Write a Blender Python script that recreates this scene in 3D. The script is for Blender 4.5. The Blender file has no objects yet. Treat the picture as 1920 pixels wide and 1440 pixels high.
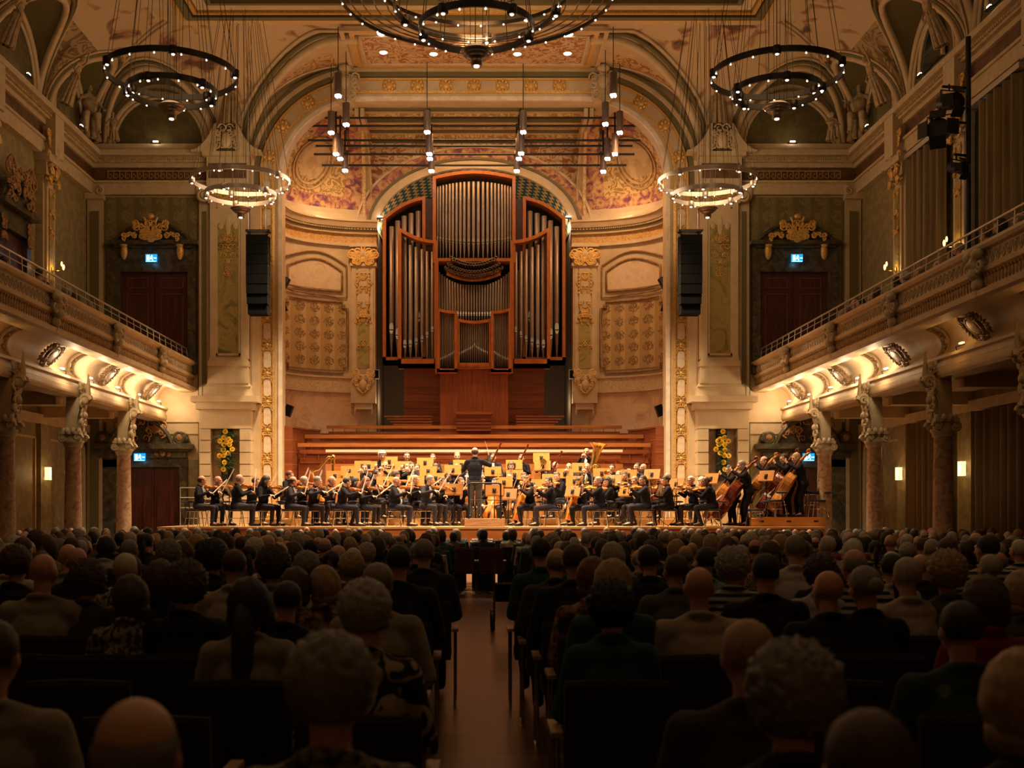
import bpy, bmesh, math, random
from mathutils import Vector, Matrix, noise
from mathutils.geometry import tessellate_polygon
random.seed(11)
SC = bpy.context.scene
COL = SC.collection
PI = math.pi

# ------------------------------------------------------------------ camera, world, exposure
F = 2150.; CX = 889.; CY = 952.; H = 1.7
cam = bpy.data.cameras.new('camera'); camo = bpy.data.objects.new('camera', cam); COL.objects.link(camo)
camo.location = (0, 0, H); camo.rotation_euler = (PI/2, 0, 0)
cam.sensor_width = 36; cam.lens = 36*F/1920
cam.shift_x = (960-CX)/1920; cam.shift_y = (CY-720)/1920
cam.clip_end = 200; cam.clip_start = .05
cam.dof.use_dof = True; cam.dof.focus_distance = 30; cam.dof.aperture_fstop = 3.2
SC.camera = camo
w = bpy.data.worlds.new('world'); SC.world = w; w.use_nodes = True
w.node_tree.nodes['Background'].inputs[0].default_value = (.9, .6, .3, 1)
w.node_tree.nodes['Background'].inputs[1].default_value = 0.0
SC.view_settings.view_transform = 'Standard'; SC.view_settings.look = 'None'
SC.view_settings.exposure = 0.0; SC.view_settings.gamma = 1
cy = SC.cycles
cy.use_denoising = True
cy.use_light_tree = True
cy.max_bounces = 6; cy.diffuse_bounces = 4; cy.glossy_bounces = 3; cy.transmission_bounces = 3
cy.sample_clamp_indirect = 3.0; cy.sample_clamp_direct = 20
cy.caustics_reflective = False; cy.caustics_refractive = False
cy.use_adaptive_sampling = True; cy.adaptive_threshold = 0.02

WARM = (1, .64, .34)
def light(kind, name, loc, energy, color=WARM, size=.1, target=None, angle=60, blend=.6, sizey=None):
    l = bpy.data.lights.new(name, kind); l.energy = energy; l.color = color
    if kind == 'SPOT':
        l.spot_size = math.radians(angle); l.spot_blend = blend; l.shadow_soft_size = size
    elif kind == 'AREA':
        l.size = size
        if sizey: l.shape = 'RECTANGLE'; l.size_y = sizey
    else: l.shadow_soft_size = size
    o = bpy.data.objects.new(name, l); COL.objects.link(o); o.location = loc
    if target is not None:
        o.rotation_euler = (Vector(target)-Vector(loc)).to_track_quat('-Z', 'Y').to_euler()
    return o

# stage wash: lamps over the platform (their cans are built further down)
LP = 1.0
for x, y, tx, ty, e in ((-3.9,31.2,-5.5,30.8,900),(3.9,31.2,5.5,30.8,900),(-4.4,33.0,-3,31.5,800),(4.4,33.0,3,31.5,800),(-1.5,34.4,-1,32,800),(1.5,34.4,1.5,32,800),
                        (-1.5,32.2,-1.5,31,900),(1.5,32.2,1.5,31,900)):
    light('SPOT', 'stage_wash_light', (x, y, 12.2), e*5.6*LP, (1,.71,.43), .15, (tx, ty, 1.5), 75, .8)
for s in (-1, 1):     # front wash from the side luminaires over the gallery
    light('SPOT', 'front_wash_light', (9.6*s, 24.5, 10.5), 6600*LP, (1,.74,.48), .2, (-1.5*s, 32.0, 2.0), 40, .9)
    light('SPOT', 'apse_wash_light', (4.6*s, 34.3, 12.9), 640*LP, (1,.54,.23), .3, (4.2*s, 38, 8.5), 110, 1)
    light('AREA', 'conch_ledge_light', (4.9*s, 37.0, 11.2), 6*LP, (1,.66,.38), .5, (4.9*s, 38.2, 14), sizey=.3)
light('AREA', 'arch_light', (0, 36.2, 13.6), 90*LP, (1,.54,.23), 3.0, (0, 37.6, 6), sizey=.5)
light('SPOT', 'header_fill_light', (.04, 20.5, 10.2), 4300*LP, (1,.62,.30), .4, (0, 34.8, 14.6), 40, 1)  # added spot near the chandelier, brightens the arch header
for x, y in ((-6.1, 15.5), (6.1, 15.5), (-6.1, 7.5), (6.1, 7.5), (0, 3.5)): light('POINT', 'hall_light', (x, y, 10.4), 62*LP, (1,.66,.36), .8)  # added lamps out of view, lift the near audience
# general dimmed hall light of the big chandelier groups
light('POINT', 'hall_light', (0, 19.4, 11.4), 150*LP, (1,.66,.34), 1.2)
for s in (-1, 1):
    for d in (31.1, 23.3): light('POINT', 'hall_light', (6.3*s, d, 10.9), (150 if d > 30 else 58)*LP, (1,.64,.32), .8)
    for d, e in ((33.9,34),(31.9,34),(30.0,34),(27.9,30),(26.0,24),(22.0,3.0),(18.1,3.0),(14,3)):
        light('POINT', 'cove_light', (9.05*s, d, 4.86), e*LP, (1,.70,.40) if e > 9 else (1,.50,.15), .08)

# ------------------------------------------------------------------ materials
MATS = {}
def nd(nt, t, loc=(0, 0), **kw):
    n = nt.nodes.new(t); n.location = loc
    for k, v in kw.items(): setattr(n, k, v)
    return n
def mat(name, col, rough=.6, metal=0., emit=None, es=0., sheen=0, spec=None):
    if name in MATS: return MATS[name]
    m = bpy.data.materials.new(name); m.use_nodes = True
    b = m.node_tree.nodes['Principled BSDF']
    b.inputs['Base Color'].default_value = (*col, 1); b.inputs['Roughness'].default_value = rough
    b.inputs['Metallic'].default_value = metal
    if spec is not None: b.inputs['Specular IOR Level'].default_value = spec
    if emit: b.inputs['Emission Color'].default_value = (*emit, 1); b.inputs['Emission Strength'].default_value = es
    if sheen: b.inputs['Sheen Weight'].default_value = sheen
    MATS[name] = m
    return m
def L(nt, a, b): nt.links.new(a, b)
def math_(nt, op, a, b=None, c=None):
    n = nd(nt, 'ShaderNodeMath', operation=op)
    for i, v in enumerate((a, b, c)):
        if v is None: continue
        if isinstance(v, (int, float)): n.inputs[i].default_value = v
        else: L(nt, v, n.inputs[i])
    return n.outputs[0]
def pmat(name, cols, kind, scale=1., rough=.6, stretch=(1, 1, 1), thr=(.48, .52), bump=.0, metal=0., dist=0.):
    """cols: 2..4 colours through a ramp driven by a procedural pattern"""
    if name in MATS: return MATS[name]
    m = mat(name, cols[0], rough, metal); nt = m.node_tree; b = nt.nodes['Principled BSDF']
    tc = nd(nt, 'ShaderNodeTexCoord'); mp = nd(nt, 'ShaderNodeMapping'); L(nt, tc.outputs['Object'], mp.inputs[0])
    mp.inputs['Scale'].default_value = stretch
    vec = mp.outputs[0]
    if kind == 'noise' or kind == 'marble' or kind == 'wood':
        n = nd(nt, 'ShaderNodeTexNoise'); L(nt, vec, n.inputs[0]); n.inputs['Scale'].default_value = scale
        n.inputs['Detail'].default_value = 6 if kind == 'marble' else 4
        n.inputs['Distortion'].default_value = 2.2 if kind == 'marble' else dist
        out = n.outputs[0]
    elif kind == 'arab':      # curling leafwork
        n = nd(nt, 'ShaderNodeTexNoise'); L(nt, vec, n.inputs[0]); n.inputs['Scale'].default_value = scale
        n.inputs['Detail'].default_value = 1.2; n.inputs['Distortion'].default_value = 1.2
        s = math_(nt, 'SINE', math_(nt, 'MULTIPLY', n.outputs[0], 34.))
        n2 = nd(nt, 'ShaderNodeTexNoise'); L(nt, vec, n2.inputs[0]); n2.inputs['Scale'].default_value = scale*3.2; n2.inputs['Detail'].default_value = 1
        out = math_(nt, 'ADD', math_(nt, 'MULTIPLY', s, .3), n2.outputs[0])
    elif kind == 'damask':    # stripes with flower heads
        sx = nd(nt, 'ShaderNodeSeparateXYZ'); L(nt, vec, sx.inputs[0])
        st = math_(nt, 'SINE', math_(nt, 'MULTIPLY', sx.outputs[0], 2*PI*scale))
        cx = nd(nt, 'ShaderNodeCombineXYZ')
        L(nt, math_(nt, 'MULTIPLY', sx.outputs[0], 1.), cx.inputs[0]); L(nt, sx.outputs[2], cx.inputs[1])
        v = nd(nt, 'ShaderNodeTexVoronoi', voronoi_dimensions='2D'); L(nt, cx.outputs[0], v.inputs['Vector'])
        v.inputs['Scale'].default_value = scale; v.inputs['Randomness'].default_value = 0
        n2 = nd(nt, 'ShaderNodeTexNoise'); L(nt, vec, n2.inputs[0]); n2.inputs['Scale'].default_value = scale*9; n2.inputs['Detail'].default_value = 1
        fl = math_(nt, 'SUBTRACT', math_(nt, 'ADD', .17, math_(nt, 'MULTIPLY', n2.outputs[0], .34)), v.outputs['Distance'])
        f2 = math_(nt, 'MULTIPLY', math_(nt, 'GREATER_THAN', fl, 0.), math_(nt, 'GREATER_THAN', n2.outputs[0], .46))
        s2 = math_(nt, 'MULTIPLY', math_(nt, 'GREATER_THAN', st, .55), .5)
        out = math_(nt, 'MAXIMUM', f2, s2)
    elif kind == 'voro':
        v = nd(nt, 'ShaderNodeTexVoronoi'); L(nt, vec, v.inputs['Vector']); v.inputs['Scale'].default_value = scale
        out = v.outputs['Distance']
    elif kind == 'vcol':
        v = nd(nt, 'ShaderNodeTexVoronoi'); L(nt, vec, v.inputs['Vector']); v.inputs['Scale'].default_value = scale
        s = nd(nt, 'ShaderNodeSeparateColor'); L(nt, v.outputs['Color'], s.inputs[0]); out = s.outputs[0]
    elif kind == 'stripe':
        sx = nd(nt, 'ShaderNodeSeparateXYZ'); L(nt, vec, sx.inputs[0])
        out = math_(nt, 'ADD', math_(nt, 'MULTIPLY', math_(nt, 'SINE', math_(nt, 'MULTIPLY', sx.outputs[2], scale)), .5), .5)
    elif kind == 'waves':     # wavy gold rays on blue
        sx = nd(nt, 'ShaderNodeSeparateXYZ'); L(nt, vec, sx.inputs[0])
        ang = math_(nt, 'ARCTAN2', math_(nt, 'SUBTRACT', sx.outputs[2], 9.2), sx.outputs[0])
        rr = math_(nt, 'SQRT', math_(nt, 'ADD', math_(nt, 'POWER', sx.outputs[0], 2.), math_(nt, 'POWER', sx.outputs[1], 2.)))
        wob = math_(nt, 'MULTIPLY', math_(nt, 'SINE', math_(nt, 'MULTIPLY', sx.outputs[1], 17.)), 1.3)
        out = math_(nt, 'ADD', math_(nt, 'MULTIPLY', math_(nt, 'SINE', math_(nt, 'ADD', math_(nt, 'MULTIPLY', ang, 84.), wob)), .5), .5)
    r = nd(nt, 'ShaderNodeValToRGB'); L(nt, out, r.inputs[0]); cr = r.color_ramp
    k = len(cols)
    pos = [thr[0]+(thr[1]-thr[0])*i/(k-1) for i in range(k)]
    if kind == 'damask': pos = [.2, .5, .95][:k]
    cr.elements[0].position = pos[0]; cr.elements[0].color = (*cols[0], 1)
    cr.elements[1].position = pos[-1]; cr.elements[1].color = (*cols[-1], 1)
    for i in range(1, k-1):
        e = cr.elements.new(pos[i]); e.color = (*cols[i], 1)
    L(nt, r.outputs[0], b.inputs['Base Color'])
    if bump:
        bp = nd(nt, 'ShaderNodeBump'); bp.inputs['Strength'].default_value = bump; bp.inputs['Distance'].default_value = .02
        L(nt, out, bp.inputs['Height']); L(nt, bp.outputs[0], b.inputs['Normal'])
    return m

CREAM = pmat('cream_plaster', [(.56,.43,.26),(.68,.54,.35)], 'noise', 3, .55, thr=(.3,.7))
STONE = pmat('pale_stone', [(.48,.38,.24),(.60,.49,.32)], 'noise', 5, .6, thr=(.3,.7))
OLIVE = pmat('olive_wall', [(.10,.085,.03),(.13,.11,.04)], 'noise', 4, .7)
DAMG = pmat('green_damask', [(.17,.14,.055),(.21,.175,.075),(.26,.215,.10)], 'damask', 1.9, .7)
DAMA = pmat('apse_damask', [(.44,.29,.12),(.56,.39,.18),(.22,.13,.05)], 'damask', 2.3, .6)
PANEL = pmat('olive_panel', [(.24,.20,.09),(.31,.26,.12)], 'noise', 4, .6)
MARG = pmat('green_marble', [(.16,.14,.04),(.42,.33,.11),(.30,.25,.08)], 'marble', 1.6, .35, thr=(.3,.7))
MARD = pmat('dark_marble', [(.03,.028,.018),(.085,.075,.045),(.16,.14,.09)], 'marble', 2.6, .3, thr=(.35,.75))
MARP = pmat('pink_marble', [(.62,.38,.20),(.74,.50,.30),(.50,.26,.14)], 'marble', .9, .4, thr=(.3,.7))
MARC = pmat('column_marble', [(.30,.16,.09),(.52,.33,.20),(.62,.45,.30)], 'marble', 4., .25, thr=(.3,.7))
GOLD = pmat('gold_leaf', [(.58,.33,.09),(.90,.60,.20)], 'noise', 30, .45, metal=.35, thr=(.35,.65))
GOLDP = pmat('gilded_relief', [(.66,.45,.20),(.55,.28,.07)], 'arab', 5, .5, thr=(.45,.6))
GOLDB = pmat('gilded_border', [(.76,.58,.34),(.62,.36,.12)], 'arab', 4.5, .5, thr=(.5,.62))
ARAB = pmat('red_leafwork', [(.40,.15,.06),(.66,.49,.28)], 'arab', 2.2, .6, thr=(.38,.42))
ARABG = pmat('brown_leafwork', [(.20,.12,.05),(.40,.29,.14)], 'arab', 1.5, .6, thr=(.42,.50))
PAINT = pmat('painted_vault', [(.13,.08,.05),(.34,.16,.12),(.44,.30,.15),(.60,.46,.29)], 'noise', 1.15, .6, thr=(.33,.44), dist=.7)
GARL = pmat('painted_garland', [(.16,.05,.09),(.36,.13,.14),(.55,.30,.10),(.62,.40,.22)], 'noise', 4.5, .6, thr=(.36,.62), dist=1.)
LEAFG = pmat('painted_leaves', [(.34,.20,.06),(.66,.45,.19)], 'arab', 2.6, .6, thr=(.42,.56))
BLUE = pmat('blue_gold_waves', [(.03,.10,.13),(.04,.13,.16),(.62,.42,.16)], 'waves', 1, .5, thr=(.42,.66))
BROWNF = pmat('brown_frieze', [(.10,.045,.02),(.14,.07,.03)], 'noise', 4, .6)
GREENB = mat('green_moulding', (.15,.13,.055), .6)
WOODO = pmat('orange_wood', [(.32,.10,.022),(.50,.185,.048)], 'wood', 2.2, .38, stretch=(.6,3,9), thr=(.3,.7))
WOODR = pmat('red_wood', [(.17,.040,.010),(.29,.078,.020)], 'wood', 2.2, .4, stretch=(.5,3,7), thr=(.3,.7))
WOODV = pmat('red_wood_upright', [(.20,.046,.012),(.33,.088,.024)], 'wood', 3, .4, stretch=(7,3,.4), thr=(.3,.7))
FRAMEW = pmat('organ_frame_wood', [(.36,.10,.018),(.49,.16,.034)], 'wood', 3, .35, stretch=(3,3,1), thr=(.3,.7))
STANDW = pmat('music_stand_wood', [(.42,.165,.03),(.56,.245,.05)], 'wood', 6, .4, stretch=(1,1,7), thr=(.3,.7))
STAGEW = pmat('stage_floor_wood', [(.50,.28,.11),(.64,.40,.18)], 'wood', 2, .4, stretch=(1,8,1), thr=(.3,.7))
FLOORW = pmat('parquet', [(.10,.046,.022),(.135,.066,.033),(.18,.092,.048)], 'wood', 1.3, .30, stretch=(1.2,7,1), thr=(.3,.7), bump=.02)
PIPE = mat('tin_pipe', (.34,.26,.20), .40, .55)
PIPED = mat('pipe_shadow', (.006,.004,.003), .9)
DARK = mat('dark_niche', (.10,.072,.05), .8)
DOORR = pmat('red_door', [(.050,.009,.005),(.080,.016,.008)], 'wood', 3, .4, stretch=(6,3,.6))
BLACK = mat('black_metal', (.012,.012,.013), .45, .3)
BRONZE = mat('dark_bronze', (.035,.028,.022), .38, .75)
BRUSH = mat('brushed_steel', (.55,.50,.46), .35, .6)
CHROME = mat('chrome', (.75,.72,.70), .12, 1)
BLKFAB = mat('black_grille', (.0045,.005,.0055), .9, spec=.15)
UPH = pmat('seat_fabric', [(.020,.011,.009),(.032,.018,.014)], 'noise', 120, .9)
UPHP = pmat('patterned_seat_fabric', [(.028,.012,.010),(.085,.050,.035)], 'noise', 60, .9)
NAVY = mat('navy_upholstery', (.02,.022,.05), .8)
ARMW = mat('armrest_wood', (.40,.24,.12), .4)
CURT = pmat('curtain_cloth', [(.10,.075,.03),(.36,.27,.14)], 'noise', 2, .8, thr=(.2,.8), stretch=(6,6,.15))  # upright light and dark streaks paint in the pleat shading
BULB = mat('bulb_glow', (1,.8,.6), .5, emit=(1,.82,.60), es=7)
LAMPC = mat('cool_lamp_glow', (1,.9,.8), .5, emit=(1,.92,.82), es=16)
SCON = mat('sconce_glow', (1,.8,.5), .5, emit=(1,.60,.26), es=2.2)
RAILE = mat('lit_rail', (.90,.80,.60), .3, .2)  # pale colour stands for the light on the lowest choir rail
EXITB = mat('exit_sign_blue', (0,.2,.4), .5, emit=(.02,.36,.75), es=1.1)
EXITW = mat('exit_sign_white', (1,1,1), .5, emit=(.55,.85,1.), es=4.)
DAYB = mat('daylight_slit', (.1,.2,.5), .5, emit=(.10,.22,.55), es=.35)
GLASSD = mat('dark_window', (.01,.018,.02), .1)
GOLDT = mat('brass', (.78,.50,.16), .22, 1)
SILV = mat('silver_plate', (.85,.82,.78), .2, 1)
VIOL = pmat('violin_varnish', [(.55,.17,.03),(.78,.31,.06)], 'wood', 8, .25, stretch=(1,1,4))
CELLO = pmat('cello_varnish', [(.62,.20,.025),(.78,.30,.05)], 'wood', 5, .22, stretch=(1,1,4))
BASSR = pmat('dark_red_bass_varnish', [(.13,.026,.010),(.24,.055,.018)], 'wood', 4, .2, stretch=(1,1,4))
BASSO = pmat('golden_bass_varnish', [(.46,.17,.03),(.62,.27,.06)], 'wood', 4, .2, stretch=(1,1,4))
EBONY = mat('ebony', (.012,.009,.008), .35)
BOWW = mat('bow_wood', (.66,.46,.32), .4)
WHITE = mat('white_paper', (.85,.80,.70), .7)
LEAF = mat('leaf_green', (.03,.09,.02), .6)
YEL = mat('yellow_petal', (.95,.66,.02), .6)
for m_ in (BULB, LAMPC, SCON, EXITB, EXITW): m_.cycles.emission_sampling = 'NONE'

# ------------------------------------------------------------------ mesh helpers
class MB:
    def __init__(s): s.v = []; s.f = []; s.m = []; s.sm = []
    def add(s, vs, fs, mi=0, smooth=False):
        o = len(s.v); s.v += [tuple(v) for v in vs]
        for f in fs: s.f.append(tuple(i+o for i in f)); s.m.append(mi); s.sm.append(smooth)
        return s
    def box(s, c, d, mi=0, rz=0, M=None):
        x, y, z = d[0]/2, d[1]/2, d[2]/2
        vs = [Vector((a*x, b*y, e*z)) for a in (-1, 1) for b in (-1, 1) for e in (-1, 1)]
        if rz: R = Matrix.Rotation(rz, 3, 'Z'); vs = [R@v for v in vs]
        if M is not None: vs = [M@v for v in vs]
        vs = [v+Vector(c) for v in vs]
        return s.add(vs, [(0,1,3,2),(4,6,7,5),(0,4,5,1),(2,3,7,6),(0,2,6,4),(1,5,7,3)], mi)
    def bb(s, x0, x1, y0, y1, z0, z1, mi=0):
        return s.box(((x0+x1)/2, (y0+y1)/2, (z0+z1)/2), (abs(x1-x0), abs(y1-y0), abs(z1-z0)), mi)
    def cyl(s, p0, p1, r0, r1=None, n=12, mi=0, caps=True, smooth=True):
        if r1 is None: r1 = r0
        p0 = Vector(p0); p1 = Vector(p1); d = p1-p0
        if d.length < 1e-7: return s
        q = d.to_track_quat('Z', 'Y'); vs = []
        for p, r in ((p0, r0), (p1, r1)):
            for i in range(n):
                a = 2*PI*i/n; vs.append(p+q@Vector((r*math.cos(a), r*math.sin(a), 0)))
        s.add(vs, [(i, (i+1) % n, n+(i+1) % n, n+i) for i in range(n)], mi, smooth)
        if caps: s.add(vs, [tuple(range(n))[::-1], tuple(range(n, 2*n))], mi)
        return s
    def tube(s, pts, r, n=8, mi=0, closed=False, flat=1.):
        pts = [Vector(p) for p in pts]; k = len(pts); vs = []; up = None
        for i, p in enumerate(pts):
            if closed: t = pts[(i+1) % k]-pts[i-1]
            else: t = pts[min(i+1, k-1)]-pts[max(i-1, 0)]
            if t.length < 1e-9: t = Vector((0, 0, 1))
            t.normalize()
            if up is None: up = Vector((0, 0, 1)) if abs(t.z) < .9 else Vector((1, 0, 0))
            b = t.cross(up).normalized(); up = b.cross(t).normalized()
            rr = r[i] if isinstance(r, (list, tuple)) else r
            for j in range(n):
                a = 2*PI*j/n; vs.append(p+b*(rr*math.cos(a))+up*(rr*flat*math.sin(a)))
        fs = []
        for i in range(k if closed else k-1):
            for j in range(n):
                a = i*n; b2 = ((i+1) % k)*n
                fs.append((a+j, a+(j+1) % n, b2+(j+1) % n, b2+j))
        s.add(vs, fs, mi, True)
        if not closed: s.add(vs, [tuple(range(n))[::-1], tuple(range((k-1)*n, k*n))], mi)
        return s
    def lathe(s, prof, c=(0, 0, 0), n=20, mi=0, M=None, smooth=True):
        vs = []
        for r, z in prof:
            for j in range(n):
                a = 2*PI*j/n; v = Vector((r*math.cos(a), r*math.sin(a), z))
                vs.append((M@v if M is not None else v)+Vector(c))
        fs = []
        for i in range(len(prof)-1):
            for j in range(n): fs.append((i*n+j, i*n+(j+1) % n, (i+1)*n+(j+1) % n, (i+1)*n+j))
        s.add(vs, fs, mi, smooth)
        k = len(prof)
        if prof[0][0] > 1e-4: s.add(vs[:n], [tuple(range(n))[::-1]], mi)
        if prof[-1][0] > 1e-4: s.add(vs[(k-1)*n:], [tuple(range(n))], mi)
        return s
    def ell(s, c, r, n=14, m=9, mi=0, M=None, cut=None, noise_=0., ns=6.):
        vs = []
        for i in range(m+1):
            th = PI*i/m
            for j in range(n):
                a = 2*PI*j/n; u = Vector((math.sin(th)*math.cos(a), math.sin(th)*math.sin(a), math.cos(th)))
                k = 1+noise_*noise.noise(u*ns) if noise_ else 1
                v = Vector((u.x*r[0]*k, u.y*r[1]*k, u.z*r[2]*k))
                vs.append((M@v if M is not None else v)+Vector(c))
        fs = []
        for i in range(m):
            for j in range(n):
                f = (i*n+j, (i+1)*n+j, (i+1)*n+(j+1) % n, i*n+(j+1) % n)
                if cut:
                    cc = sum((vs[q] for q in f), Vector())/4-Vector(c)
                    if cut(cc): continue
                fs.append(f)
        return s.add(vs, fs, mi, True)
    def prism(s, poly, d0, d1, axis='y', mi=0, M=None):
        """poly in (a,b); axis y: a=x,b=z ; axis x: a=y,b=z ; axis z: a=x,b=y"""
        def P(a, b, d): return {'y': (a, d, b), 'x': (d, a, b), 'z': (a, b, d)}[axis]
        n = len(poly); vs = [Vector(P(a, b, d0)) for a, b in poly]+[Vector(P(a, b, d1)) for a, b in poly]
        if M is not None: vs = [M@v for v in vs]
        tri = tessellate_polygon([[Vector((a, b, 0)) for a, b in poly]])
        fs = [(i, (i+1) % n, n+(i+1) % n, n+i) for i in range(n)]
        fs += [tuple(t) for t in tri]+[tuple(i+n for i in t[::-1]) for t in tri]
        return s.add(vs, fs, mi)
    def grid(s, nu, nv, fn, mi=0, smooth=True, mf=None):
        vs = [fn(i/nu, j/nv) for i in range(nu+1) for j in range(nv+1)]
        o = len(s.v); s.v += [tuple(v) for v in vs]
        for i in range(nu):
            for j in range(nv):
                a = o+i*(nv+1)+j; s.f.append((a, a+1, a+nv+2, a+nv+1)); s.sm.append(smooth)
                s.m.append(mf(i/nu, j/nv) if mf else mi)
        return s
    def xf(s, M):
        s.v = [tuple(M@Vector(v)) for v in s.v]; return s
    def mesh(s, name, mats):
        me = bpy.data.meshes.new(name); me.from_pydata(s.v, [], s.f)
        if not isinstance(mats, (list, tuple)): mats = [mats]
        for m in mats: me.materials.append(m)
        me.polygons.foreach_set('material_index', s.m); me.polygons.foreach_set('use_smooth', s.sm)
        me.update(); return me
    def build(s, name, mats, parent=None, fix=True):
        me = s.mesh(name, mats)
        if fix:
            bm = bmesh.new(); bm.from_mesh(me); bmesh.ops.recalc_face_normals(bm, faces=bm.faces); bm.to_mesh(me); bm.free()
        o = bpy.data.objects.new(name, me); COL.objects.link(o)
        if parent is not None: o.parent = parent
        return o
def tag(o, label=None, cat=None, group=None, kind=None):
    if label: o['label'] = label
    if cat: o['category'] = cat
    if group: o['group'] = group
    if kind: o['kind'] = kind
    return o
def thing(name, label, cat, loc=(0, 0, 0), rz=0, group=None):
    o = bpy.data.objects.new(name, None); COL.objects.link(o); o.location = loc; o.rotation_euler = (0, 0, rz)
    o.empty_display_size = .1
    return tag(o, label, cat, group)
def struct(name, mb, mats, fix=True): return tag(mb.build(name, mats, None, fix), kind='structure')
def inst(name, me, parent=None, M=None, mats=None):
    o = bpy.data.objects.new(name, me); COL.objects.link(o)
    if parent is not None: o.parent = parent
    if M is not None: o.matrix_local = M
    if mats:
        for i, m in enumerate(mats):
            if m is not None: o.material_slots[i].link = 'OBJECT'; o.material_slots[i].material = m
    return o
def kids(o): return [c for c in COL.objects if c.parent == o]
def copy_tree(o, loc=None, rz=None, childs=None):
    c = o.copy(); COL.objects.link(c)
    if loc is not None: c.location = loc
    if rz is not None: c.rotation_euler = (0, 0, rz)
    for ch in (childs if childs is not None else kids(o)):
        d = ch.copy(); COL.objects.link(d); d.parent = c
    return c
def at(x, y, d): return Vector(((x-CX)/F*d, d, H-(y-CY)/F*d))
WD = 34.8
def W(x, y): return ((x-CX)/F*WD, H-(y-CY)/F*WD)      # a point of the end wall
def scroll(mb, c, r, turns=1.5, th=.02, mi=0, flip=1, plane='xz', n=18, y=0, rot=0):
    pts = []
    for i in range(n+1):
        t = i/n; a = rot+flip*t*turns*2*PI; q = r*(1-.8*t)
        u, v = q*math.cos(a), q*math.sin(a)
        pts.append(Vector(c)+(Vector((u, 0, v)) if plane == 'xz' else Vector((0, u, v)) if plane == 'yz' else Vector((u, v, 0))))
    mb.tube(pts, [th*(1-.5*i/n) for i in range(n+1)], 6, mi)
def foliage(mb, x0, x1, z0, z1, y, seed=0, n=14, th=.02, mi=0, plane='xz', rmax=.2):
    """symmetrical carved scrollwork filling a box"""
    rnd = random.Random(seed); cx = (x0+x1)/2
    for i in range(n):
        u = rnd.random(); v = rnd.random(); r = rmax*(.4+.6*rnd.random())
        dx = u*(x1-x0)/2*.9; z = z0+(z1-z0)*v; fl = rnd.choice((-1, 1)); ro = rnd.random()*6
        for s in (-1, 1):
            c = (cx+s*dx, y, z) if plane == 'xz' else (y, cx+s*dx, z)
            scroll(mb, c, r, 1.3, th, mi, fl*s, plane, 10, rot=ro if s > 0 else PI-ro)
# ================================================================== ROOM SHELL
BAYS = [31.0, 27.08, 23.16, 19.24, 15.32, 11.4, 7.48, 3.56]       # column lines
XW = 11.7
mb = MB(); mb.grid(2, 2, lambda u, v: (-12+24*u, -7+47*v, 0)); struct('floor', mb, FLOORW)
for s, nm in ((-1, 'left'), (1, 'right')):
    mb = MB(); mb.bb(s*XW, s*(XW+.4), -7, 35.2, 0, 15.6, 0)
    struct('wall_'+nm, mb, PANEL)
mb = MB(); mb.bb(-12, 12, -7.4, -7, 0, 15.6); struct('wall_back', mb, CREAM)
# --- end wall with proscenium opening
def arch_pts(off, z0=1.2, n=14):
    R = []
    R.append((5.81+off, z0)); R.append((5.81+off, 11.76))
    for i in range(1, n+1):
        a = PI/2*i/n; R.append((3.3+(2.51+off)*math.cos(a), 11.76+(2.27+off)*math.sin(a)))
    return R+[(-x, z) for x, z in R[::-1]]
ow = arch_pts(0, 0)
poly = [(-12.1, 0), (-12.1, 15.6), (12.1, 15.6), (12.1, 0)]+ow
mb = MB(); mb.prism(poly, WD, WD+.5, 'y', 0); struct('wall_front', mb, [CREAM])
def arch_band(mb, o0, o1, y0, y1, mi, z0=1.2, part=None):
    a = arch_pts(o0, z0); b = arch_pts(o1, z0)
    n = len(a)
    for i in range(n-1):
        if part and not part((a[i][1]+a[i+1][1])/2): continue
        q = [a[i], a[i+1], b[i+1], b[i]]
        vs = [(x, y0, z) for x, z in q]+[(x, y1, z) for x, z in q]
        mb.add(vs, [(0,1,2,3), (0,1,5,4), (2,3,7,6), (1,2,6,5), (0,3,7,4)], mi)
mb = MB()
Y = WD
arch_band(mb, 0, .12, Y-.10, Y, 4); arch_band(mb, .12, .22, Y-.05, Y, 0)
arch_band(mb, .22, .30, Y-.09, Y, 1); arch_band(mb, .30, .62, Y-.03, Y, 2)
arch_band(mb, .62, .68, Y-.10, Y, 1)
arch_band(mb, .70, .84, Y-.16, Y, 3, 11.0); arch_band(mb, .84, .95, Y-.24, Y, 0, 11.0)
up = lambda z: z > 11.6
arch_band(mb, .30, .62, Y-.035, Y, 0, part=up)
arch_band(mb, .95, 1.02, Y-.30, Y, 3, 11.0)
struct('trim_1', mb, [CREAM, GOLD, GOLDB, GREENB, pmat('painted_lit_edge', [(.74,.64,.50),(.84,.74,.60)], 'noise', 3, .5)])  # innermost band paler: stage light on the jamb put into the colour
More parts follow.
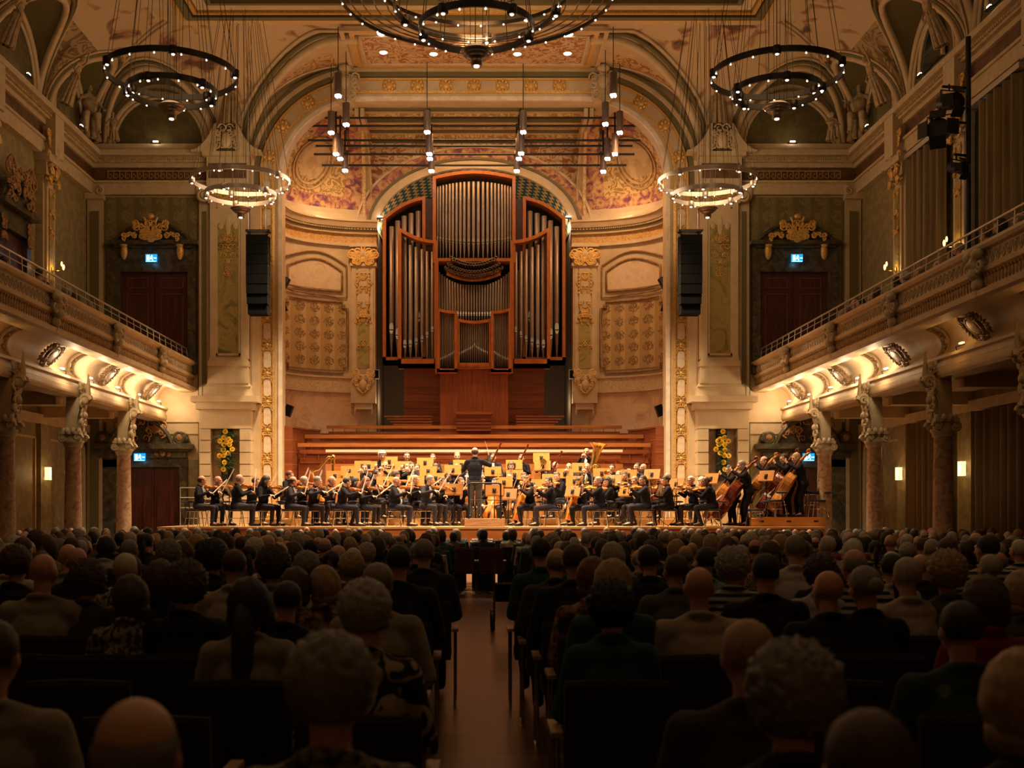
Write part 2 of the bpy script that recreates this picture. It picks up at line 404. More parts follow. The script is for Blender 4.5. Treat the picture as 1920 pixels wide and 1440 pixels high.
# rosettes round the arch and plaques down the jambs
def rosette_mesh():
    m = MB(); m.lathe([(0.0,.05),(.05,.06),(.07,.03),(.10,.035),(.115,0)], n=12, M=Matrix.Rotation(PI/2, 3, 'X'))
    for i in range(8):
        a = i*PI/4; m.ell((.13*math.cos(a), -.02, .13*math.sin(a)), (.055,.03,.055), 6, 4)
    for i in range(8):
        a = i*PI/4+.39; m.ell((.17*math.cos(a), -.01, .17*math.sin(a)), (.03,.02,.04), 6, 4)
    return m.mesh('rosette', GOLD)
RM = rosette_mesh()
pos = []
for k in range(-3, 4): pos.append((k*.86, 14.03+.46))
for s in (-1, 1):
    for a in (12, 33, 54, 75): 
        t = math.radians(a); pos.append((s*(3.3+(2.51+.46)*math.cos(t)), 11.76+(2.27+.46)*math.sin(t)))
pos.sort()
def ordn(i):
    i += 1; return {1:'first',2:'second',3:'third',4:'fourth',5:'fifth',6:'sixth',7:'seventh',8:'eighth',9:'ninth',10:'tenth',11:'eleventh',12:'twelfth',13:'thirteenth',14:'fourteenth',15:'fifteenth',16:'sixteenth',17:'seventeenth',18:'eighteenth',19:'nineteenth',20:'twentieth'}.get(i, None) or (f'{i}th')
for i, (x, z) in enumerate(pos):
    o = inst('rosette', RM); o.location = (x, WD-.05, z); o.scale = (1.12, 1.3, 1.12)
    tag(o, f'gilded flower rosette on the stage arch, {ordn(i)} from the left', 'rosette', 'gilded rosettes on the arch over the stage')
pm = MB(); pm.prism([(-.11,-.2),(-.07,-.25),(.07,-.25),(.11,-.2),(.11,.2),(.07,.25),(-.07,.25),(-.11,.2)], 0, .03)
PMm = pm.mesh('plaque', pmat('white_plaque', [(.74,.60,.42),(.80,.68,.50)], 'noise', 6, .5))
gm = MB(); foliage(gm, -.2, .2, -.18, .18, -.02, 5, 7, .014, 0, rmax=.1); gm.ell((0,-.02,0), (.05,.03,.07), 8, 5)
GMm = gm.mesh('gilt_sprig', GOLD)
for s in (-1, 1):
    side = 'left' if s < 0 else 'right'
    for k in range(12):
        z = 11.35-.86*k
        if z < 1.5: break
        o = inst('plaque', PMm); o.location = (s*6.27, WD-.06, z)
        tag(o, f'white plaque in the {side} gilded stage jamb, {ordn(k)} from the top', 'plaque', 'white plaques in the gilded jambs')
        o = inst('gilt_sprig', GMm); o.location = (s*6.27, WD-.05, z-.43)
        tag(o, f'gilded leaf sprig on the {side} stage jamb below the {ordn(k)} plaque', 'carving', 'gilded sprigs on the jambs')
# keystone cartouches at the arch corners
for s in (-1, 1):
    mb = MB(); x0 = s*3.86
    mb.prism([(x0-.22,13.9),(x0+.22,13.9),(x0+.30,14.2),(x0+.26,14.7),(x0-.26,14.7),(x0-.30,14.2)], WD-.45, WD)
    foliage(mb, x0-.35, x0+.35, 13.95, 14.9, WD-.48, 3, 12, .035, 0, rmax=.15)
    mb.ell((x0, WD-.5, 14.45), (.16,.12,.2), 10, 7); mb.ell((x0, WD-.5, 14.85), (.2,.15,.12), 10, 7)
    tag(mb.build('cartouche', STONE), f'carved stone crest on the {"left" if s<0 else "right"} shoulder of the stage arch', 'carving')

# --- pilasters, entablature, wall panels of the end wall
def box_px(mb, x0, x1, y0, y1, p0, p1, mi=0, s=-1):
    X0, Z0 = W(x0, y0); X1, Z1 = W(x1, y1)
    if s > 0: X0, X1 = -X0, -X1
    mb.bb(X0, X1, WD-p1, WD-p0, Z0, Z1, mi)
for s in (-1, 1):
    side = 'left' if s < 0 else 'right'
    P = thing('giant_pilaster', f'tall cream pilaster with green marble panel on the {side} of the stage', 'pilaster')
    b = MB(); B = lambda *a, **k: box_px(b, *a, s=s, **k)
    B(381, 479, 930, 1057, 0, .55, 0)
    B(383, 477, 770, 806, 0, .60, 0); B(377, 484, 758, 771, 0, .72, 0); B(370, 492, 747, 758, 0, .86, 0)
    B(403, 457, 806, 930, 0, .30, 1)
    for i in range(6):
        for x0, x1 in ((383, 403), (457, 477)): B(x0, x1, 807+22*i, 827+22*i, 0, .60, 0)
        for x0, x1 in ((384, 403), (457, 476)): B(x0, x1, 827+22*i, 829+22*i, 0, .55, 0)
    b.build('base', [CREAM, pmat('grey_niche', [(.28,.20,.12),(.36,.27,.17)], 'noise', 4, .6)], P)
    b = MB(); 
    X0, Z0 = W(388, 748); X1, Z1 = W(402, 690); X2, _ = W(478, 748); X3, _ = W(468, 690)
    for (a0, a1, c0, c1, y0, y1) in ((388, 478, 388, 478, 748, 728), (390, 476, 396, 472, 728, 722), (396, 472, 398, 470, 722, 690)):
        xa, za = W(a0, y0); xb, _ = W(a1, y0); xc, zc = W(c0, y1); xd, _ = W(c1, y1)
        if s > 0: xa, xb, xc, xd = -xa, -xb, -xc, -xd
        pa = .52; pc = .48
        vs = [(xa,WD-pa,za),(xb,WD-pa,za),(xd,WD-pc,zc),(xc,WD-pc,zc),(xa,WD,za),(xb,WD,za),(xd,WD,zc),(xc,WD,zc)]
        b.add(vs, [(0,1,2,3),(0,4,7,3),(1,5,6,2),(3,2,6,7),(0,1,5,4)])
    B(397, 471, 680, 690, 0, .52, 0); B(399, 469, 674, 680, 0, .48, 0)
    b.build('pedestal', CREAM, P)
    b = MB()
    B(400, 470, 386, 676, 0, .40, 0)
    for x0, x1 in ((400, 411), (457, 468)): B(x0, x1, 386, 674, .4, .46, 0)
    B(397, 402, 390, 676, 0, .30, 2)
    B(413, 454, 398, 668, .4, .42, 1)
    for x0, x1, y0, y1 in ((411,414,396,670),(453,456,396,670),(411,456,394,398),(411,456,666,670)): B(x0, x1, y0, y1, .4, .45, 0)
    B(414, 453, 386, 428, .4, .44, 0)
    for xx in (420, 433.5, 447):
        x, z = W(xx, 430); x = x if s < 0 else -x
        b.ell((x, WD-.44, z), (.09,.02,.12 if xx != 433.5 else .3), 10, 6, 0)
    b.build('shaft', [CREAM, MARG, GREENB], P)
    b = MB(); x, z = W(433.5, 475); x = x if s < 0 else -x
    foliage(b, x-.26, x+.26, z-.75, z+.45, WD-.44, 8, 16, .016, 0, rmax=.12)
    b.build('gilt_relief', GOLD, P)
    b = MB()
    B(392, 476, 362, 372, 0, .55, 0); B(396, 472, 372, 388, 0, .44, 0)
    for xx in (390, 478):
        x, z = W(xx, 374); x = x if s < 0 else -x
        scroll(b, (x, WD-.5, z-.02), .2, 1.8, .05, 0, flip=1 if xx < 430 else -1, rot=PI/2); b.cyl((x, WD-.55, z), (x, WD-.3, z), .09, n=12)
    x, z = W(434, 376); x = x if s < 0 else -x
    foliage(b, x-.5, x+.5, z-.1, z+.1, WD-.48, 2, 9, .025, 1, rmax=.11)
    b.build('capital', [STONE, GOLD], P)
    # side strip pilaster next to the jamb
    b = MB(); B(471, 489, 388, 1030, 0, .16, 0); B(474, 480, 400, 1000, .16, .19, 0); B(470, 490, 372, 388, 0, .22, 0)
    B(468, 491, 748, 758, 0, .3); struct('trim_2', b, CREAM)
    # entablature block and broken pediment over the pilaster
    T = thing('pediment', f'broken scroll pediment with a cherub above the {side} giant pilaster', 'pediment')
    b = MB(); B(396, 474, 306, 362, 0, .62, 0); B(390, 480, 298, 306, 0, .78, 0); B(400, 470, 318, 345, .62, .65, 1)
    b.build('block', [STONE, BROWNF], T)
    b = MB()
    for sg in (-1, 1):
        pts = []
        for i in range(13):
            t = i/12; xx = 434+sg*(64-46*t); yy = 296-52*(t**1.9) if t < .8 else 262-16*math.sin((t-.8)*5*PI/2)
            x, z = W(xx, yy); pts.append((x if s < 0 else -x, z))
        x0, z0 = W(434+sg*64, 299); x1, z1 = W(434+sg*18, 299)
        poly = pts+[((x1 if s < 0 else -x1), z1), ((x0 if s < 0 else -x0), z0)]
        b.prism(poly, WD-.8, WD-.35)
    x, z = W(434, 285); x = x if s < 0 else -x
    foliage(b, x-.4, x+.4, z-.1, z+.5, WD-.8, 4, 12, .03, 0, rmax=.16); b.ell((x, WD-.8, z+.1), (.16,.12,.24), 10, 8)
    b.build('scroll', STONE, T)
    # plain wall field behind the gallery end
    b = MB(); B(158, 382, 862, 1057, 0, .02, 0); B(158, 388, 765, 792, 0, .10, 1); B(158, 388, 792, 812, 0, .04, 1)
    for x0, x1, y0, y1 in ((168,378,812,814),(375,378,812,1000),(168,171,812,1000)): B(x0, x1, y0, y1, 0, .05, 1)
    struct('trim_3', b, [PANEL, CREAM])
    # damask field, corner pilasters
    b = MB(); B(200, 376, 370, 700, 0, .02, 0); struct('trim_4', b, DAMG)
    b = MB()
    for x0, x1, p in ((168, 196, .22), (376, 396, .2)):
        B(x0, x1, 366, 1057, 0, p, 0); B(x0+6, x1-6, 400, 1000, p, p+.04, 1)
        B(x0-3, x1+3, 352, 378, 0, p+.14, 0)
    x, z = W(182, 364); x = x if s < 0 else -x
    for q in (-.2, .2): scroll(b, (x+q, WD-.4, z), .13, 1.6, .04, 0, flip=1 if q < 0 else -1, rot=PI/2)
    B(196, 200, 370, 1000, 0, .06, 1); B(372, 376, 370, 1000, 0, .06, 1)
    struct('trim_5', b, [STONE, GREENB])
    # entablature along the end wall: architrave, key frieze, cornice, attic ledge
    b = MB(); e = (150, 400)
    B(*e, 346, 368, 0, .22, 0); B(*e, 343, 347, 0, .28, 0); B(*e, 318, 343, 0, .16, 1); B(*e, 310, 318, 0, .24, 0)
    B(*e, 300, 310, 0, .36, 2); B(*e, 290, 300, 0, .52, 0); B(*e, 275, 290, 0, .30, 0)
    for i in range(54): B(200+i*3.6, 202+i*3.6, 303, 307, .36, .42, 0)
    for i in range(18):       # Greek key
        x0 = 205+i*11
        if x0 > 375: break
        for a0, a1, c0, c1 in ((0,9,323,325),(0,1.5,325,338),(3,9,336,338),(7.5,9,329,338),(4,9,329,331),(9,11,323,325)): B(x0+a0, x0+a1, c0, c1, .16, .19, 3)
    struct('trim_6', b, [STONE, BROWNF, pmat('ledge_moulding', [(.46,.34,.17),(.56,.43,.24)], 'noise', 8, .6), mat('key_ochre', (.36,.23,.11), .6)])
# --- entablature and wall dressing of the side walls
for s in (-1, 1):
    side = 'left' if s < 0 else 'right'
    b = MB()
    def S(x0, x1, y0, y1, z0, z1, mi=0): b.bb(s*(XW-x1), s*(XW-x0), y0, y1, z0, z1, mi)
    y0, y1 = -7, WD
    S(0, .22, y0, y1, 11.15, 11.5); S(0, .28, y0, y1, 11.5, 11.57); S(0, .16, y0, y1, 11.57, 11.95, 1); S(0, .24, y0, y1, 11.95, 12.08)
    S(0, .36, y0, y1, 12.08, 12.25, 2); S(0, .52, y0, y1, 12.25, 12.40); S(0, .30, y0, y1, 12.40, 12.62)
    for i in range(150): S(.36, .42, 20+i*.1, 20.05+i*.1, 12.14, 12.20, 0)
    struct('trim_7', b, [STONE, BROWNF, MATS['ledge_moulding']])
    for k, d in enumerate(BAYS):
        P = thing('wall_pilaster', f'cream pilaster with gilded capital on the {side} wall above the gallery, {ordn(k)} from the stage', 'pilaster', group='pilasters on the upper side walls')
        b = MB(); S(0, .20, d-.42, d+.42, 5.2, 10.6); S(.2, .26, d-.30, d+.30, 5.4, 10.5, 1); S(0, .30, d-.5, d+.5, 5.2, 5.6)
        S(.26, .28, d-.16, d+.16, 5.6, 10.3, 2)
        b.build('shaft', [STONE, CREAM, MARG], P)
        b = MB(); S(0, .42, d-.52, d+.52, 10.95, 11.15); S(0, .3, d-.44, d+.44, 10.6, 10.95)
        foliage(b, d-.5, d+.5, 10.35, 11.9, s*(XW-.36), 6, 18, .04, 1, 'yz', .17)
        foliage(b, d-.3, d+.3, 9.0, 10.2, s*(XW-.30), 7, 8, .02, 1, 'yz', .1)
        b.ell((s*(XW-.4), d, 11.3), (.14,.2,.24), 8, 6, 0); S(.1, .5, d-.32, d+.32, 11.15, 12.25, 0)
        b.build('capital', [STONE, GOLD], P)
    # lower wall panels
    b = MB()
    for k in range(len(BAYS)):
        ya = (BAYS[k]+.5); yb = (BAYS[k-1] if k else WD+.0)-.5
        for (q0, q1, z0, z1) in ((ya,ya+.06,.9,3.6),(yb-.06,yb,.9,3.6),(ya,yb,.9,.96),(ya,yb,3.54,3.6)): S(0, .05, q0, q1, z0, z1, 0)
        S(0, .12, BAYS[k]-.35, BAYS[k]+.35, 0, 4.2, 1)
    S(0, .10, -7, WD, .72, .80, 0); S(0, .14, -7, WD, 3.95, 4.2, 0)
    struct('trim_8', b, [STONE, PANEL])
    b = MB(); S(0, .06, -7, WD, 0, .35, 0); struct('baseboard_'+side, b, MARD)
# --- vaulted ceiling: cove with lunette tunnels, flat field beyond
ZB, ZT, CW = 12.5, 15.1, 3.3
def cove(d): d = max(0, d); return ZT if d >= CW else ZB+(ZT-ZB)*math.sqrt(max(0, 1-(1-d/CW)**2))
def pros(x):
    x = abs(x)
    if x < 3.8: return 14.98
    return 12.3+2.68*math.sqrt(max(0, 1-((x-3.8)/3.1)**2)) if x < 6.9 else -1
def lun(t, r, zb=12.7, h=1.85): return zb+h*math.sqrt(max(0, 1-(t/r)**2)) if abs(t) < r else -1
BC = [32.95, 29.04, 25.12, 21.2, 17.28, 13.36, 9.44, 5.52, 1.6]
BR = [1.45]+[1.62]*8
def ceilz(x, y):
    dx = XW-abs(x); dy = WD-y
    # nearer wall governs; the tunnels cut into the cove
    zc = min(cove(dx), cove(dy))
    z = zc; k = 0
    for c, r in zip(BC, BR):
        q = lun(y-c, r)
        if q > cove(dx) and q <= cove(dy)+.0: 
            if q > z: z = q; k = 1
        elif q > cove(dx) and q > cove(dy) and cove(dx) < cove(dy): pass
    q = lun(abs(x)-9.55, 1.62)
    if cove(dy) <= cove(dx)+.4 and q > z: z = q; k = 2
    q = pros(x)
    if q > z: z = q; k = 3
    return min(z, ZT), k
def cmat(x, y):
    z, k = ceilz(x, y)
    if k == 3:
        ax = abs(x); dy = WD-y
        if ax < 3.7: return 0
        if 12.75 < z and ax > 4.15 and dy > .45:
            fr = cove(dy)  # inset from the groin
            if z-fr > .42: return 1
        return 0
    if k in (1, 2): return 4
    if z > 15.09: return 0
    dx = XW-abs(x); dy = WD-y
    if dy > 5.2 or (dx < dy and z < 14.5): 
        return 2 if (z > 12.9 and z < 14.7) else 0
    return 3
mb = MB()
def cgrid(x0, x1, nx, y0, y1, ny):
    def fn(u, v): x = x0+(x1-x0)*u; y = y0+(y1-y0)*v; return (x, y, ceilz(x, y)[0])
    mb.grid(nx, ny, fn, 0, True, lambda u, v: cmat(x0+(x1-x0)*(u+.5/nx), y0+(y1-y0)*(v+.5/ny)))
cgrid(-XW, XW, 260, 22, WD, 150); cgrid(-XW, XW, 90, -7, 22, 100)
struct('ceiling', mb, [CREAM, ARAB, ARABG, PAINT, GREENB], False)
# painted ceiling field with gilded frame over the stage edge
def ring(mb, x0, x1, y0, y1, wd, z0, z1, mi):
    mb.bb(x0, x1, y0, y0+wd, z0, z1, mi); mb.bb(x0, x1, y1-wd, y1, z0, z1, mi)
    mb.bb(x0, x0+wd, y0+wd, y1-wd, z0, z1, mi); mb.bb(x1-wd, x1, y0+wd, y1-wd, z0, z1, mi)
mb = MB()
ring(mb, -3.75, 3.75, 31.75, 34.7, .12, 14.9, 15.0, 0); ring(mb, -3.5, 3.5, 31.95, 34.5, .14, 14.93, 15.0, 1)
ring(mb, -3.25, 3.25, 32.15, 34.3, .07, 14.9, 15.0, 0); mb.bb(-3.2, 3.2, 32.2, 34.25, 14.96, 15.0, 2)
struct('trim_9', mb, [CREAM, GOLD, ARAB])
mb = MB()     # main ceiling frame mouldings
for i, (o, wd, z0, mi) in enumerate(((0,.22,14.98,0),(.25,.12,14.93,1),(.42,.20,14.88,2),(.66,.1,14.93,1),(.80,.30,15.0,0),(1.15,.12,14.97,2))):
    ring(mb, -8.2+o, 8.2-o, -3, 31.45-o, wd, z0, 15.2, mi)
struct('trim_10', mb, [CREAM, GOLD, GREENB])
# arch ribs along the groins
mb = MB()
def groin_side(s, c, r, off, th, mi, zb=12.7, h=1.85):
    pts = []
    for i in range(25):
        a = PI*i/24; z = zb+(h+off*.6)*math.sin(a); y = c+(r+off)*math.cos(a)
        d = CW*(1-math.sqrt(max(0, 1-((min(z, ZT-.01)-ZB)/(ZT-ZB))**2)))
        pts.append((s*(XW-d-.02), y, z-.02))
    mb.tube(pts, th, 6, mi)
for s in (-1, 1):
    for c, r in zip(BC[:5], BR):
        groin_side(s, c, r, 0.02, .09, 0); groin_side(s, c, r, .20, .05, 1); groin_side(s, c, r, .30, .035, 0)
        pts = [(s*(XW-.06), c+(r-.08)*math.cos(PI*i/20), 12.7+(1.85-.08)*math.sin(PI*i/20)) for i in range(21)]
        mb.tube(pts, .09, 6, 0); 
        pts = [(s*(XW-.06), c+(r-.30)*math.cos(PI*i/20), 12.7+(1.85-.35)*math.sin(PI*i/20)) for i in range(21)]
        mb.tube(pts, .05, 6, 0)
    for off, th, mi in ((.02,.09,0),(.2,.05,1),(.3,.035,0)):
        pts = []
        for i in range(25):
            a = PI*i/24; z = 12.7+(1.85+off*.6)*math.sin(a); x = 9.55+(1.62+off)*math.cos(a)
            d = CW*(1-math.sqrt(max(0, 1-((z-ZB)/(ZT-ZB))**2))); pts.append((s*x, WD-d-.02, z-.02))
        mb.tube(pts, th, 6, mi)
    for rr, th in ((1.50,.10),(1.36,.05)):
        pts = [(s*(9.55+rr*math.cos(PI*i/20)), WD-.05, 12.66+(rr+.1)*math.sin(PI*i/20)) for i in range(21)]; mb.tube(pts, th, 6, 0)
    # the big rib where the proscenium bay meets the cove
    for off, th, mi in ((0,.13,0),(.22,.07,1),(.36,.05,0)):
        pts = []
        for i in range(27):
            x = 6.9-(6.9-3.4)*i/26 if i < 26 else 3.3
            z = pros(x-off*.4) if abs(x) < 6.9 else 12.3
            z = min(max(z, 12.52)+off*.25, 15.06)
            d = CW*(1-math.sqrt(max(0, 1-((z-ZB)/(ZT-ZB))**2))); pts.append((s*(x+off*.6), WD-d-.03, z-.03))
        mb.tube(pts, th, 6, mi)
    for off in (-.09, .09): mb.tube([(s*(XW-d_+off*.5), WD-d_-off*.5, cove(d_)-.02) for d_ in [.25+.15*q for q in range(21)]], .05, 6, 0)
    # gilt edged panel borders on the bay's curved flanks
    for dy0 in (.5,):
        pts = []
        for i in range(20):
            x = 6.45-(6.45-4.15)*i/19; pts.append((s*x, WD-.42, pros(x)-.03))
        mb.tube(pts, .035, 6, 0)
struct('trim_11', mb, [CREAM, GREENB])
# lunette fields
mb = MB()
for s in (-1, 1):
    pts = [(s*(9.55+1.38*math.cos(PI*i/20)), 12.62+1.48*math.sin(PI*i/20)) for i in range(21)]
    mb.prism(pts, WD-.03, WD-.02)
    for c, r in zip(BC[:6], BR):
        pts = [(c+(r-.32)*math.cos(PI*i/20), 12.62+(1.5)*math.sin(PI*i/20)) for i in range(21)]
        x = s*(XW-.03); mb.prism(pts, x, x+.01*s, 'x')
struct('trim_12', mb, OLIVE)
# ledge lamps in the lunettes
lm = MB(); lm.box((0,0,.05), (.15,.05,.035), 1); lm.cyl((-.1,0,0), (-.1,0,.05), .01, n=6); lm.cyl((.1,0,0), (.1,0,.05), .01, n=6)
lm.box((0,0,0), (.3,.1,.02)); LM = lm.mesh('ledge_lamp', [BLACK, BULB])
for s in (-1, 1):
    side = 'left' if s < 0 else 'right'
    for i, c in enumerate(BC[:3]):
        o = inst('ledge_lamp', LM); o.location = (s*(XW-.42), c, 12.63); o.rotation_euler = (0, 0, PI/2)
        tag(o, f'small lamp glowing on the {side} wall ledge, in the {ordn(i)} lunette from the stage', 'lamp', 'ledge lamps in the lunettes')
        light('POINT', 'ledge_light', (s*(XW-.45), c, 12.78), 1.0, WARM, .05)
    o = inst('ledge_lamp', LM); o.location = (s*9.55, WD-.42, 12.63)
    tag(o, f'small lamp glowing on the ledge of the {side} end wall lunette', 'lamp', 'ledge lamps in the lunettes')
    light('POINT', 'ledge_light', (s*9.55, WD-.45, 12.75), 2.2, WARM, .05)
# ================================================================== STAGE SHELL (apse)
PLAN = [(6.45,35.2),(6.3,36.2),(6.0,36.9),(5.5,37.45),(4.9,37.8),(4.2,38.05),(3.25,38.2)]
def plan(t):        # t 0..1 along the wing, right hand side
    n = len(PLAN)-1; f = min(t*n, n-1e-6); i = int(f); u = f-i
    P = [Vector((*PLAN[max(0, min(n, j))], 0)) for j in (i-1, i, i+1, i+2)]
    q = .5*((2*P[1])+(-P[0]+P[2])*u+(2*P[0]-5*P[1]+4*P[2]-P[3])*u*u+(-P[0]+3*P[1]-3*P[2]+P[3])*u**3)
    return q.x, q.y
def planN(t):       # inward normal
    a = plan(max(0, t-.01)); b = plan(min(1, t+.01)); d = Vector((b[0]-a[0], b[1]-a[1])); d.normalize()
    return (-abs(d.y), -abs(d.x))
def strip(mb, s, z0, z1, p, mi=0, t0=0, t1=1, n=24, p2=None):
    """curved block following the shell wall, projecting p into the room"""
    p2 = p if p2 is None else p2
    vs = []
    for i in range(n+1):
        t = t0+(t1-t0)*i/n; x, y = plan(t); nx, ny = planN(t)
        for pr, z in ((0, z0), (p, z0), (p2, z1), (0, z1)): vs.append((s*(x+nx*pr), y+ny*pr, z))
    fs = []
    for i in range(n):
        for j in range(4): fs.append((i*4+j, i*4+(j+1) % 4, (i+1)*4+(j+1) % 4, (i+1)*4+j))
    fs += [(0,1,2,3), tuple(range(n*4, n*4+4))]
    mb.add(vs, fs, mi)
def tx(x):          # t for a given x
    lo, hi = 0, 1
    for _ in range(30):
        m = (lo+hi)/2
        if plan(m)[0] > x: lo = m
        else: hi = m
    return lo
def wallpt(s, x, z, p=.0):
    t = tx(x); X, Y = plan(t); nx, ny = planN(t); return Vector((s*(X+nx*p), Y+ny*p, z))
def wpoly(mb, s, pts, p, mi, closed=True, r=.03):
    mb.tube([wallpt(s, x, z, p) for x, z in pts], r, 6, mi, closed)
for s in (-1, 1):
    side = 'left' if s < 0 else 'right'
    b = MB(); strip(b, s, 1.2, 11.3, .04); struct('wall_stage_'+side, b, CREAM)
    b = MB(); strip(b, s, 1.2, 5.5, .07, 0, .0, .9); 
    struct('trim_13', b, MARP)
    b = MB()
    strip(b, s, 5.5, 5.58, .14, 0, 0, .9); strip(b, s, 5.58, 5.98, .09, 3, 0, .9); strip(b, s, 5.98, 6.04, .14, 0, 0, .9)
    strip(b, s, 10.35, 10.45, .16); strip(b, s, 10.45, 10.75, .10, 1); strip(b, s, 10.75, 10.85, .22, 0)
    strip(b, s, 10.85, 10.93, .30, 2); strip(b, s, 10.93, 11.10, .36, 0, p2=.46); strip(b, s, 11.10, 11.16, .5)
    strip(b, s, 11.16, 11.42, .10, 0, 0, .93)
    for i in range(60): strip(b, s, 10.87, 10.91, .34, 0, i/60, i/60+.008, 1)
    struct('trim_14', b, [CREAM, GOLDP, GREENB, pmat('white_floral', [(.70,.55,.35),(.56,.40,.22)], 'arab', 6, .6, thr=(.5,.6))])
    # damask panel and marbled arched panel
    b = MB(); t0, t1 = tx(6.12), tx(4.28); strip(b, s, 6.25, 8.45, .07, 0, t0, t1, 16)
    zz = [(6.15,6.35),(6.15,8.3),(6.05,8.3),(6.05,8.5),(4.38,8.5),(4.38,8.3),(4.22,8.3),(4.22,6.35),(4.38,6.35),(4.38,6.15),(6.05,6.15),(6.05,6.35)]
    def dense(zz):
        out = []
        for i in range(len(zz)):
            a = zz[i]; c = zz[(i+1) % len(zz)]; n = max(1, int(abs(a[0]-c[0])/.2))
            for k in range(n): out.append((a[0]+(c[0]-a[0])*k/n, a[1]+(c[1]-a[1])*k/n))
        return out
    wpoly(b, s, dense(zz), .10, 1, r=.04)
    struct('trim_15', b, [DAMA, pmat('brown_border', [(.26,.14,.05),(.34,.20,.08)], 'noise', 8, .6)])
    b = MB(); strip(b, s, 8.9, 9.45, .07, 0, tx(6.05), tx(4.4), 14)
    for i in range(14):
        u = i/14; x0 = 6.05-1.65*u; x1 = 6.05-1.65*(u+1/14); h = .36*math.sin(PI*(u+.5/14))
        strip(b, s, 9.44, 9.46+h, .07, 0, tx(x0), tx(x1), 1)
    arc = [(6.05-1.65*i/14, 9.5+.36*math.sin(PI*i/14)) for i in range(15)]
    wpoly(b, s, dense([(6.05,8.85)])+arc+dense([(4.4,9.5),(4.4,8.75)])[:-1]+[(4.4,8.85)]+dense([(4.4,8.85),(6.05,8.85)])[:8], .10, 1, True, .035)
    wpoly(b, s, [(6.2,8.75),(6.2,9.6)]+[(6.2-1.95*i/14, 9.7+.40*math.sin(PI*i/14)) for i in range(15)]+[(4.25,9.6),(4.25,8.65)]+[(4.6,8.65),(4.9,8.7),(5.4,8.7),(5.9,8.7)], .09, 1, True, .03)
    struct('trim_16', b, [pmat('cream_marble', [(.66,.48,.30),(.74,.58,.40),(.52,.32,.18)], 'marble', 1.3, .4, thr=(.3,.8)), MATS['brown_border']])
    # pilaster beside the organ
    P = thing('organ_pilaster', f'cream pilaster with gilded capital on the {side} of the organ', 'pilaster')
    b = MB(); x0, x1 = 3.27, 4.05; yy = 38.12
    def Q(a, c, z0, z1, p0, p1, mi=0): b.bb(s*a, s*c, yy-p1, yy-p0+.1, z0, z1, mi)
    Q(x0, x1, 5.9, 9.7, 0, .22); Q(x0+.06, x0+.16, 6.1, 9.6, .22, .25); Q(x1-.16, x1-.06, 6.1, 9.6, .22, .25)
    Q(x0+.2, x1-.2, 6.3, 7.9, .22, .24, 1); Q(x0+.2, x1-.2, 8.3, 9.6, .22, .25, 0)
    b.build('shaft', [CREAM, MARG], P)
    b = MB(); foliage(b, s*3.66-.3, s*3.66+.3, 6.9, 9.5, yy-.27, 9, 18, .018, 0, rmax=.1); foliage(b, s*3.66-.18, s*3.66+.18, 8.0, 8.35, yy-.3, 4, 6, .03, 0, rmax=.1)
    for q in (-.2, .2):
        for k in range(7): b.ell((s*3.66+q, yy-.27, 9.45-.11*k), (.035,.03,.05), 6, 4)
    b.build('gilt_relief', GOLD, P)
    b = MB(); Q(x0-.05, x1+.05, 9.68, 9.78, 0, .3); Q(x0, x1, 9.78, 10.35, 0, .24); Q(x0-.06, x1+.06, 10.3, 10.42, 0, .36)
    foliage(b, s*3.66-.46, s*3.66+.46, 9.8, 10.3, yy-.32, 12, 16, .04, 1, rmax=.16); b.lathe([(.0,.06),(.1,.05),(.17,0)], (s*3.66, yy-.3, 10.08), 12, 0, Matrix.Rotation(PI/2, 3, 'X'))
    b.build('capital', [CREAM, GOLD], P)
    b = MB(); Q(x0-.02, x1+.02, 5.15, 5.9, 0, .30); Q(x0+.1, x1-.1, 4.95, 5.15, 0, .24); foliage(b, s*3.66-.38, s*3.66+.38, 5.5, 6.2, yy-.34, 13, 14, .035, 1, rmax=.15)
    b.ell((s*3.66, yy-.36, 5.75), (.13,.1,.17), 10, 8, 0)
    for q in (-.28, .28): b.cyl((s*3.66+q, yy-.2, 4.95), (s*3.66+q, yy-.2, 4.78), .05, .02, 8)
    b.build('corbel', [CREAM, GOLDB], P)
    # conch: painted quarter dome over the wing
    b = MB(); Cx, Cy = 3.5, 35.4
    def fn(u, v):
        x, y = plan(u*.97); a = v*PI/2*.96; c = math.cos(a)**.9
        return (s*(Cx+(x-Cx)*c), Cy+(y-Cy)*c, 11.4+2.62*math.sin(a))
    def mf(u, v):
        if v < .03 or v > .86 or u < .06 or u > .93: return 0
        if v < .13 or u < .17 or u > .82 or v > .62: return 1
        du = (u-.5)/.16; dv = (v-.42)/.17
        if du*du+dv*dv < 1: return 3
        return 2
    b.grid(48, 40, fn, 0, True, mf)
    struct('trim_17', b, [CREAM, GARL, LEAFG, pmat('painted_shield', [(.50,.33,.15),(.60,.42,.21)], 'noise', 3, .6)], False)
    b = MB()
    for k, (rr, th) in enumerate(((1.0,.05),(1.22,.035))):
        pts = []
        for i in range(28):
            a = 2*PI*i/28; u = .5+.16*rr*math.cos(a); v = .42+.17*rr*math.sin(a)*(1.15 if math.sin(a) < 0 else 1); x, y, z = fn(u, v); pts.append((x, y-.04, z-.02))
        b.tube(pts, th, 6, 0, True)
    for u in (.95, .99, .03): b.tube([Vector(fn(u, v/16))+Vector((0,-.05,-.02)) for v in range(16)], .07 if u == .95 else .04, 6, 1 if u == .95 else 0)
    struct('trim_18', b, [MATS['painted_shield'], GOLDB])
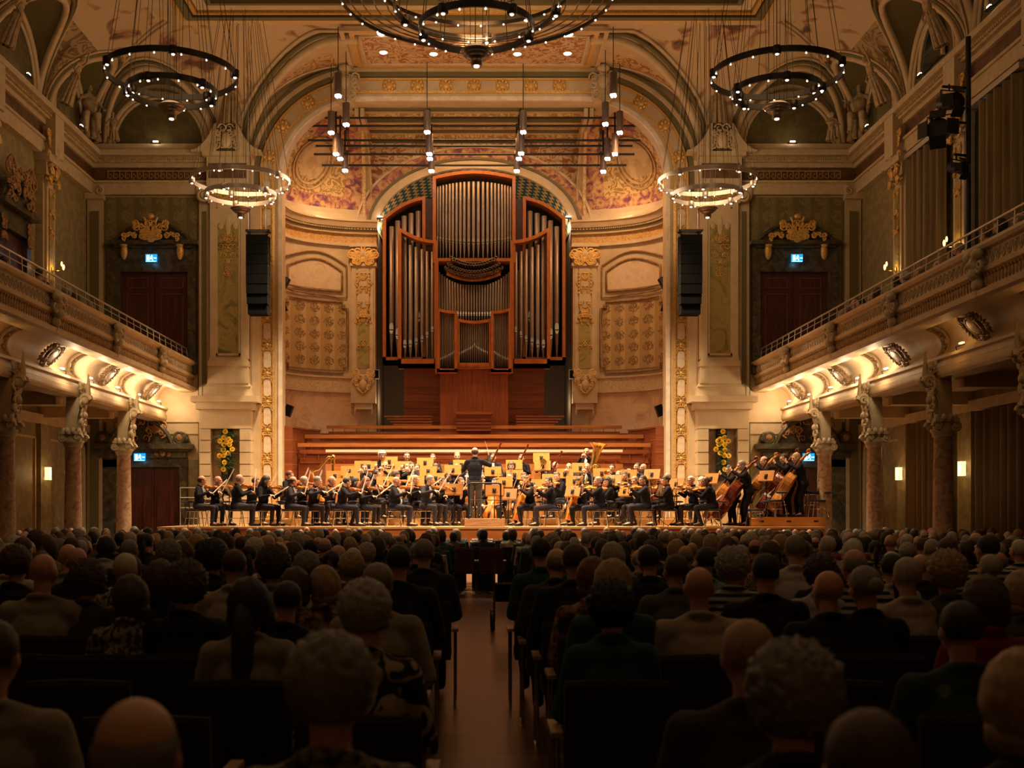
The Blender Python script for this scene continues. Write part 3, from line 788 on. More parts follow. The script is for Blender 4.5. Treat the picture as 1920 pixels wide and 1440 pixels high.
# organ arch wall, soffit, niche and the stage shell's ceiling
def earch(rx, rz, n=28, x0=0, zc=10.95): return [(x0+rx*math.cos(PI*i/n), zc+rz*math.sin(PI*i/n)) for i in range(n+1)]
mb = MB(); op = earch(3.22, 2.02)
poly = [(3.6, 10.9), (3.6, 14.0), (-3.6, 14.0), (-3.6, 10.9)]+[(x, z) for x, z in op[::-1]]
mb.prism(poly, 38.15, 38.4); struct('wall_organ', mb, [ARAB])
mb = MB()
def eband(r0, r1, y0, y1, mi):
    a = earch(3.22+r0, 2.02+r0); c = earch(3.22+r1, 2.02+r1)
    for i in range(len(a)-1):
        q = [a[i], a[i+1], c[i+1], c[i]]
        mb.add([(x, y0, z) for x, z in q]+[(x, y1, z) for x, z in q], [(0,1,2,3),(0,1,5,4),(2,3,7,6)], mi)
eband(0, .26, 38.02, 38.16, 0); eband(.26, .34, 37.96, 38.16, 3); eband(.34, .66, 38.06, 38.16, 1); eband(.66, .74, 38.0, 38.16, 0)
struct('trim_19', mb, [CREAM, GARL, BLUE, GREENB])
mb = MB(); e = earch(3.22, 2.02)
for i in range(len(e)-1): mb.add([(e[i][0], 38.2, e[i][1]), (e[i+1][0], 38.2, e[i+1][1]), (e[i+1][0]*.97, 41, e[i+1][1]), (e[i][0]*.97, 41, e[i][1])], [(0,1,2,3)], 0, True)
struct('trim_20', mb, BLUE)
mb = MB()
mb.bb(-3.6, 3.6, 41, 41.2, 1.2, 13.2); mb.bb(-3.5, -3.22, 38.25, 41, 1.2, 10.95); mb.bb(3.22, 3.5, 38.25, 41, 1.2, 10.95)
struct('wall_niche', mb, DARK)
mb = MB(); mb.add([(-6.6,35.2,14.08),(6.6,35.2,14.08),(6.6,38.3,13.85),(-6.6,38.3,13.85)], [(0,1,2,3)], 0)
for k in range(7):
    y = 35.45+k*.42; z = 14.08-.23*(y-35.2)/3.1
    mb.bb(-6, 6, y, y+.18, z-.05-(.03 if k % 2 else 0), z, 1 if k % 2 else 2)
for s in (-1, 1):
    for q in (3.45, 3.62): mb.bb(s*q-.06, s*q+.06, 35.3, 38.2, 13.7, 14.0, 0)
struct('ceiling_stage', mb, [CREAM, LEAFG, GREENB], False)

# ================================================================== ORGAN
YO = 37.75; SO = F/YO
def OX(x, y): return (x-CX)/SO, H-(y-CY)/SO
ORG = thing('pipe_organ', 'large pipe organ with red wooden case and silver pipes above the stage', 'organ', (0, YO, 0))
def oloc(mb): return mb.xf(Matrix.Translation((0, -YO, 0)))
def frame(pts_px, y0, y1, wpx, name='case_frame', closed=True, back=True, mats=None, s=1):
    """frame running along an outline, plus dark back board"""
    b = MB(); P = [OX(*p) for p in pts_px]; P = [(s*x, z) for x, z in P]
    wd = wpx/SO; n = len(P)
    cx = sum(p[0] for p in P)/n; cz = sum(p[1] for p in P)/n
    def inner():
        out = []
        for i in range(n):
            a = Vector(P[i-1]); c = Vector(P[i]); e = Vector(P[(i+1) % n])
            d1 = (c-a).normalized(); d2 = (e-c).normalized()
            n1 = Vector((-d1.y, d1.x)); n2 = Vector((-d2.y, d2.x))
            if n1.dot(Vector((cx, cz))-c) < 0 and n2.dot(Vector((cx, cz))-c) < 0: n1, n2 = -n1, -n2
            elif n1.dot(Vector((cx, cz))-(a+c)/2) < 0: n1 = -n1; n2 = -n2
            m = (n1+n2); m = m/max(.3, m.dot(n1)); out.append(tuple(c+m*wd))
        return out
    I = inner()
    for i in range(n):
        j = (i+1) % n; q = [P[i], P[j], I[j], I[i]]
        b.add([(x, y0, z) for x, z in q]+[(x, y1, z) for x, z in q], [(0,1,2,3),(4,5,6,7),(0,1,5,4),(2,3,7,6)], 0)
    o = oloc(b).build(name, FRAMEW, ORG)
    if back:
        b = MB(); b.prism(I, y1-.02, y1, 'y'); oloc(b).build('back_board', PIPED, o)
    return o
def arc(x0, y0, x1, y1, bulge, n=8):
    return [(x0+(x1-x0)*i/n, y0+(y1-y0)*i/n-bulge*math.sin(PI*i/n)) for i in range(n+1)]
for s in (-1, 1):
    m_ = (lambda L_: [(2*CX-x, y) for x, y in L_]) if s > 0 else (lambda L_: L_)
    frame(m_([(718,682)]+arc(718,409,798,369,8)+[(798,682)]), YO-.1, YO+.5, 6)
    frame(m_([(748,691)]+arc(748,431,821,457,-6)+[(821,691)]), YO-.45, YO+.0, 6, back=False)
    frame(m_([(821,704)]+arc(821,585,858,591,-2,4)+[(858,704)]), YO-.85, YO-.45, 5)
frame([(812,497)]+arc(812,336,966,336,11)+[(966,497)], YO-.35, YO+.3, 6)
frame([(817,704)]+[(817,490),(961,490)]+[(961,704)], YO-.5, YO+.1, 6)
frame([(857,696)]+arc(857,604,921,604,-5,6)+[(921,696)], YO-.8, YO-.4, 5)
# bottom boxes and lower case
b = MB()
def ob(x0, x1, y0, y1, ya, yb, mi=0):
    X0, Z0 = OX(x0, y0); X1, Z1 = OX(x1, y1); b.bb(X0, X1, ya, yb, Z0, Z1, mi)
for s in (-1, 1):
    mm = (lambda x: 2*CX-x) if s > 0 else (lambda x: x)
    for x0, x1, y0, y1, ya, yb in ((718,798,670,682,-.1,.5),(748,821,676,691,-.45,.2),(821,858,697,705,-.85,0)):
        ob(mm(x0), mm(x1), y0, y1, YO+ya, YO+yb)
ob(857, 921, 686, 697, YO-.8, YO)
oloc(b).build('sill', FRAMEW, ORG)
b = MB(); ob(826, 952, 695, 830, YO-.6, YO+.6); oloc(b).build('lower_case', WOODV, ORG)
b = MB(); ob(758, 1020, 686, 830, YO-.05, YO+.8)
for k in range(9): ob(758, 1020, 700+13*k, 700.8+13*k, YO-.065, YO-.05)
oloc(b).build('lower_panel', WOODR, ORG)
b = MB(); SP_ = (pmat('brown_board', [(.10,.04,.03),(.13,.05,.04)], 'wood', 3, .5))
for xx in ((797,814),(964,981)): b = MB(); ob(*xx, 371, 500, YO+.15, YO+.5); oloc(b).build('side_panel', SP_, ORG)
def pipe(x, ytop, ymouth, yfoot, wpx, y, name='organ_pipe', light_=True):
    X, zt = OX(x, ytop); _, zm = OX(x, ymouth); _, zf = OX(x, yfoot); r = wpx/SO/2*.92
    b = MB(); k = r*1.5
    b.lathe([(r*.22, zf), (r*.95, zm-.02), (r, zm), (r, zt-.01), (r*.86, zt), (r*.8, zt-.03)], (X, y, 0), 10, 0)
    # mouth: flattened lips and dark slot
    b.prism([(X-r*.7, zm+k), (X-r*.5, zm+k*1.5), (X, zm+k*1.75), (X+r*.5, zm+k*1.5), (X+r*.7, zm+k), (X+r*.7, zm+k*.12), (X-r*.7, zm+k*.12)], y-r*1.02, y-r*.7, 'y', 2)
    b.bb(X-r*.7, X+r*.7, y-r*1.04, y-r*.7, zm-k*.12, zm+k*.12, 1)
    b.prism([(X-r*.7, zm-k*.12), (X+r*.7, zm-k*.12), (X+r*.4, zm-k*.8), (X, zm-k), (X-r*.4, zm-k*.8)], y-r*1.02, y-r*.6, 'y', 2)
    return oloc(b).build(name, [PIPE, PIPED, SILV], ORG)
for s in (-1, 1):
    mm = (lambda x: 2*CX-x) if s > 0 else (lambda x: x)
    for i, (x, yt) in enumerate(((733.6,423),(745.5,412),(757.5,403),(770.5,398),(784,394))):
        pipe(mm(x), yt, (618, 628, 600, 598, 596)[i], 668, 11.4, YO+.15)
    for i, (x, yt) in enumerate(((760,457),(770.3,462),(781,466),(792,470),(801.5,474),(811,475))):
        pipe(mm(x), yt, (651,650,646,641,633,623)[i]-2, 675, (9,8.6,8,7.4,7,6.6)[i], YO-.2)
    for i in range(10):
        pipe(mm(827.5+3.0*i), 593+i*.3, 678-14*(i/9)**1.4, 694, 2.5, YO-.65, 'small_pipe')
cx_ = [643,665,690,717,745,772,803,835,868,905,945,985,1025,1063,1097,1127,1157,1185,1210,1235,1258]
for i, q in enumerate(cx_):
    x = 680+(q-643)*(1268-643)/(1258-643)/4.571+643/4.571; u = (x-889.5)/70
    pipe(x, 344+7*u*u, 458-9*u*u, 486, 4.6+2.8*(1-abs(u)), YO-.05-.15*(1-u*u))
for i in range(27):
    x = 824+130*i/26; u = abs(i-13)/13
    pipe(x, 537-38*max(0, u-.25)**1.7, 592, 610, 3.8+1.6*u, YO-.25)
for i in range(17):
    x = 862+55*i/16; u = abs(i-8)/8
    pipe(x, 608, 652+16*u**.7, 685, 2.7, YO-.6, 'small_pipe')
for row, (n, x0, x1, ye, yc, rr) in enumerate(((17,847,929,495,507,3.2),(18,842,934,505,519,2.8),(22,836,941,510,526,2.4))):
    for i in range(n):
        x = x0+(x1-x0)*i/(n-1); u = abs(2*i/(n-1)-1); X, Z = OX(x, yc-(yc-ye)*u*u)
        b = MB(); r = rr/SO; b.lathe([(r*.3, 0), (r*.55, .5), (r, .62), (r*.8, .62), (r*.4, .45)], (X, YO-.35+.12*row, Z), 10, 0, Matrix.Rotation(PI/2, 3, 'X'))
        oloc(b).build('trumpet_pipe', PIPE, ORG)
b = MB()
for k in range(3):
    X0, Z0 = OX(835, 512+9*k); pts = [(OX(838+(938-838)*i/12, 530-6*k-12*abs(2*i/12-1)**2)) for i in range(13)]
    b.tube([(x, YO-.4+.1*k, z) for x, z in pts], .05, 6)
oloc(b).build('trumpet_rail', FRAMEW, ORG)
for s in (-1, 1):
    b = MB(); b.cyl((0,0,0), (0,0,.1), .02, n=6); b.box((0,0,.15), (.16,.10,.08), 1); b.box((0,0,.12), (.2,.14,.05))
    o = b.build('ledge_lamp', [BLACK, BULB]); o.location = (s*3.12, 37.98, 11.16)
    tag(o, f'small uplight on the cornice at the {"left" if s<0 else "right"} foot of the organ arch', 'lamp')
    light('POINT', 'arch_uplight', (s*3.0, 38.7, 11.1), 34, WARM, .15)
light('POINT', 'niche_fill_light', (0, 39.6, 11.9), 26, WARM, .3)  # added fill without a fitting, brightens the blue soffit
for s in (-1, 1): light('POINT', 'niche_fill_light', (s*2.85, 38.9, 5.2), 32, WARM, .3)  # added fill without fittings, lifts the dark niche sides
# organ console bench on the terrace top
b = MB(); ob(855, 922, 777, 782, YO-1.1, YO-.65); ob(857, 920, 782, 812, YO-1.05, YO-.7)
for k in range(4): ob(856, 921, 786+6*k, 787+6*k, YO-1.07, YO-1.05)
tag(b.build('organ_console', WOODR), 'low wooden organ console in front of the organ case', 'console')

# ================================================================== CHOIR TERRACE
for i, (x0, x1, y0, y1, d, mt) in enumerate(((610,1166,843,848,34.75,'r'),(557,1218,831,838,35.5,'w'),(570,1205,815,822,36.2,'w'),(610,1163,798,804,36.9,'w'))):
    q = F/d; X0, X1 = -(x1-x0)/2/q, (x1-x0)/2/q; zt = H-(y0-CY)/q; zb = H-(y1-CY)/q
    T = thing('choir_stall', f'long wooden choir bench row behind the orchestra, {ordn(i)} from the bottom', 'bench', (0, d, 0), group='choir bench rows')
    b = MB(); b.bb(X0, X1, -.05, .05, zb-.0, zt); b.build('handrail', RAILE if i == 0 else WOODO, T)
    b = MB(); b.bb(X0+.06, X1-.06, -.02, .03, zb-.20, zb-.09); b.bb(X0+.06, X1-.06, .05, .09, zb-.5, zb-.26)
    for k in range(25):
        x = X0+.2+(X1-X0-.4)*k/24; b.bb(x-.01, x+.01, 0, .02, zb-.4, zb)
    b.build('backrest', [WOODR], T)
    b = MB(); b.bb(X0, X1, .1, .7, 1.2, zb-.38-(.12 if i == 0 else 0)); b.build('riser', WOODR, T)  # backrest and riser wood darkened to paint in shade between the rows
    if i == 0:
        b = MB(); b.bb(X0, X1, -.12, .1, 1.2, zb-.36); b.build('front_panel', WOODO, T)
for s in (-1, 1):
    side = 'left' if s < 0 else 'right'
    b = MB()
    for k in range(4): b.bb(s*(1.35+.0), s*(2.9-.10*k), 36.85+.0, 37.0, 4.62-.09*k, 4.66-.09*k)
    b.bb(s*1.4, s*2.6, 36.9, 37.1, 4.2, 4.6)
    tag(b.build('choir_bench', WOODR), f'short stepped wooden bench below the organ on the {side}', 'bench')
    b = MB(); strip(b, s, 1.2, 4.15, .9, 0, .0, .5, 12); strip(b, s, 4.15, 4.2, .95, 0, 0, .5, 12)
    for k in range(7): strip(b, s, 1.5+.38*k, 1.515+.38*k, .905, 1, 0, .5, 12)
    struct('trim_21', b, [WOODR, WOODO])
mb = MB(); mb.bb(-6, 6, 37, 41, 1.2, 4.1); struct('trim_22', mb, WOODR)

# ================================================================== STAGE PLATFORM
ZS = 1.2
ST = thing('stage', 'wooden concert platform with orange front under the orchestra', 'stage', (.45, 29.9, 0))
b = MB(); b.bb(-8.7, 8.7, .03, 4.85, .0, ZS-.05); b.build('front_panel', WOODO, ST)
b = MB(); b.bb(-8.72, 8.72, 0, 4.88, ZS-.05, ZS); b.bb(-6.2, 5.4, 4.88, 8.4, ZS-.05, ZS); b.build('deck', STAGEW, ST)
RIS = []
for i, (d0, z, hx) in enumerate(((32.1,.18,6.3),(32.85,.43,5.3),(33.55,.76,4.6))):
    b = MB(); b.bb(-hx, hx, d0, 34.6, ZS+(RIS[-1] if RIS else 0)+.002, ZS+z)
    tag(b.build('orchestra_riser', [STAGEW]), f'wooden riser under the winds, {ordn(i)} step up from the stage', 'platform', 'orchestra risers'); RIS.append(z)
def floor_z(x, y):
    if y > 33.6 and abs(x) < 4.6: return ZS+.76
    if y > 32.9 and abs(x) < 5.3: return ZS+.43
    if y > 32.15 and abs(x) < 6.3: return ZS+.18
    return ZS
b = MB(); b.bb(7.35, 9.3, 30.35, 31.75, ZS, ZS+.24)
for k in range(3):
    x = 7.55+k*.72; b.bb(x, x+.12, 30.34, 30.36, ZS+.12, ZS+.16, 1)
tag(b.build('bass_platform', [STANDW, BLACK]), 'low wooden box platform under the double basses on the right', 'platform')
# conductor podium
PD = thing('conductor_podium', 'brown podium with black guard rail under the conductor', 'podium', (.28, 30.25, ZS))
b = MB(); b.bb(-.53, .53, -.02, .95, 0, .21); b.build('base', pmat('podium_wood', [(.36,.20,.10),(.44,.26,.14)], 'wood', 3, .5, stretch=(1,1,6)), PD)
b = MB()
for x in (-.42, .42): b.cyl((x, .02, .21), (x, .02, 1.14), .022, n=8)
b.tube([(-.42,.02,1.08),(-.40,.02,1.13),(-.36,.02,1.15),(.36,.02,1.15),(.40,.02,1.13),(.42,.02,1.08)], .022, 8)
b.cyl((-.42,.02,.70), (.42,.02,.70), .012, n=8); b.build('guard_rail', BLACK, PD)
# barrier at the left end of the stage
b = MB()
for x in (-8.1, -7.62): b.cyl((x, 31.6, ZS), (x, 31.6, ZS+1.05), .015, n=6)
for z in (.5, .78, 1.05): b.cyl((-8.1, 31.6, ZS+z), (-7.0, 31.6, ZS+z), .013, n=6)
b.cyl((-7.0, 31.6, ZS), (-7.0, 31.6, ZS+1.05), .015, n=6)
tag(b.build('stage_railing', BRUSH), 'thin metal railing at the left end of the stage', 'railing')
b = MB(); b.cyl((9.28, 31.7, ZS+.24), (9.28, 31.7, ZS+1.15), .014, n=6); b.cyl((8.4, 31.7, ZS+1.13), (9.28, 31.7, ZS+1.13), .012, n=6); b.cyl((8.4, 31.7, ZS+.24), (8.4, 31.7, ZS+1.13), .014, n=6)
tag(b.build('stage_railing', BLACK), 'thin dark railing at the right end of the stage behind the basses', 'railing')
# ================================================================== GALLERIES
XG = 8.43
def sweep(mb, s, prof, y0, y1, mi=0, closed=True):
    n = len(prof); vs = [(s*x, y0, z) for x, z in prof]+[(s*x, y1, z) for x, z in prof]
    fs = [(i, (i+1) % n, n+(i+1) % n, n+i) for i in range(n if closed else n-1)]
    mb.add(vs, fs, mi)
    if closed: mb.add(vs, [tuple(range(n)), tuple(range(n, 2*n))], mi)
for s in (-1, 1):
    side = 'left' if s < 0 else 'right'
    G = thing('gallery', f'long {side} side gallery balcony with carved cream parapet', 'gallery', (s*9.2, WD, 4.3))
    def gb(mb, name, mats, fix=True):
        return mb.xf(Matrix.Translation((-s*9.2, -WD, -4.3))).build(name, mats, G, fix)
    y0, y1 = -7, WD
    b = MB()
    sweep(b, s, [(8.50,5.20),(8.43,5.24),(8.41,5.33),(8.48,5.36),(8.54,5.38),(8.54,5.60),(8.47,5.63),(8.45,5.70),(8.52,5.72),(8.52,5.98),(8.44,6.0),(8.40,6.05),(8.40,6.10),(8.86,6.10),(8.86,5.2)], y0, y1, 0)
    P_ = gb(b, 'parapet', [CREAM])
    b = MB(); n = int((WD-12)/.2)
    for i in range(n):
        y = WD-.15-.2*i; x = s*8.51
        b.tube([(x, y-.075, 5.94), (x, y-.075, 5.84), (x, y-.045, 5.775), (x, y, 5.755), (x, y+.045, 5.775), (x, y+.075, 5.84), (x, y+.075, 5.94)], .014, 4, 0)
        b.ell((x, y, 5.86), (.02, .03, .05), 5, 4, 0)
    gb(b, 'upper_frieze', STONE)['kind'] = 'stuff'
    b = MB(); n = int((WD-12)/.12)
    for i in range(n):
        y = WD-.1-.12*i; x = s*8.53
        b.ell((x, y, 5.49), (.035, .035, .10), 5, 5, 0); b.ell((x-s*.02, y, 5.575), (.03, .03, .03), 5, 4, 0)
    gb(b, 'leaf_frieze', pmat('ochre_relief', [(.36,.21,.085),(.48,.31,.14)], 'noise', 20, .6))['kind'] = 'stuff'
    # gallery floor and soffit, beam
    b = MB(); b.bb(s*8.86, s*XW, y0, y1, 5.44, 5.5); b.bb(s*9.8, s*XW, y0, y1, 4.42, 4.55); gb(b, 'floor_slab', STONE)
    b = MB(); sweep(b, s, [(9.30,4.36),(9.34,4.30),(9.78,4.30),(9.82,4.36),(9.82,4.70),(9.26,4.72),(9.26,4.66),(9.32,4.64),(9.32,4.52),(9.29,4.50),(9.29,4.40)], y0, y1)
    for d in BAYS: b.bb(s*9.8, s*XW, d-.22, d+.22, 4.12, 4.42)
    gb(b, 'beam', CREAM)
    b = MB(); n = 14
    bz = [(9.36,4.70),(9.80,5.02),(9.50,5.44),(8.95,5.52),(8.50,5.24)]
    prof = [tuple(sum(math.comb(4, j)*(i/n)**j*(1-i/n)**(4-j)*bz[j][q] for j in range(5)) for q in (0, 1)) for i in range(n+1)]
    vs = [(s*x, y, z) for y in (y0, y1) for x, z in prof]
    b.add(vs, [(i, i+1, n+2+i, n+1+i) for i in range(n)], 0, True)
    gb(b, 'cove', pmat('cove_plaster', [(.66,.52,.34),(.72,.58,.40)], 'noise', 3, .6), True)
    for d in BAYS:
        b = MB()
        for q in (-.16, .16): b.tube([(s*(x-.02), d+q, z-.02) for x, z in prof], .035, 5, 0)
        for i in range(9):
            x, z = prof[1+i*13//9]; b.ell((s*(x-.03), d, z-.02), (.05,.07,.05), 6, 4, 1)
        gb(b, 'cove_rib', [STONE, MATS['ochre_relief']])
    for k, d in enumerate(BAYS):       # carved masks on the parapet
        b = MB(); x = s*8.44
        b.ell((x, d, 5.78), (.15,.17,.2), 10, 8); b.ell((x-s*.05, d, 5.62), (.12,.13,.12), 8, 6); b.ell((x-s*.15, d, 5.75), (.04,.03,.05), 6, 4)
        for q in (-1, 1):
            b.ell((x-s*.08, d+q*.16, 5.92), (.1,.12,.09), 8, 5); scroll(b, (x-s*.06, d+q*.2, 5.72), .12, 1.4, .035, 0, q, 'yz', 12)
            b.ell((x-s*.12, d+q*.06, 5.82), (.03,.03,.02), 5, 3)
        b.ell((x-s*.02, d, 5.98), (.14,.2,.1), 8, 5); b.ell((x, d, 5.45), (.1,.12,.12), 8, 5); b.cyl((x, d, 5.45), (x, d, 5.24), .08, .02, 8)
        o = gb(b, 'carved_mask', STONE)
    # cartouches with mirrors in the cove
    for k, d in enumerate(BC[:7]):
        x, z = 9.26, 5.06; x = s*x; b = MB()
        M = Matrix.Rotation(s*math.radians(-42), 3, 'Y')
        o_ = MB()
        for q in (-1, 1):
            for r in range(7):
                a = math.radians(-50+20*r); o_.ell((0, q*(.16+.16*math.cos(a)), .16*math.sin(a)), (.025,.085,.028), 6, 4, 0, Matrix.Rotation(q*a, 3, 'X'))
            scroll(o_, (-.01*s, q*.15, .16), .1, 1.4, .028, 0, q, 'yz', 10); scroll(o_, (-.01*s, q*.13, -.15), .09, 1.4, .028, 0, -q, 'yz', 10)
        o_.ell((0, 0, .24), (.05,.2,.06), 8, 5); o_.ell((0, 0, -.22), (.05,.1,.07), 8, 5)
        o_.tube([(0, .17*math.cos(t*PI/8), .17*math.sin(t*PI/8)) for t in range(16)], .032, 6, 0, True)
        for v in o_.v: pass
        o_.v = [tuple(M@Vector(v)*1.3+Vector((x, d, z))) for v in o_.v]
        b.add(o_.v, o_.f, 0, True)
        pl = MB(); pl.ell((0,0,0), (.02,.14,.13), 14, 6); pl.v = [tuple(M@Vector(v)*1.3+Vector((x-s*.03, d, z-.02))) for v in pl.v]
        c_ = gb(b, 'cartouche', pmat('bronze_relief', [(.22,.14,.07),(.36,.25,.13)], 'noise', 12, .55))
        gb(pl, 'oval_plate', pmat('pale_plate', [(.62,.54,.46),(.70,.62,.54)], 'noise', 9, .4))
    # light fittings on the beam
    for d in (33.9,31.9,30.0,27.9,26.0,22.0,18.1,14):
        b = MB(); b.cyl((s*9.28, d-.28, 4.80), (s*9.28, d+.1, 4.80), .014, n=6); b.cyl((s*9.3, d+.1, 4.72), (s*9.28, d+.1, 4.8), .012, n=6)
        b.box((s*9.26, d-.22, 4.83), (.05, .16, .03), 1); gb(b, 'cove_lamp', [BLACK, BULB if d > 24 else SCON])
    # railing
    R_ = thing('gallery_railing', f'thin metal railing along the top of the {side} gallery parapet', 'railing', (s*8.68, WD, 6.1))
    def rb(mb, name, m): return mb.xf(Matrix.Translation((-s*8.68, -WD, -6.1))).build(name, m, R_)
    b = MB(); b.cyl((s*8.68, 12, 6.50), (s*8.68, WD-.1, 6.50), .022, n=8); rb(b, 'top_rail', BRUSH)
    for z in (6.22, 6.36): b = MB(); b.cyl((s*8.66, 12, z), (s*8.66, WD-.1, z), .009, n=6); rb(b, 'middle_rail', BRUSH)
    for i in range(38):
        y = WD-.2-.6*i
        b = MB(); b.cyl((s*8.62, y-.10, 6.10), (s*8.68, y, 6.50), .011, n=6); rb(b, 'baluster', BRUSH)

# columns with scroll brackets
shaft = MB(); shaft.lathe([(.27,0),(.27,.12),(.24,.18),(.235,.26),(.215,.32),(.20,1.6),(.18,3.12),(.205,3.15)], n=24)
SHM = shaft.mesh('shaft', MARC)
cb = MB(); cb.lathe([(.20,3.12),(.22,3.2),(.25,3.24),(.25,3.28)], n=20); cb.box((0,0,3.46), (.48,.48,.07)); cb.lathe([(.19,3.28),(.21,3.42)], n=16)
for sx in (-1, 1):
    for sy in (-1, 1): scroll(cb, (.19*sx, .20*sy, 3.34), .105, 1.6, .035, 0, sx, 'xz', 14); cb.cyl((.19*sx, .23*sy, 3.34), (.19*sx, .15*sy, 3.34), .04, n=8)
for i in range(10):
    a = 2*PI*i/10; cb.ell((.23*math.cos(a), .23*math.sin(a), 3.50), (.06,.06,.09), 6, 4)
CPM = cb.mesh('capital', STONE)
brk = MB()     # +x points to the hall centre
prof = [(-.14,3.5),(.08,3.5),(.09,3.8),(.15,4.05),(.27,4.30),(-.12,4.30),(-.13,4.1),(-.14,3.9)]
brk.prism(prof, -.12, .12, 'y')
for q in (-.12, -.04, .04, .12): brk.tube([(.10,q*.85,3.55),(.11,q*.85,3.8),(.18,q*.85,4.05),(.29,q*.85,4.26)], .028, 6, 0)
scroll(brk, (.30, -.1, 4.24), .13, 1.6, .05, 0, 1, 'xz', 14); scroll(brk, (.30, .1, 4.24), .13, 1.6, .05, 0, 1, 'xz', 14)
foliage(brk, -.16, .16, 3.6, 4.7, .24, 21, 14, .035, 0, 'yz', .12)
for i in range(6): brk.ell((.22+.06*(i % 2), -.1+.1*(i % 3), 3.7+.17*i), (.07,.08,.09), 7, 5)
brk.cyl((.36,0,4.3), (.36,0,4.85), .07, .02, 8)
BKM = brk.mesh('scroll_bracket', STONE)
for s in (-1, 1):
    side = 'left' if s < 0 else 'right'
    for k, d in enumerate(BAYS[:5]):
        c = thing('column', f'marble column with scroll bracket under the {side} gallery, {ordn(k)} from the stage', 'column', (s*9.47, d, 0), PI if s > 0 else 0, 'gallery columns')
        inst('shaft', SHM, c); inst('capital', CPM, c); inst('scroll_bracket', BKM, c)

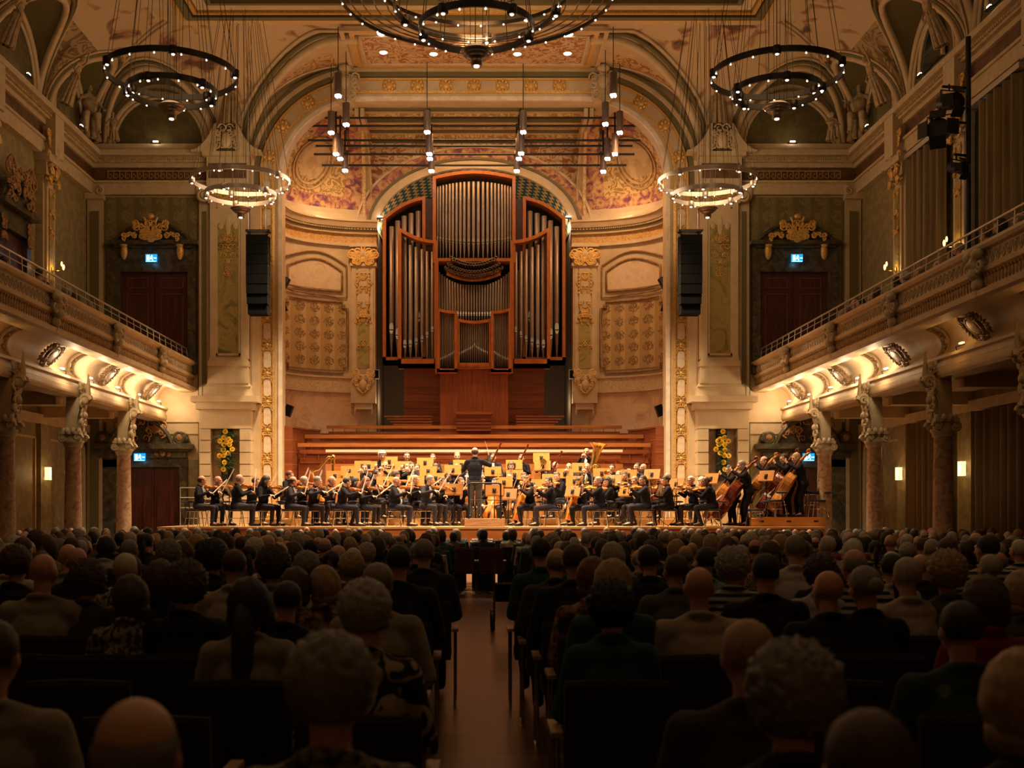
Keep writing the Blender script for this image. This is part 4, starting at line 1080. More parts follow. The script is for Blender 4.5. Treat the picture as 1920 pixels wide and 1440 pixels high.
# ================================================================== DOORS
def pbox(mb, s, x0, x1, y0, y1, p0, p1, mi=0): box_px(mb, x0, x1, y0, y1, p0, p1, mi, s)
for s in (-1, 1):
    side = 'left' if s < 0 else 'right'
    # upper door
    D = thing('gallery_door', f'dark red double door on the {side} gallery with dark marble frame and gilded lyre', 'door')
    b = MB()
    pbox(b, s, 229, 292, 512, 702, .02, .08); pbox(b, s, 293, 355, 512, 702, .02, .08)
    b.build('door_leaf', DOORR, D)
    b = MB()
    for x0, x1 in ((240, 280), (303, 345)):
        for y0, y1 in ((522, 542), (552, 690)):
            pbox(b, s, x0, x1, y0, y0+1.5, .08, .10); pbox(b, s, x0, x1, y1-1.5, y1, .08, .10); pbox(b, s, x0, x0+1.5, y0, y1, .08, .10); pbox(b, s, x1-1.5, x1, y0, y1, .08, .10)
    b.build('door_moulding', pmat('door_trim', [(.16,.04,.02),(.20,.06,.03)], 'noise', 5, .4), D)
    b = MB()
    pbox(b, s, 212, 229, 480, 702, .02, .22); pbox(b, s, 355, 370, 480, 702, .02, .22); pbox(b, s, 212, 370, 462, 512, .02, .20)
    pbox(b, s, 206, 376, 456, 463, .02, .42); pbox(b, s, 218, 366, 463, 468, .02, .3)
    b.build('frame', MARD, D)
    b = MB(); a = []
    for i in range(15):
        t = i/14; xx = 222+140*t; yy = 456-34*math.sin(PI*t)**.8; x, z = W(xx, yy); a.append((x if s < 0 else -x, z))
    b.prism(a, WD-.34, WD-.02); b.tube([(x, WD-.34, z) for x, z in a], .06, 6)
    b.build('pediment', MARD, D)
    b = MB(); x, z = W(290, 440); x = x if s < 0 else -x
    foliage(b, x-.62, x+.62, z-.16, z+.24, WD-.46, 31, 20, .032, 0, rmax=.14); foliage(b, x-1.0, x+1.0, z-.22, z-.04, WD-.46, 33, 14, .03, 0, rmax=.1)
    for q in (-1, 1):
        b.tube([(x+q*.06, WD-.42, z-.2), (x+q*.2, WD-.42, z-.02), (x+q*.13, WD-.42, z+.25), (x+q*.2, WD-.42, z+.42)], .04, 6)
        xx, zz = W(290+q*52, 475); xx = xx if s < 0 else -xx
        b.ell((xx, WD-.28, zz), (.11,.08,.26), 8, 8); b.ell((xx, WD-.32, zz+.2), (.13,.1,.1), 8, 5)
    for q in range(-2, 3): b.cyl((x+q*.035, WD-.4, z-.1), (x+q*.035, WD-.4, z+.3), .008, n=4)
    b.cyl((x-.17, WD-.41, z+.32), (x+.17, WD-.41, z+.32), .025, n=6); b.ell((x, WD-.4, z-.22), (.16,.06,.12), 8, 6); b.ell((x, WD-.42, z+.45), (.12,.08,.09), 8, 5)
    b.build('gilt_carving', GOLD, D)
    # lower door
    D = thing('hall_door', f'dark red double door under the {side} gallery with dark marble surround', 'door')
    b = MB(); pbox(b, s, 243, 290, 876, 1057, .02, .08); pbox(b, s, 291, 340, 876, 1057, .02, .08)
    for x0 in (247, 270, 296, 320): pbox(b, s, x0, x0+16, 890, 1040, .08, .10)
    b.build('door_leaf', DOORR, D)
    b = MB()
    pbox(b, s, 190, 243, 862, 1057, .02, .20); pbox(b, s, 340, 353, 862, 1057, .02, .22); pbox(b, s, 190, 353, 858, 876, .02, .2)
    pbox(b, s, 188, 352, 843, 859, .02, .28); pbox(b, s, 180, 364, 833, 843, .02, .50); pbox(b, s, 184, 358, 843, 847, .02, .4)
    b.build('frame', MARD, D)
    b = MB(); a = []
    for i in range(17):
        t = i/16; xx = 212+116*t; yy = 833-46*math.sin(PI*t)**.6; x, z = W(xx, yy); a.append((x if s < 0 else -x, z))
    b.prism(a, WD-.34, WD-.02); b.tube([(x, WD-.36, z) for x, z in a], .07, 6)
    for xx in (199, 342):
        x, z = W(xx, 822); x = x if s < 0 else -x; b.cyl((x, WD-.36, z), (x, WD-.02, z), .2, n=16); b.lathe([(.13,.02),(.17,.03),(.2,0)], (x, WD-.37, z), 16, 0, Matrix.Rotation(PI/2, 3, 'X'))
    b.build('pediment', MARD, D)
    b = MB()
    for xx in (199, 342): x, z = W(xx, 822); x = x if s < 0 else -x; b.ell((x, WD-.38, z), (.11,.05,.11), 10, 6)
    x, z = W(270, 812); x = x if s < 0 else -x; foliage(b, x-.8, x+.8, z-.2, z+.35, WD-.38, 41, 18, .028, 0, rmax=.16)
    x, z = W(310, 852); x = x if s < 0 else -x; foliage(b, x-.3, x+.3, z-.04, z+.04, WD-.3, 42, 5, .02, 0, rmax=.08)
    b.build('gilt_carving', pmat('dull_gold', [(.26,.13,.04),(.40,.22,.08)], 'noise', 12, .5), D)
    # exit signs
    for nm, px, py, p in (('gallery', 289, 488, .3), ('hall', 268, 858, .34)):
        x, z = W(px, py); x = x if s < 0 else -x
        E = thing('exit_sign', f'lit blue exit sign with white running man over the {side} {nm} door', 'sign', (x, WD-p, z), group=None)
        b = MB(); b.box((0,0,0), (.34,.06,.23)); b.build('housing', EXITB, E)
        b = MB(); y = -.032
        b.bb(-.13, -.05, y-.004, y, -.07, .08, 0)          # doorway
        b.ell((.02, y, .065), (.018,.006,.018), 8, 5)       # running man
        for p0, p1, r in (((.02,.05),(.0,-.01),.016),((0,-.01),(.045,-.035),.011),((.045,-.035),(.04,-.08),.01),((0,-.01),(-.03,-.04),.011),((.02,.04),(.055,.02),.009),((.02,.04),(-.02,.02),.009)):
            b.cyl((p0[0], y, p0[1]), (p1[0], y, p1[1]), r, n=6)
        b.bb(.08, .14, y-.004, y, -.015, .005); b.prism([(.14,.02),(.165,-.005),(.14,-.03)], y-.004, y)
        b.bb(-.15, .15, y-.004, y, -.105, -.095)
        b.build('pictogram', EXITW, E)
        light('POINT', 'exit_glow', (x, WD-p-.25, z-.1), .9, (.15,.55,1.), .05)

# ================================================================== FLOWERS IN THE NICHES
for s in (-1, 1):
    side = 'left' if s < 0 else 'right'
    x, z = W(430, 853); x = x if s < 0 else -x
    BN = thing('banner', f'dark narrow banner hanging in the {side} niche behind the flowers', 'banner', (x, WD-.34, z))
    b = MB(); b.box((0,0,0), (.34,.02,1.6)); b.build('cloth', mat('black_banner', (.02,.018,.02), .8), BN)
    b = MB(); b.tube([(-.1,-.015,.60),(-.03,-.015,.585),(.04,-.015,.60),(.11,-.015,.59)], .006, 4); b.build('script_mark', mat('banner_white', (.6,.58,.55), .7), BN)
    FL = thing('flower_arrangement', f'tall arrangement of yellow gerberas hanging before the {side} banner', 'flowers', (x, WD-.55, z))
    rnd = random.Random(4 if s < 0 else 9); b = MB()
    for i in range(80):
        a = rnd.uniform(-1, 1); zz = rnd.uniform(-.5, .62); ln = rnd.uniform(.15, .35)
        p0 = Vector((a*.08, 0, zz)); d = Vector((a*1.2*s*-1+rnd.uniform(-.6,.6), rnd.uniform(-.5,.1), rnd.uniform(-.3,.6))).normalized()
        pts = [p0, p0+d*ln*.5+Vector((0,0,.03)), p0+d*ln]; b.tube(pts, [.014,.045,.004], 5, 0, flat=.3)
    b.cyl((0,0.05,-.6), (0,0.05,.5), .07, .05, 8); b.build('foliage', LEAF, FL)
    gm_ = MB(); gm_.lathe([(.0,.02),(.028,.022),(.034,.008)], n=10, mi=1)
    for i in range(14):
        a = 2*PI*i/14; gm_.ell((.058*math.cos(a), .058*math.sin(a), .006), (.034,.013,.006), 6, 3, 0, Matrix.Rotation(a, 3, 'Z'))
    GE = gm_.mesh('gerbera', [YEL, mat('flower_eye', (.45,.16,.02), .7)])
    for (fx, fz) in ((.02,.58),(-.02,.42),(.10,.38),(-.12,.33),(.05,.30),(.13,.24),(-.02,.24),(.20,.12),(-.03,.10),(.09,.02),(-.13,-.05),(-.02,-.04),(0,-.22),(-.03,-.40),(.15,.33)):
        o = inst('gerbera', GE, FL); o.location = (fx*(1 if s < 0 else -1)*1.15, -.12, fz*1.15)
        o.rotation_euler = (PI/2+rnd.uniform(-.3,.3), rnd.uniform(-.4,.4), 0)

# ================================================================== SPEAKERS
for s in (-1, 1):
    side = 'left' if s < 0 else 'right'
    A = thing('line_array', f'black hanging loudspeaker column on the {side} of the stage opening', 'loudspeaker', (s*(889-484)/F*33.0, 33.0, 0))
    q = F/33.0; zt = H-(442-CY)/q; zb = H-(590-CY)/q; n = 8
    for i in range(n):
        z1 = zt-(zt-zb)*i/n; z0 = zt-(zt-zb)*(i+1)/n; cu = .012*max(0, i-4)**2
        b = MB(); b.bb(-.31+cu*.3, .31-cu*.3, -.22+cu, .25+cu, z0+.006, z1-.006); o = b.build('cabinet', BLKFAB, A)
        b = MB()
        for e in (-1, 1): b.box((e*.315, -.15+cu, (z0+z1)/2+.1), (.015,.04,.03)); b.cyl((e*.28, -.225+cu, z0+.05), (e*.28, -.235+cu, z0+.05), .008, n=6)
        b.build('bracket', CHROME, o)
    b = MB(); zz = H-(434-CY)/q; b.bb(-.34, .34, -.15, -.11, zz-.03, zz+.03); b.bb(-.34, .34, .11, .15, zz-.03, zz+.03); b.bb(-.34,-.3,-.15,.15,zz-.02,zz+.02); b.bb(.3,.34,-.15,.15,zz-.02,zz+.02)
    b.bb(-.28, -.24, -.1, .1, zz-.1, zz); b.bb(.24, .28, -.1, .1, zz-.1, zz); b.build('rigging_frame', BLACK, A)
    b = MB()
    for xx, zz2 in ((-.28, zz), (.22, zz)): b.cyl((xx, 0, zz2), (xx, 0, zz2+.5), .03, n=6); b.cyl((xx, 0, zz2+.5), (xx, 0, 15.0), .010, n=5)
    b.build('suspension_cable', BRUSH, A)
k = 0
for s in (-1, 1):
    for (px, py, d, r, c, h) in ((534, 530, 35.6, .5, 'silver', .34), (533, 577, 35.7, -.4, 'black', .24), (541, 770, 35.9, .35, 'black', .36), (706, 702, 37.9, 0, 'white', .30)):
        p = at(px, py, d); x = p.x if s < 0 else -p.x
        b = MB(); b.box((0,0,0), (h*.62,h*.6,h), M=Matrix.Rotation(-s*r, 3, 'Y'), mi=0); b.box((0,-h*.31,0), (h*.5,.01,h*.86), M=Matrix.Rotation(-s*r, 3, 'Y'), mi=1)
        b.cyl((0,0,0), (-s*.0+s*.25, .12, -.03), .018, n=6, mi=0)
        o = b.build('wall_speaker', [BLACK if c != 'white' else mat('pale_grey', (.5,.55,.55), .5), BLKFAB if c != 'silver' else mat('grey_blue', (.10,.09,.14), .5)]); o.location = (x, p.y, p.z)
        tag(o, f'small {c if c != "silver" else "grey"} wall loudspeaker {dict(silver="high inside", black="on", white="beside the organ on")[c]} the {"left" if s<0 else "right"} stage wall{" at the stage arch, lower" if (c=="black" and h>.3) else (" at the stage arch, middle" if c=="black" else "")}', 'loudspeaker')

# ================================================================== CHANDELIERS
def ring_mesh(R, h=.12, t=.035, n=72):
    m = MB(); vs = []
    for i in range(n):
        a = 2*PI*i/n; c, s_ = math.cos(a), math.sin(a)
        for r, z in ((R, 0), (R+t, 0), (R+t, h), (R, h)): vs.append((r*c, r*s_, z))
    fs = []
    for i in range(n):
        for j in range(4): fs.append((i*4+j, i*4+(j+1) % 4, ((i+1) % n)*4+(j+1) % 4, ((i+1) % n)*4+j))
    m.add(vs, fs, 0); return m
spot_can = MB(); spot_can.lathe([(.075,.13),(.085,.12),(.085,-.02),(.07,-.03)], n=14); spot_can.lathe([(0,-.02),(.066,-.026)], n=12, mi=0)
spot_can.ell((0,0,-.03), (.035,.035,.02), 10, 6, 1)
SPC = spot_can.mesh('lamp_can', [BRONZE, BULB])
bul = MB(); bul.ell((0,0,-.006), (.017,.017,.015), 8, 6, 0); BUM = bul.mesh('bulb', BULB)
low = MB(); low.lathe([(.14,.20),(.20,.18),(.27,.13),(.28,.11),(.26,.095),(.20,.09),(.23,.07),(.225,.05),(.15,.04),(.17,.02),(.16,.0),(.10,-.01),(.095,-.03),(.095,-.13),(.08,-.13)], n=24)
low.lathe([(0,-.11),(.075,-.12)], n=16, mi=0); low.ell((0,0,-.135), (.05,.05,.02), 10, 5, 1); LOWM = low.mesh('centre_lamp', [BRONZE, BULB])
def chandelier(x, y, z, mat_, label, rings, n_can=(5,5), n_b=(16,14), seed=0, low_dz=-.62, ztop=15.0, big=False):
    C = thing('chandelier', label, 'chandelier', (x, y, z), group='ring chandeliers')
    rnd = random.Random(seed)
    for (R, dz), nc, nb in zip(rings, n_can, n_b):
        r = ring_mesh(R).build('ring', mat_, C); r.location = (0, 0, dz)
        a0 = rnd.random()*6
        for i in range(nc):
            o = inst('lamp_can', SPC, r); a = a0+2*PI*i/nc; o.location = (R*math.cos(a), R*math.sin(a), 0); o.material_slots[0].link = 'OBJECT'; o.material_slots[0].material = mat_
        for i in range(nb):
            a = a0+2*PI*(i+.5)/nb; o = inst('bulb', BUM, r); o.location = (R*math.cos(a), R*math.sin(a), -.01)
        b = MB()
        nw = 10
        for i in range(nw):
            a = a0+2*PI*i/nw; p = Vector((R*math.cos(a), R*math.sin(a), .1)); b.cyl(p, (p.x*.45, p.y*.45, ztop-z-dz), .006 if not big else .008, n=4, caps=False)
        b.build('wire', BRONZE, r)
    o = inst('centre_lamp', LOWM, C); o.location = (0, 0, low_dz); o.material_slots[0].link = 'OBJECT'; o.material_slots[0].material = mat('warm_metal', (.34,.26,.20), .32, .7)
    b = MB()
    for i in range(6): a = i*PI/3; b.cyl((.2*math.cos(a), .2*math.sin(a), low_dz+.2), (.3*math.cos(a), .3*math.sin(a), ztop-z), .005, n=4, caps=False)
    b.build('wire', BRONZE, C)
    return C
for s in (-1, 1):
    side = 'left' if s < 0 else 'right'
    chandelier(6.33*s, 31.1, 10.5, BRUSH, f'white lit ring chandelier beside the stage arch on the {side}', [(1.30, 0), (.93, -.38)], seed=3+s, n_b=(16, 14), low_dz=-.80)  # same rings as the nearer pair, stage light painted in as pale metal
    chandelier(6.15*s, 23.3, 10.45, BRONZE, f'dark double ring chandelier hanging high on the {side}, nearer than the white one', [(1.30, 0), (.88, -.36)], seed=6+s, low_dz=-.72)  # dark copy of those rings, their shade put into the metal colour
BC_ = chandelier(.04, 19.4, 9.75, BRONZE, 'largest dark bronze chandelier of many rings and glass rods at top centre', [(.95, 0), (1.38, .40)], n_can=(5, 5), n_b=(14, 18), seed=12, low_dz=-.45, big=True)
for R, dz, nb in ((1.75, .85, 26), (2.32, .62, 34)):
    r = ring_mesh(R, .06, .03).build('glass_ring', BRONZE, BC_); r.location = (0, 0, dz)
    for i in range(nb): a = 2*PI*(i+.3)/nb; o = inst('bulb', BUM, r); o.location = (R*math.cos(a), R*math.sin(a), -.01)
gr = pmat('amber_glass_rod', [(.10,.055,.03),(.24,.14,.08)], 'noise', 6, .2)
b = MB()
for i in range(110):
    a = 2*PI*i/110; c, s_ = math.cos(a), math.sin(a); b.cyl((1.15*c, 1.15*s_, .95), (1.15*c, 1.15*s_, 2.6), .022, n=5, caps=False)
for k in range(5):
    R0 = 1.3+.22*k
    b.tube([(R0*math.cos(2*PI*i/40), R0*math.sin(2*PI*i/40), .42+.05*k) for i in range(40)], .012, 5, 0, True)
b.build('glass_drop', gr, BC_)
# pendant stage lights
trs = [(175,31.6),(231,33.0),(245,34.0),(286,35.0),(295,35.7),(318,36.5)]
can = MB(); can.lathe([(.02,.62),(.10,.60),(.105,.58),(.105,.02),(.09,0)], n=14); can.lathe([(0,.015),(.09,.005)], n=12, mi=1)
for i in range(4): a = i*PI/2+.5; can.ell((.06*math.cos(a), .06*math.sin(a), -.03), (.04,.04,.05), 8, 6, 1)
CANM = can.mesh('can', [pmat('grey_can', [(.14,.10,.085),(.20,.15,.125)], 'noise', 3, .4, metal=.3), LAMPC])
LST = [(634,178,31.6),(649,232,33.2),(621,247,34.2),(630,287,35.2),(638,296,35.8),(647,318,36.6),(801,246,34.2),(805,287,35.2),(806,296,35.8),(809,319,36.6),
       (981,246,34.2),(977,286,35.2),(973,296,35.8),(969,319,36.6),(1150,177,31.6),(1135,231,33.2),(1162,247,34.2),(1153,287,35.2),(1139,296,35.8),(1131,320,36.6)]
for i, (px, py, d) in enumerate(LST):
    p = at(px, py, d)
    C = thing('pendant_spotlight', f'grey can spotlight hanging above the stage, {"front row" if d<32 else "back rows"}, number {i+1} counted by columns from the left', 'spotlight', p, group='pendant spotlights over the stage')
    colx = 'far left' if px < 700 else 'centre left' if px < 889 else 'centre right' if px < 1050 else 'far right'
    rank = {31.6:'nearest', 33.2:'second nearest', 34.2:'third nearest', 35.2:'fourth nearest', 35.8:'second deepest', 36.6:'deepest'}[d]
    C['label'] = f'grey can spotlight hanging above the stage, {colx} cluster, {rank} one'
    inst('can', CANM, C)
    zt = 14.95 if d < WD else 13.95
    b = MB(); b.cyl((0,0,.6), (0,0,max(.7, zt-p.z)), .012 if d < WD else .03, n=5); b.build('suspension_cable', BLACK, C)
for i, (y, z) in enumerate(((35.3,13.70),(35.5,13.52),(35.9,13.2),(36.2,13.12),(36.5,12.95),(36.9,12.72))):
    hx = (4.6,5.2,5.2,5.0,5.1,4.9)[i]
    b = MB(); b.cyl((-hx, y, z), (hx, y, z), .035, n=8)
    for q in (-4, -1.4, 1.4, 4): b.cyl((q, y, z), (q, y, 14.0), .012, n=5)
    tag(b.build('rigging_bar', BLACK), f'long black rigging bar under the stage ceiling, {ordn(i)} from the front', 'bar', 'rigging bars')
# recessed ceiling lights
dl = MB(); dl.lathe([(.13,0),(.16,-.02),(.16,-.04),(.12,-.04)], n=18); dl.ell((0,0,-.035), (.115,.115,.035), 16, 8, 1); DLM = dl.mesh('downlight', [CREAM, LAMPC])
DL = [(715,61),(719,96),(813,99),(970,99),(1064,98),(1067,62)]
for i, (px, py) in enumerate(DL):
    d = (14.96-H)*F/(CY-py); p = at(px, py, d); o = inst('ceiling_spotlight', DLM); o.location = (p.x, p.y, 14.96)
    tag(o, f'round lit spotlight set in the painted ceiling panel, {ordn(i)} from the left', 'ceiling light', 'spotlights in the painted ceiling panel')
    light('SPOT', 'ceiling_spot', (p.x, p.y, 14.85), 160, WARM, .1, (p.x*.8, p.y-.5, 0), 70, .8)

# ================================================================== SIDE WALL FITTINGS
def curtain(s, y0, y1, z0, z1, name='curtain', label='', x=XW-.12, seed=0):
    b = MB(); n = int(abs(y1-y0)/.035); rnd = random.Random(seed); ph = 0; P = []
    for i in range(n+1):
        ph += rnd.uniform(.5, .9); P.append((s*(x-.09+.09*math.sin(ph*.8)), y0+(y1-y0)*i/n))
    vs = [(px, py, z) for z in (z0, z1) for px, py in P]
    b.add(vs, [(i, i+1, n+2+i, n+1+i) for i in range(n)], 0, True)
    o = b.build(name, CURT); m = o.modifiers.new('s', 'SOLIDIFY'); m.thickness = .01
    return tag(o, label, 'curtain', 'long pleated curtains')
curtain(1, 28.0, 30.3, 5.25, 10.9, label='long pleated curtain on the right gallery wall, nearest the stage', seed=1)
curtain(1, 24.1, 26.1, 5.25, 10.9, label='long pleated curtain on the right gallery wall, at the right edge', seed=2)
curtain(1, 27.75, 30.3, .1, 3.9, label='long pleated curtain under the right gallery between the wall lamps', seed=3)
curtain(1, 23.4, 26.3, .1, 3.9, label='long pleated curtain under the right gallery near the right edge', seed=4)
b = MB()
for (y0, y1) in ((27.8,30.4),(24.0,26.4)):
    b = MB(); b.bb(XW-.3, XW-.1, y0, y1, 10.92, 11.05)
    tag(b.build('curtain_rail', BRUSH), f'pale curtain rail above the {"nearest-stage" if y0>27 else "right-edge"} curtain of the right gallery', 'rail')
b = MB(); b.bb(XW-.06, XW-.03, 26.1, 26.35, 5.6, 10.9, 0); b.bb(XW-.06, XW-.04, 26.35, 26.65, 5.4, 10.9, 1); struct('window_1', b, [DAYB, GLASSD])
b = MB(); b.bb(XW-.06, XW-.03, 26.30, 26.36, .3, 3.9, 0); struct('window_2', b, [DAYB])
for i, (y, nm) in enumerate(((BC[1], 'window_3'), (BC[2], 'window_4'))):
    b = MB(); pts = [(y+.75*math.cos(PI*k/16), 12.9+1.1*math.sin(PI*k/16)) for k in range(17)]; b.prism(pts, XW-.12, XW-.10, 'x'); b.tube([(XW-.13, a, c) for a, c in pts], .06, 6, 1); struct(nm, b, [GLASSD, CREAM])
# side door on the left gallery wall
SD = thing('gallery_side_door', 'dark door with gilded pediment on the left gallery wall at the left edge', 'door', (-XW, 28.75, 5.5))
b = MB(); b.bb(.02,.08,-.75,.75,0,3.1); b.build('door_leaf', DOORR, SD)
b = MB(); b.bb(.02,.2,-1.0,-.75,0,3.6); b.bb(.02,.2,.75,1.0,0,3.6); b.bb(.02,.22,-1,1,3.1,3.6); b.bb(.02,.42,-1.15,1.15,3.6,3.72)
b.prism([(-1.1,3.72)]+[(-1.1+2.2*i/12, 3.72+.75*math.sin(PI*i/12)**.8) for i in range(13)], .02, .3, 'x'); b.build('frame', MARD, SD)
b = MB(); foliage(b, -.9, .9, 3.7, 4.7, .36, 51, 22, .035, 0, 'yz', .2); foliage(b, -.9, -.7, 2.8, 3.5, .25, 52, 8, .03, 0, 'yz', .12); foliage(b, .7, .9, 2.8, 3.5, .25, 53, 8, .03, 0, 'yz', .12); b.build('gilt_carving', MATS['dull_gold'], SD)
# candle sconces on the gallery pilasters
for (s, d) in ((-1, 31.0), (1, 31.0), (1, 27.08)):
    z = 8.1 if d > 30 else 7.85; S_ = thing('candle_sconce', f'small gilt wall candle lamp on the {"left" if s<0 else "right"} gallery wall, {"nearer the stage" if d>30 else "nearer the right edge"}', 'lamp', (s*(XW-.3), d, z))
    b = MB(); b.cyl((0,0,0), (-s*.3,0,.0), .012, n=6); b.cyl((0,0,-.12), (0,0,.1), .02, n=6); b.build('arm', GOLDT, S_)
    b = MB(); b.ell((-s*.30,0,.10), (.035,.035,.08), 8, 6); b.ell((-s*.30,-.14,.16), (.03,.03,.07), 8, 6); b.build('shade', SCON, S_)
    light('POINT', 'sconce_light', (s*(XW-.42), d, z+.08), 3.2, (1,.52,.12), .03)
# box sconces under the gallery
for (s, d) in ((-1, 30.9), (1, 31.0), (1, 27.0)):
    S_ = thing('wall_lamp', f'glowing box wall lamp under the {"left" if s<0 else "right"} gallery{", nearer the stage" if d>30.95 else (", nearer the right edge" if s>0 else "")}', 'lamp', (s*(XW-.12), d, 2.62))
    b = MB(); b.box((-s*.1,0,0), (.12,.18,.34)); b.build('shade', SCON, S_); b = MB(); b.box((-s*.02,0,0), (.06,.08,.2)); b.build('bracket', GOLDT, S_)
    light('POINT', 'box_lamp_light', (s*(XW-.42), d, 2.62), 7., (1,.55,.18), .1)
# luminaires at the right edge
PL = thing('lighting_pole', 'black pole carrying theatre spotlights on the right gallery', 'pole', (10.6, 24.6, 5.5))
b = MB(); b.cyl((0,0,0), (0,0,6.3), .06, n=8); b.cyl((0,0,4.45), (-.9,-.2,4.45), .03, n=8); b.cyl((0,0,3.75), (-.35,-.1,3.75), .03, n=8); b.cyl((0,0,5.2), (-.6,-.1,5.2), .03, n=8); b.build('mast', BLACK, PL)
for i, (dx, dz, rz, sc, lb) in enumerate(((-.45,5.15,.2,1.0,'topmost'),(-.65,4.55,-.5,1.25,'large one with open barn doors, middle'),(-.30,3.75,.4,.7,'lowest and smallest'))):
    S_ = thing('theatre_spotlight', f'black theatre spotlight on the right gallery pole, {lb}', 'spotlight', (10.6+dx, 24.5, 5.5+dz-.3), rz)
    b = MB(); b.cyl((0,.25*sc,.08), (0,-.22*sc,-.05), .16*sc, n=16); b.lathe([(.17*sc,0),(.19*sc,.05)], (0,-.22*sc,-.05), 16, 0, Matrix.Rotation(PI/2, 3, 'X')); b.build('housing', BLACK, S_)
    b = MB()
    for a in (0, PI/2, PI, 3*PI/2): b.box((math.cos(a)*.24*sc, -.3*sc, math.sin(a)*.24*sc-.05), (.22*sc,.02,.26*sc), M=Matrix.Rotation(-a, 3, 'Y')@Matrix.Rotation(.7, 3, 'Z'))
    b.build('barn_door', BLACK, S_); b = MB(); b.tube([(-.2*sc,0,0),(-.2*sc,0,.26*sc),(.2*sc,0,.26*sc),(.2*sc,0,0)], .015, 6); b.cyl((0,0,.26*sc), (0,.0,.4*sc), .02, n=6); b.build('yoke', BLACK, S_)
# ================================================================== PEOPLE
def remesh(mb, name, voxel, mats, smooth=4, fac=.5):
    me = mb.mesh('tmp', mats if isinstance(mats, (list, tuple)) else [mats])
    o = bpy.data.objects.new('tmp', me); COL.objects.link(o)
    m = o.modifiers.new('r', 'REMESH'); m.mode = 'VOXEL'; m.voxel_size = voxel; m.use_smooth_shade = True
    if smooth: s = o.modifiers.new('s', 'SMOOTH'); s.factor = fac; s.iterations = smooth
    dg = bpy.context.evaluated_depsgraph_get(); dg.update()
    r = bpy.data.meshes.new_from_object(o.evaluated_get(dg)); r.name = name
    bpy.data.objects.remove(o); bpy.data.meshes.remove(me)
    return r
def join_mesh(base, mb, mats):
    """append an MB to a mesh, materials appended"""
    o = len(base.vertices); vs = [tuple(v.co) for v in base.vertices]; fs = [tuple(p.vertices) for p in base.polygons]
    M = MB(); M.add(vs, fs, 0, True)
    M.v += mb.v
    for f, mi, sm in zip(mb.f, mb.m, mb.sm): M.f.append(tuple(i+o for i in f)); M.m.append(mi+1); M.sm.append(sm)
    return M.mesh(base.name, [base.materials[0]]+mats)
def rumple(me, a=.007, f=8.):
    for v, n in [(v, v.normal.copy()) for v in me.vertices]:
        p = v.co; v.co = p+n*(a*noise.noise(Vector((p.x*f*1.3, p.y*f*1.3, p.z*f)))+a*.5*noise.noise(p*f*2.7))
    me.update(); return me
def cap(mb, p0, p1, r0, r1, n=12):
    mb.cyl(p0, p1, r0, r1, n); mb.ell(p0, (r0,)*3, 12, 8); mb.ell(p1, (r1,)*3, 12, 8)
SKIN = mat('skin_light', (.62,.36,.24), .5); SKIN2 = mat('skin_ruddy', (.55,.27,.18), .5); SKIN3 = mat('skin_brown', (.14,.065,.035), .5)
EYE = mat('eye_dark', (.02,.012,.01), .3); LIP = mat('lip', (.38,.12,.09), .5)
SUIT = mat('black_suit_cloth', (.010,.009,.012), .9, spec=.15); SUITN = mat('charcoal_suit_cloth', (.022,.020,.028), .9, spec=.15)
TROU = mat('grey_trouser_cloth', (.034,.030,.040), .9, spec=.15); SHIRT = mat('white_shirt', (.80,.76,.70), .7); SHOE = mat('black_shoe', (.012,.01,.01), .25)
HAIRC = {'white':(.62,.56,.47),'grey':(.27,.24,.20),'dark':(.022,.014,.010),'brown':(.085,.042,.02),'blond':(.42,.28,.13),'auburn':(.16,.05,.02),'silver':(.42,.38,.32)}
HM = {k: pmat('hair_'+k, [tuple(c*.72 for c in v), v], 'noise', 45, .6, stretch=(1,1,.25), thr=(.35,.65)) for k, v in HAIRC.items()}
def hand(mb, w, d, pn, th, curl=.5, s=1.):
    """w wrist, d direction, pn palm normal, th side of the thumb (+1/-1)"""
    w = Vector(w); d = Vector(d).normalized(); pn = Vector(pn); pn = (pn-d*pn.dot(d)).normalized(); sd = d.cross(pn)*th
    for q in (-.026, -.009, .009, .026): cap(mb, w+d*.02*s+sd*q*.7*s, w+d*.088*s+sd*q*s, .0135*s, .0125*s, 8)
    for q, ln in ((.030,.070),(.010,.080),(-.011,.074),(-.031,.058)):
        p = w+d*.09*s+sd*q*s; a = curl*.9; d1 = (d*math.cos(a)+pn*math.sin(a)); d2 = (d*math.cos(a*2.1)+pn*math.sin(a*2.1))
        e = p+d1*ln*.52*s; cap(mb, p, e, .0095*s, .009*s, 8); cap(mb, e, e+d2*ln*.5*s, .009*s, .0078*s, 8)
    p = w+d*.028*s+sd*.03*s; e = p+(sd*.7+d*.6+pn*.35).normalized()*.038*s; cap(mb, p, e, .012*s, .0105*s, 8); cap(mb, e, e+(d*.85+pn*.5+sd*.15).normalized()*.032*s, .0105*s, .0085*s, 8)
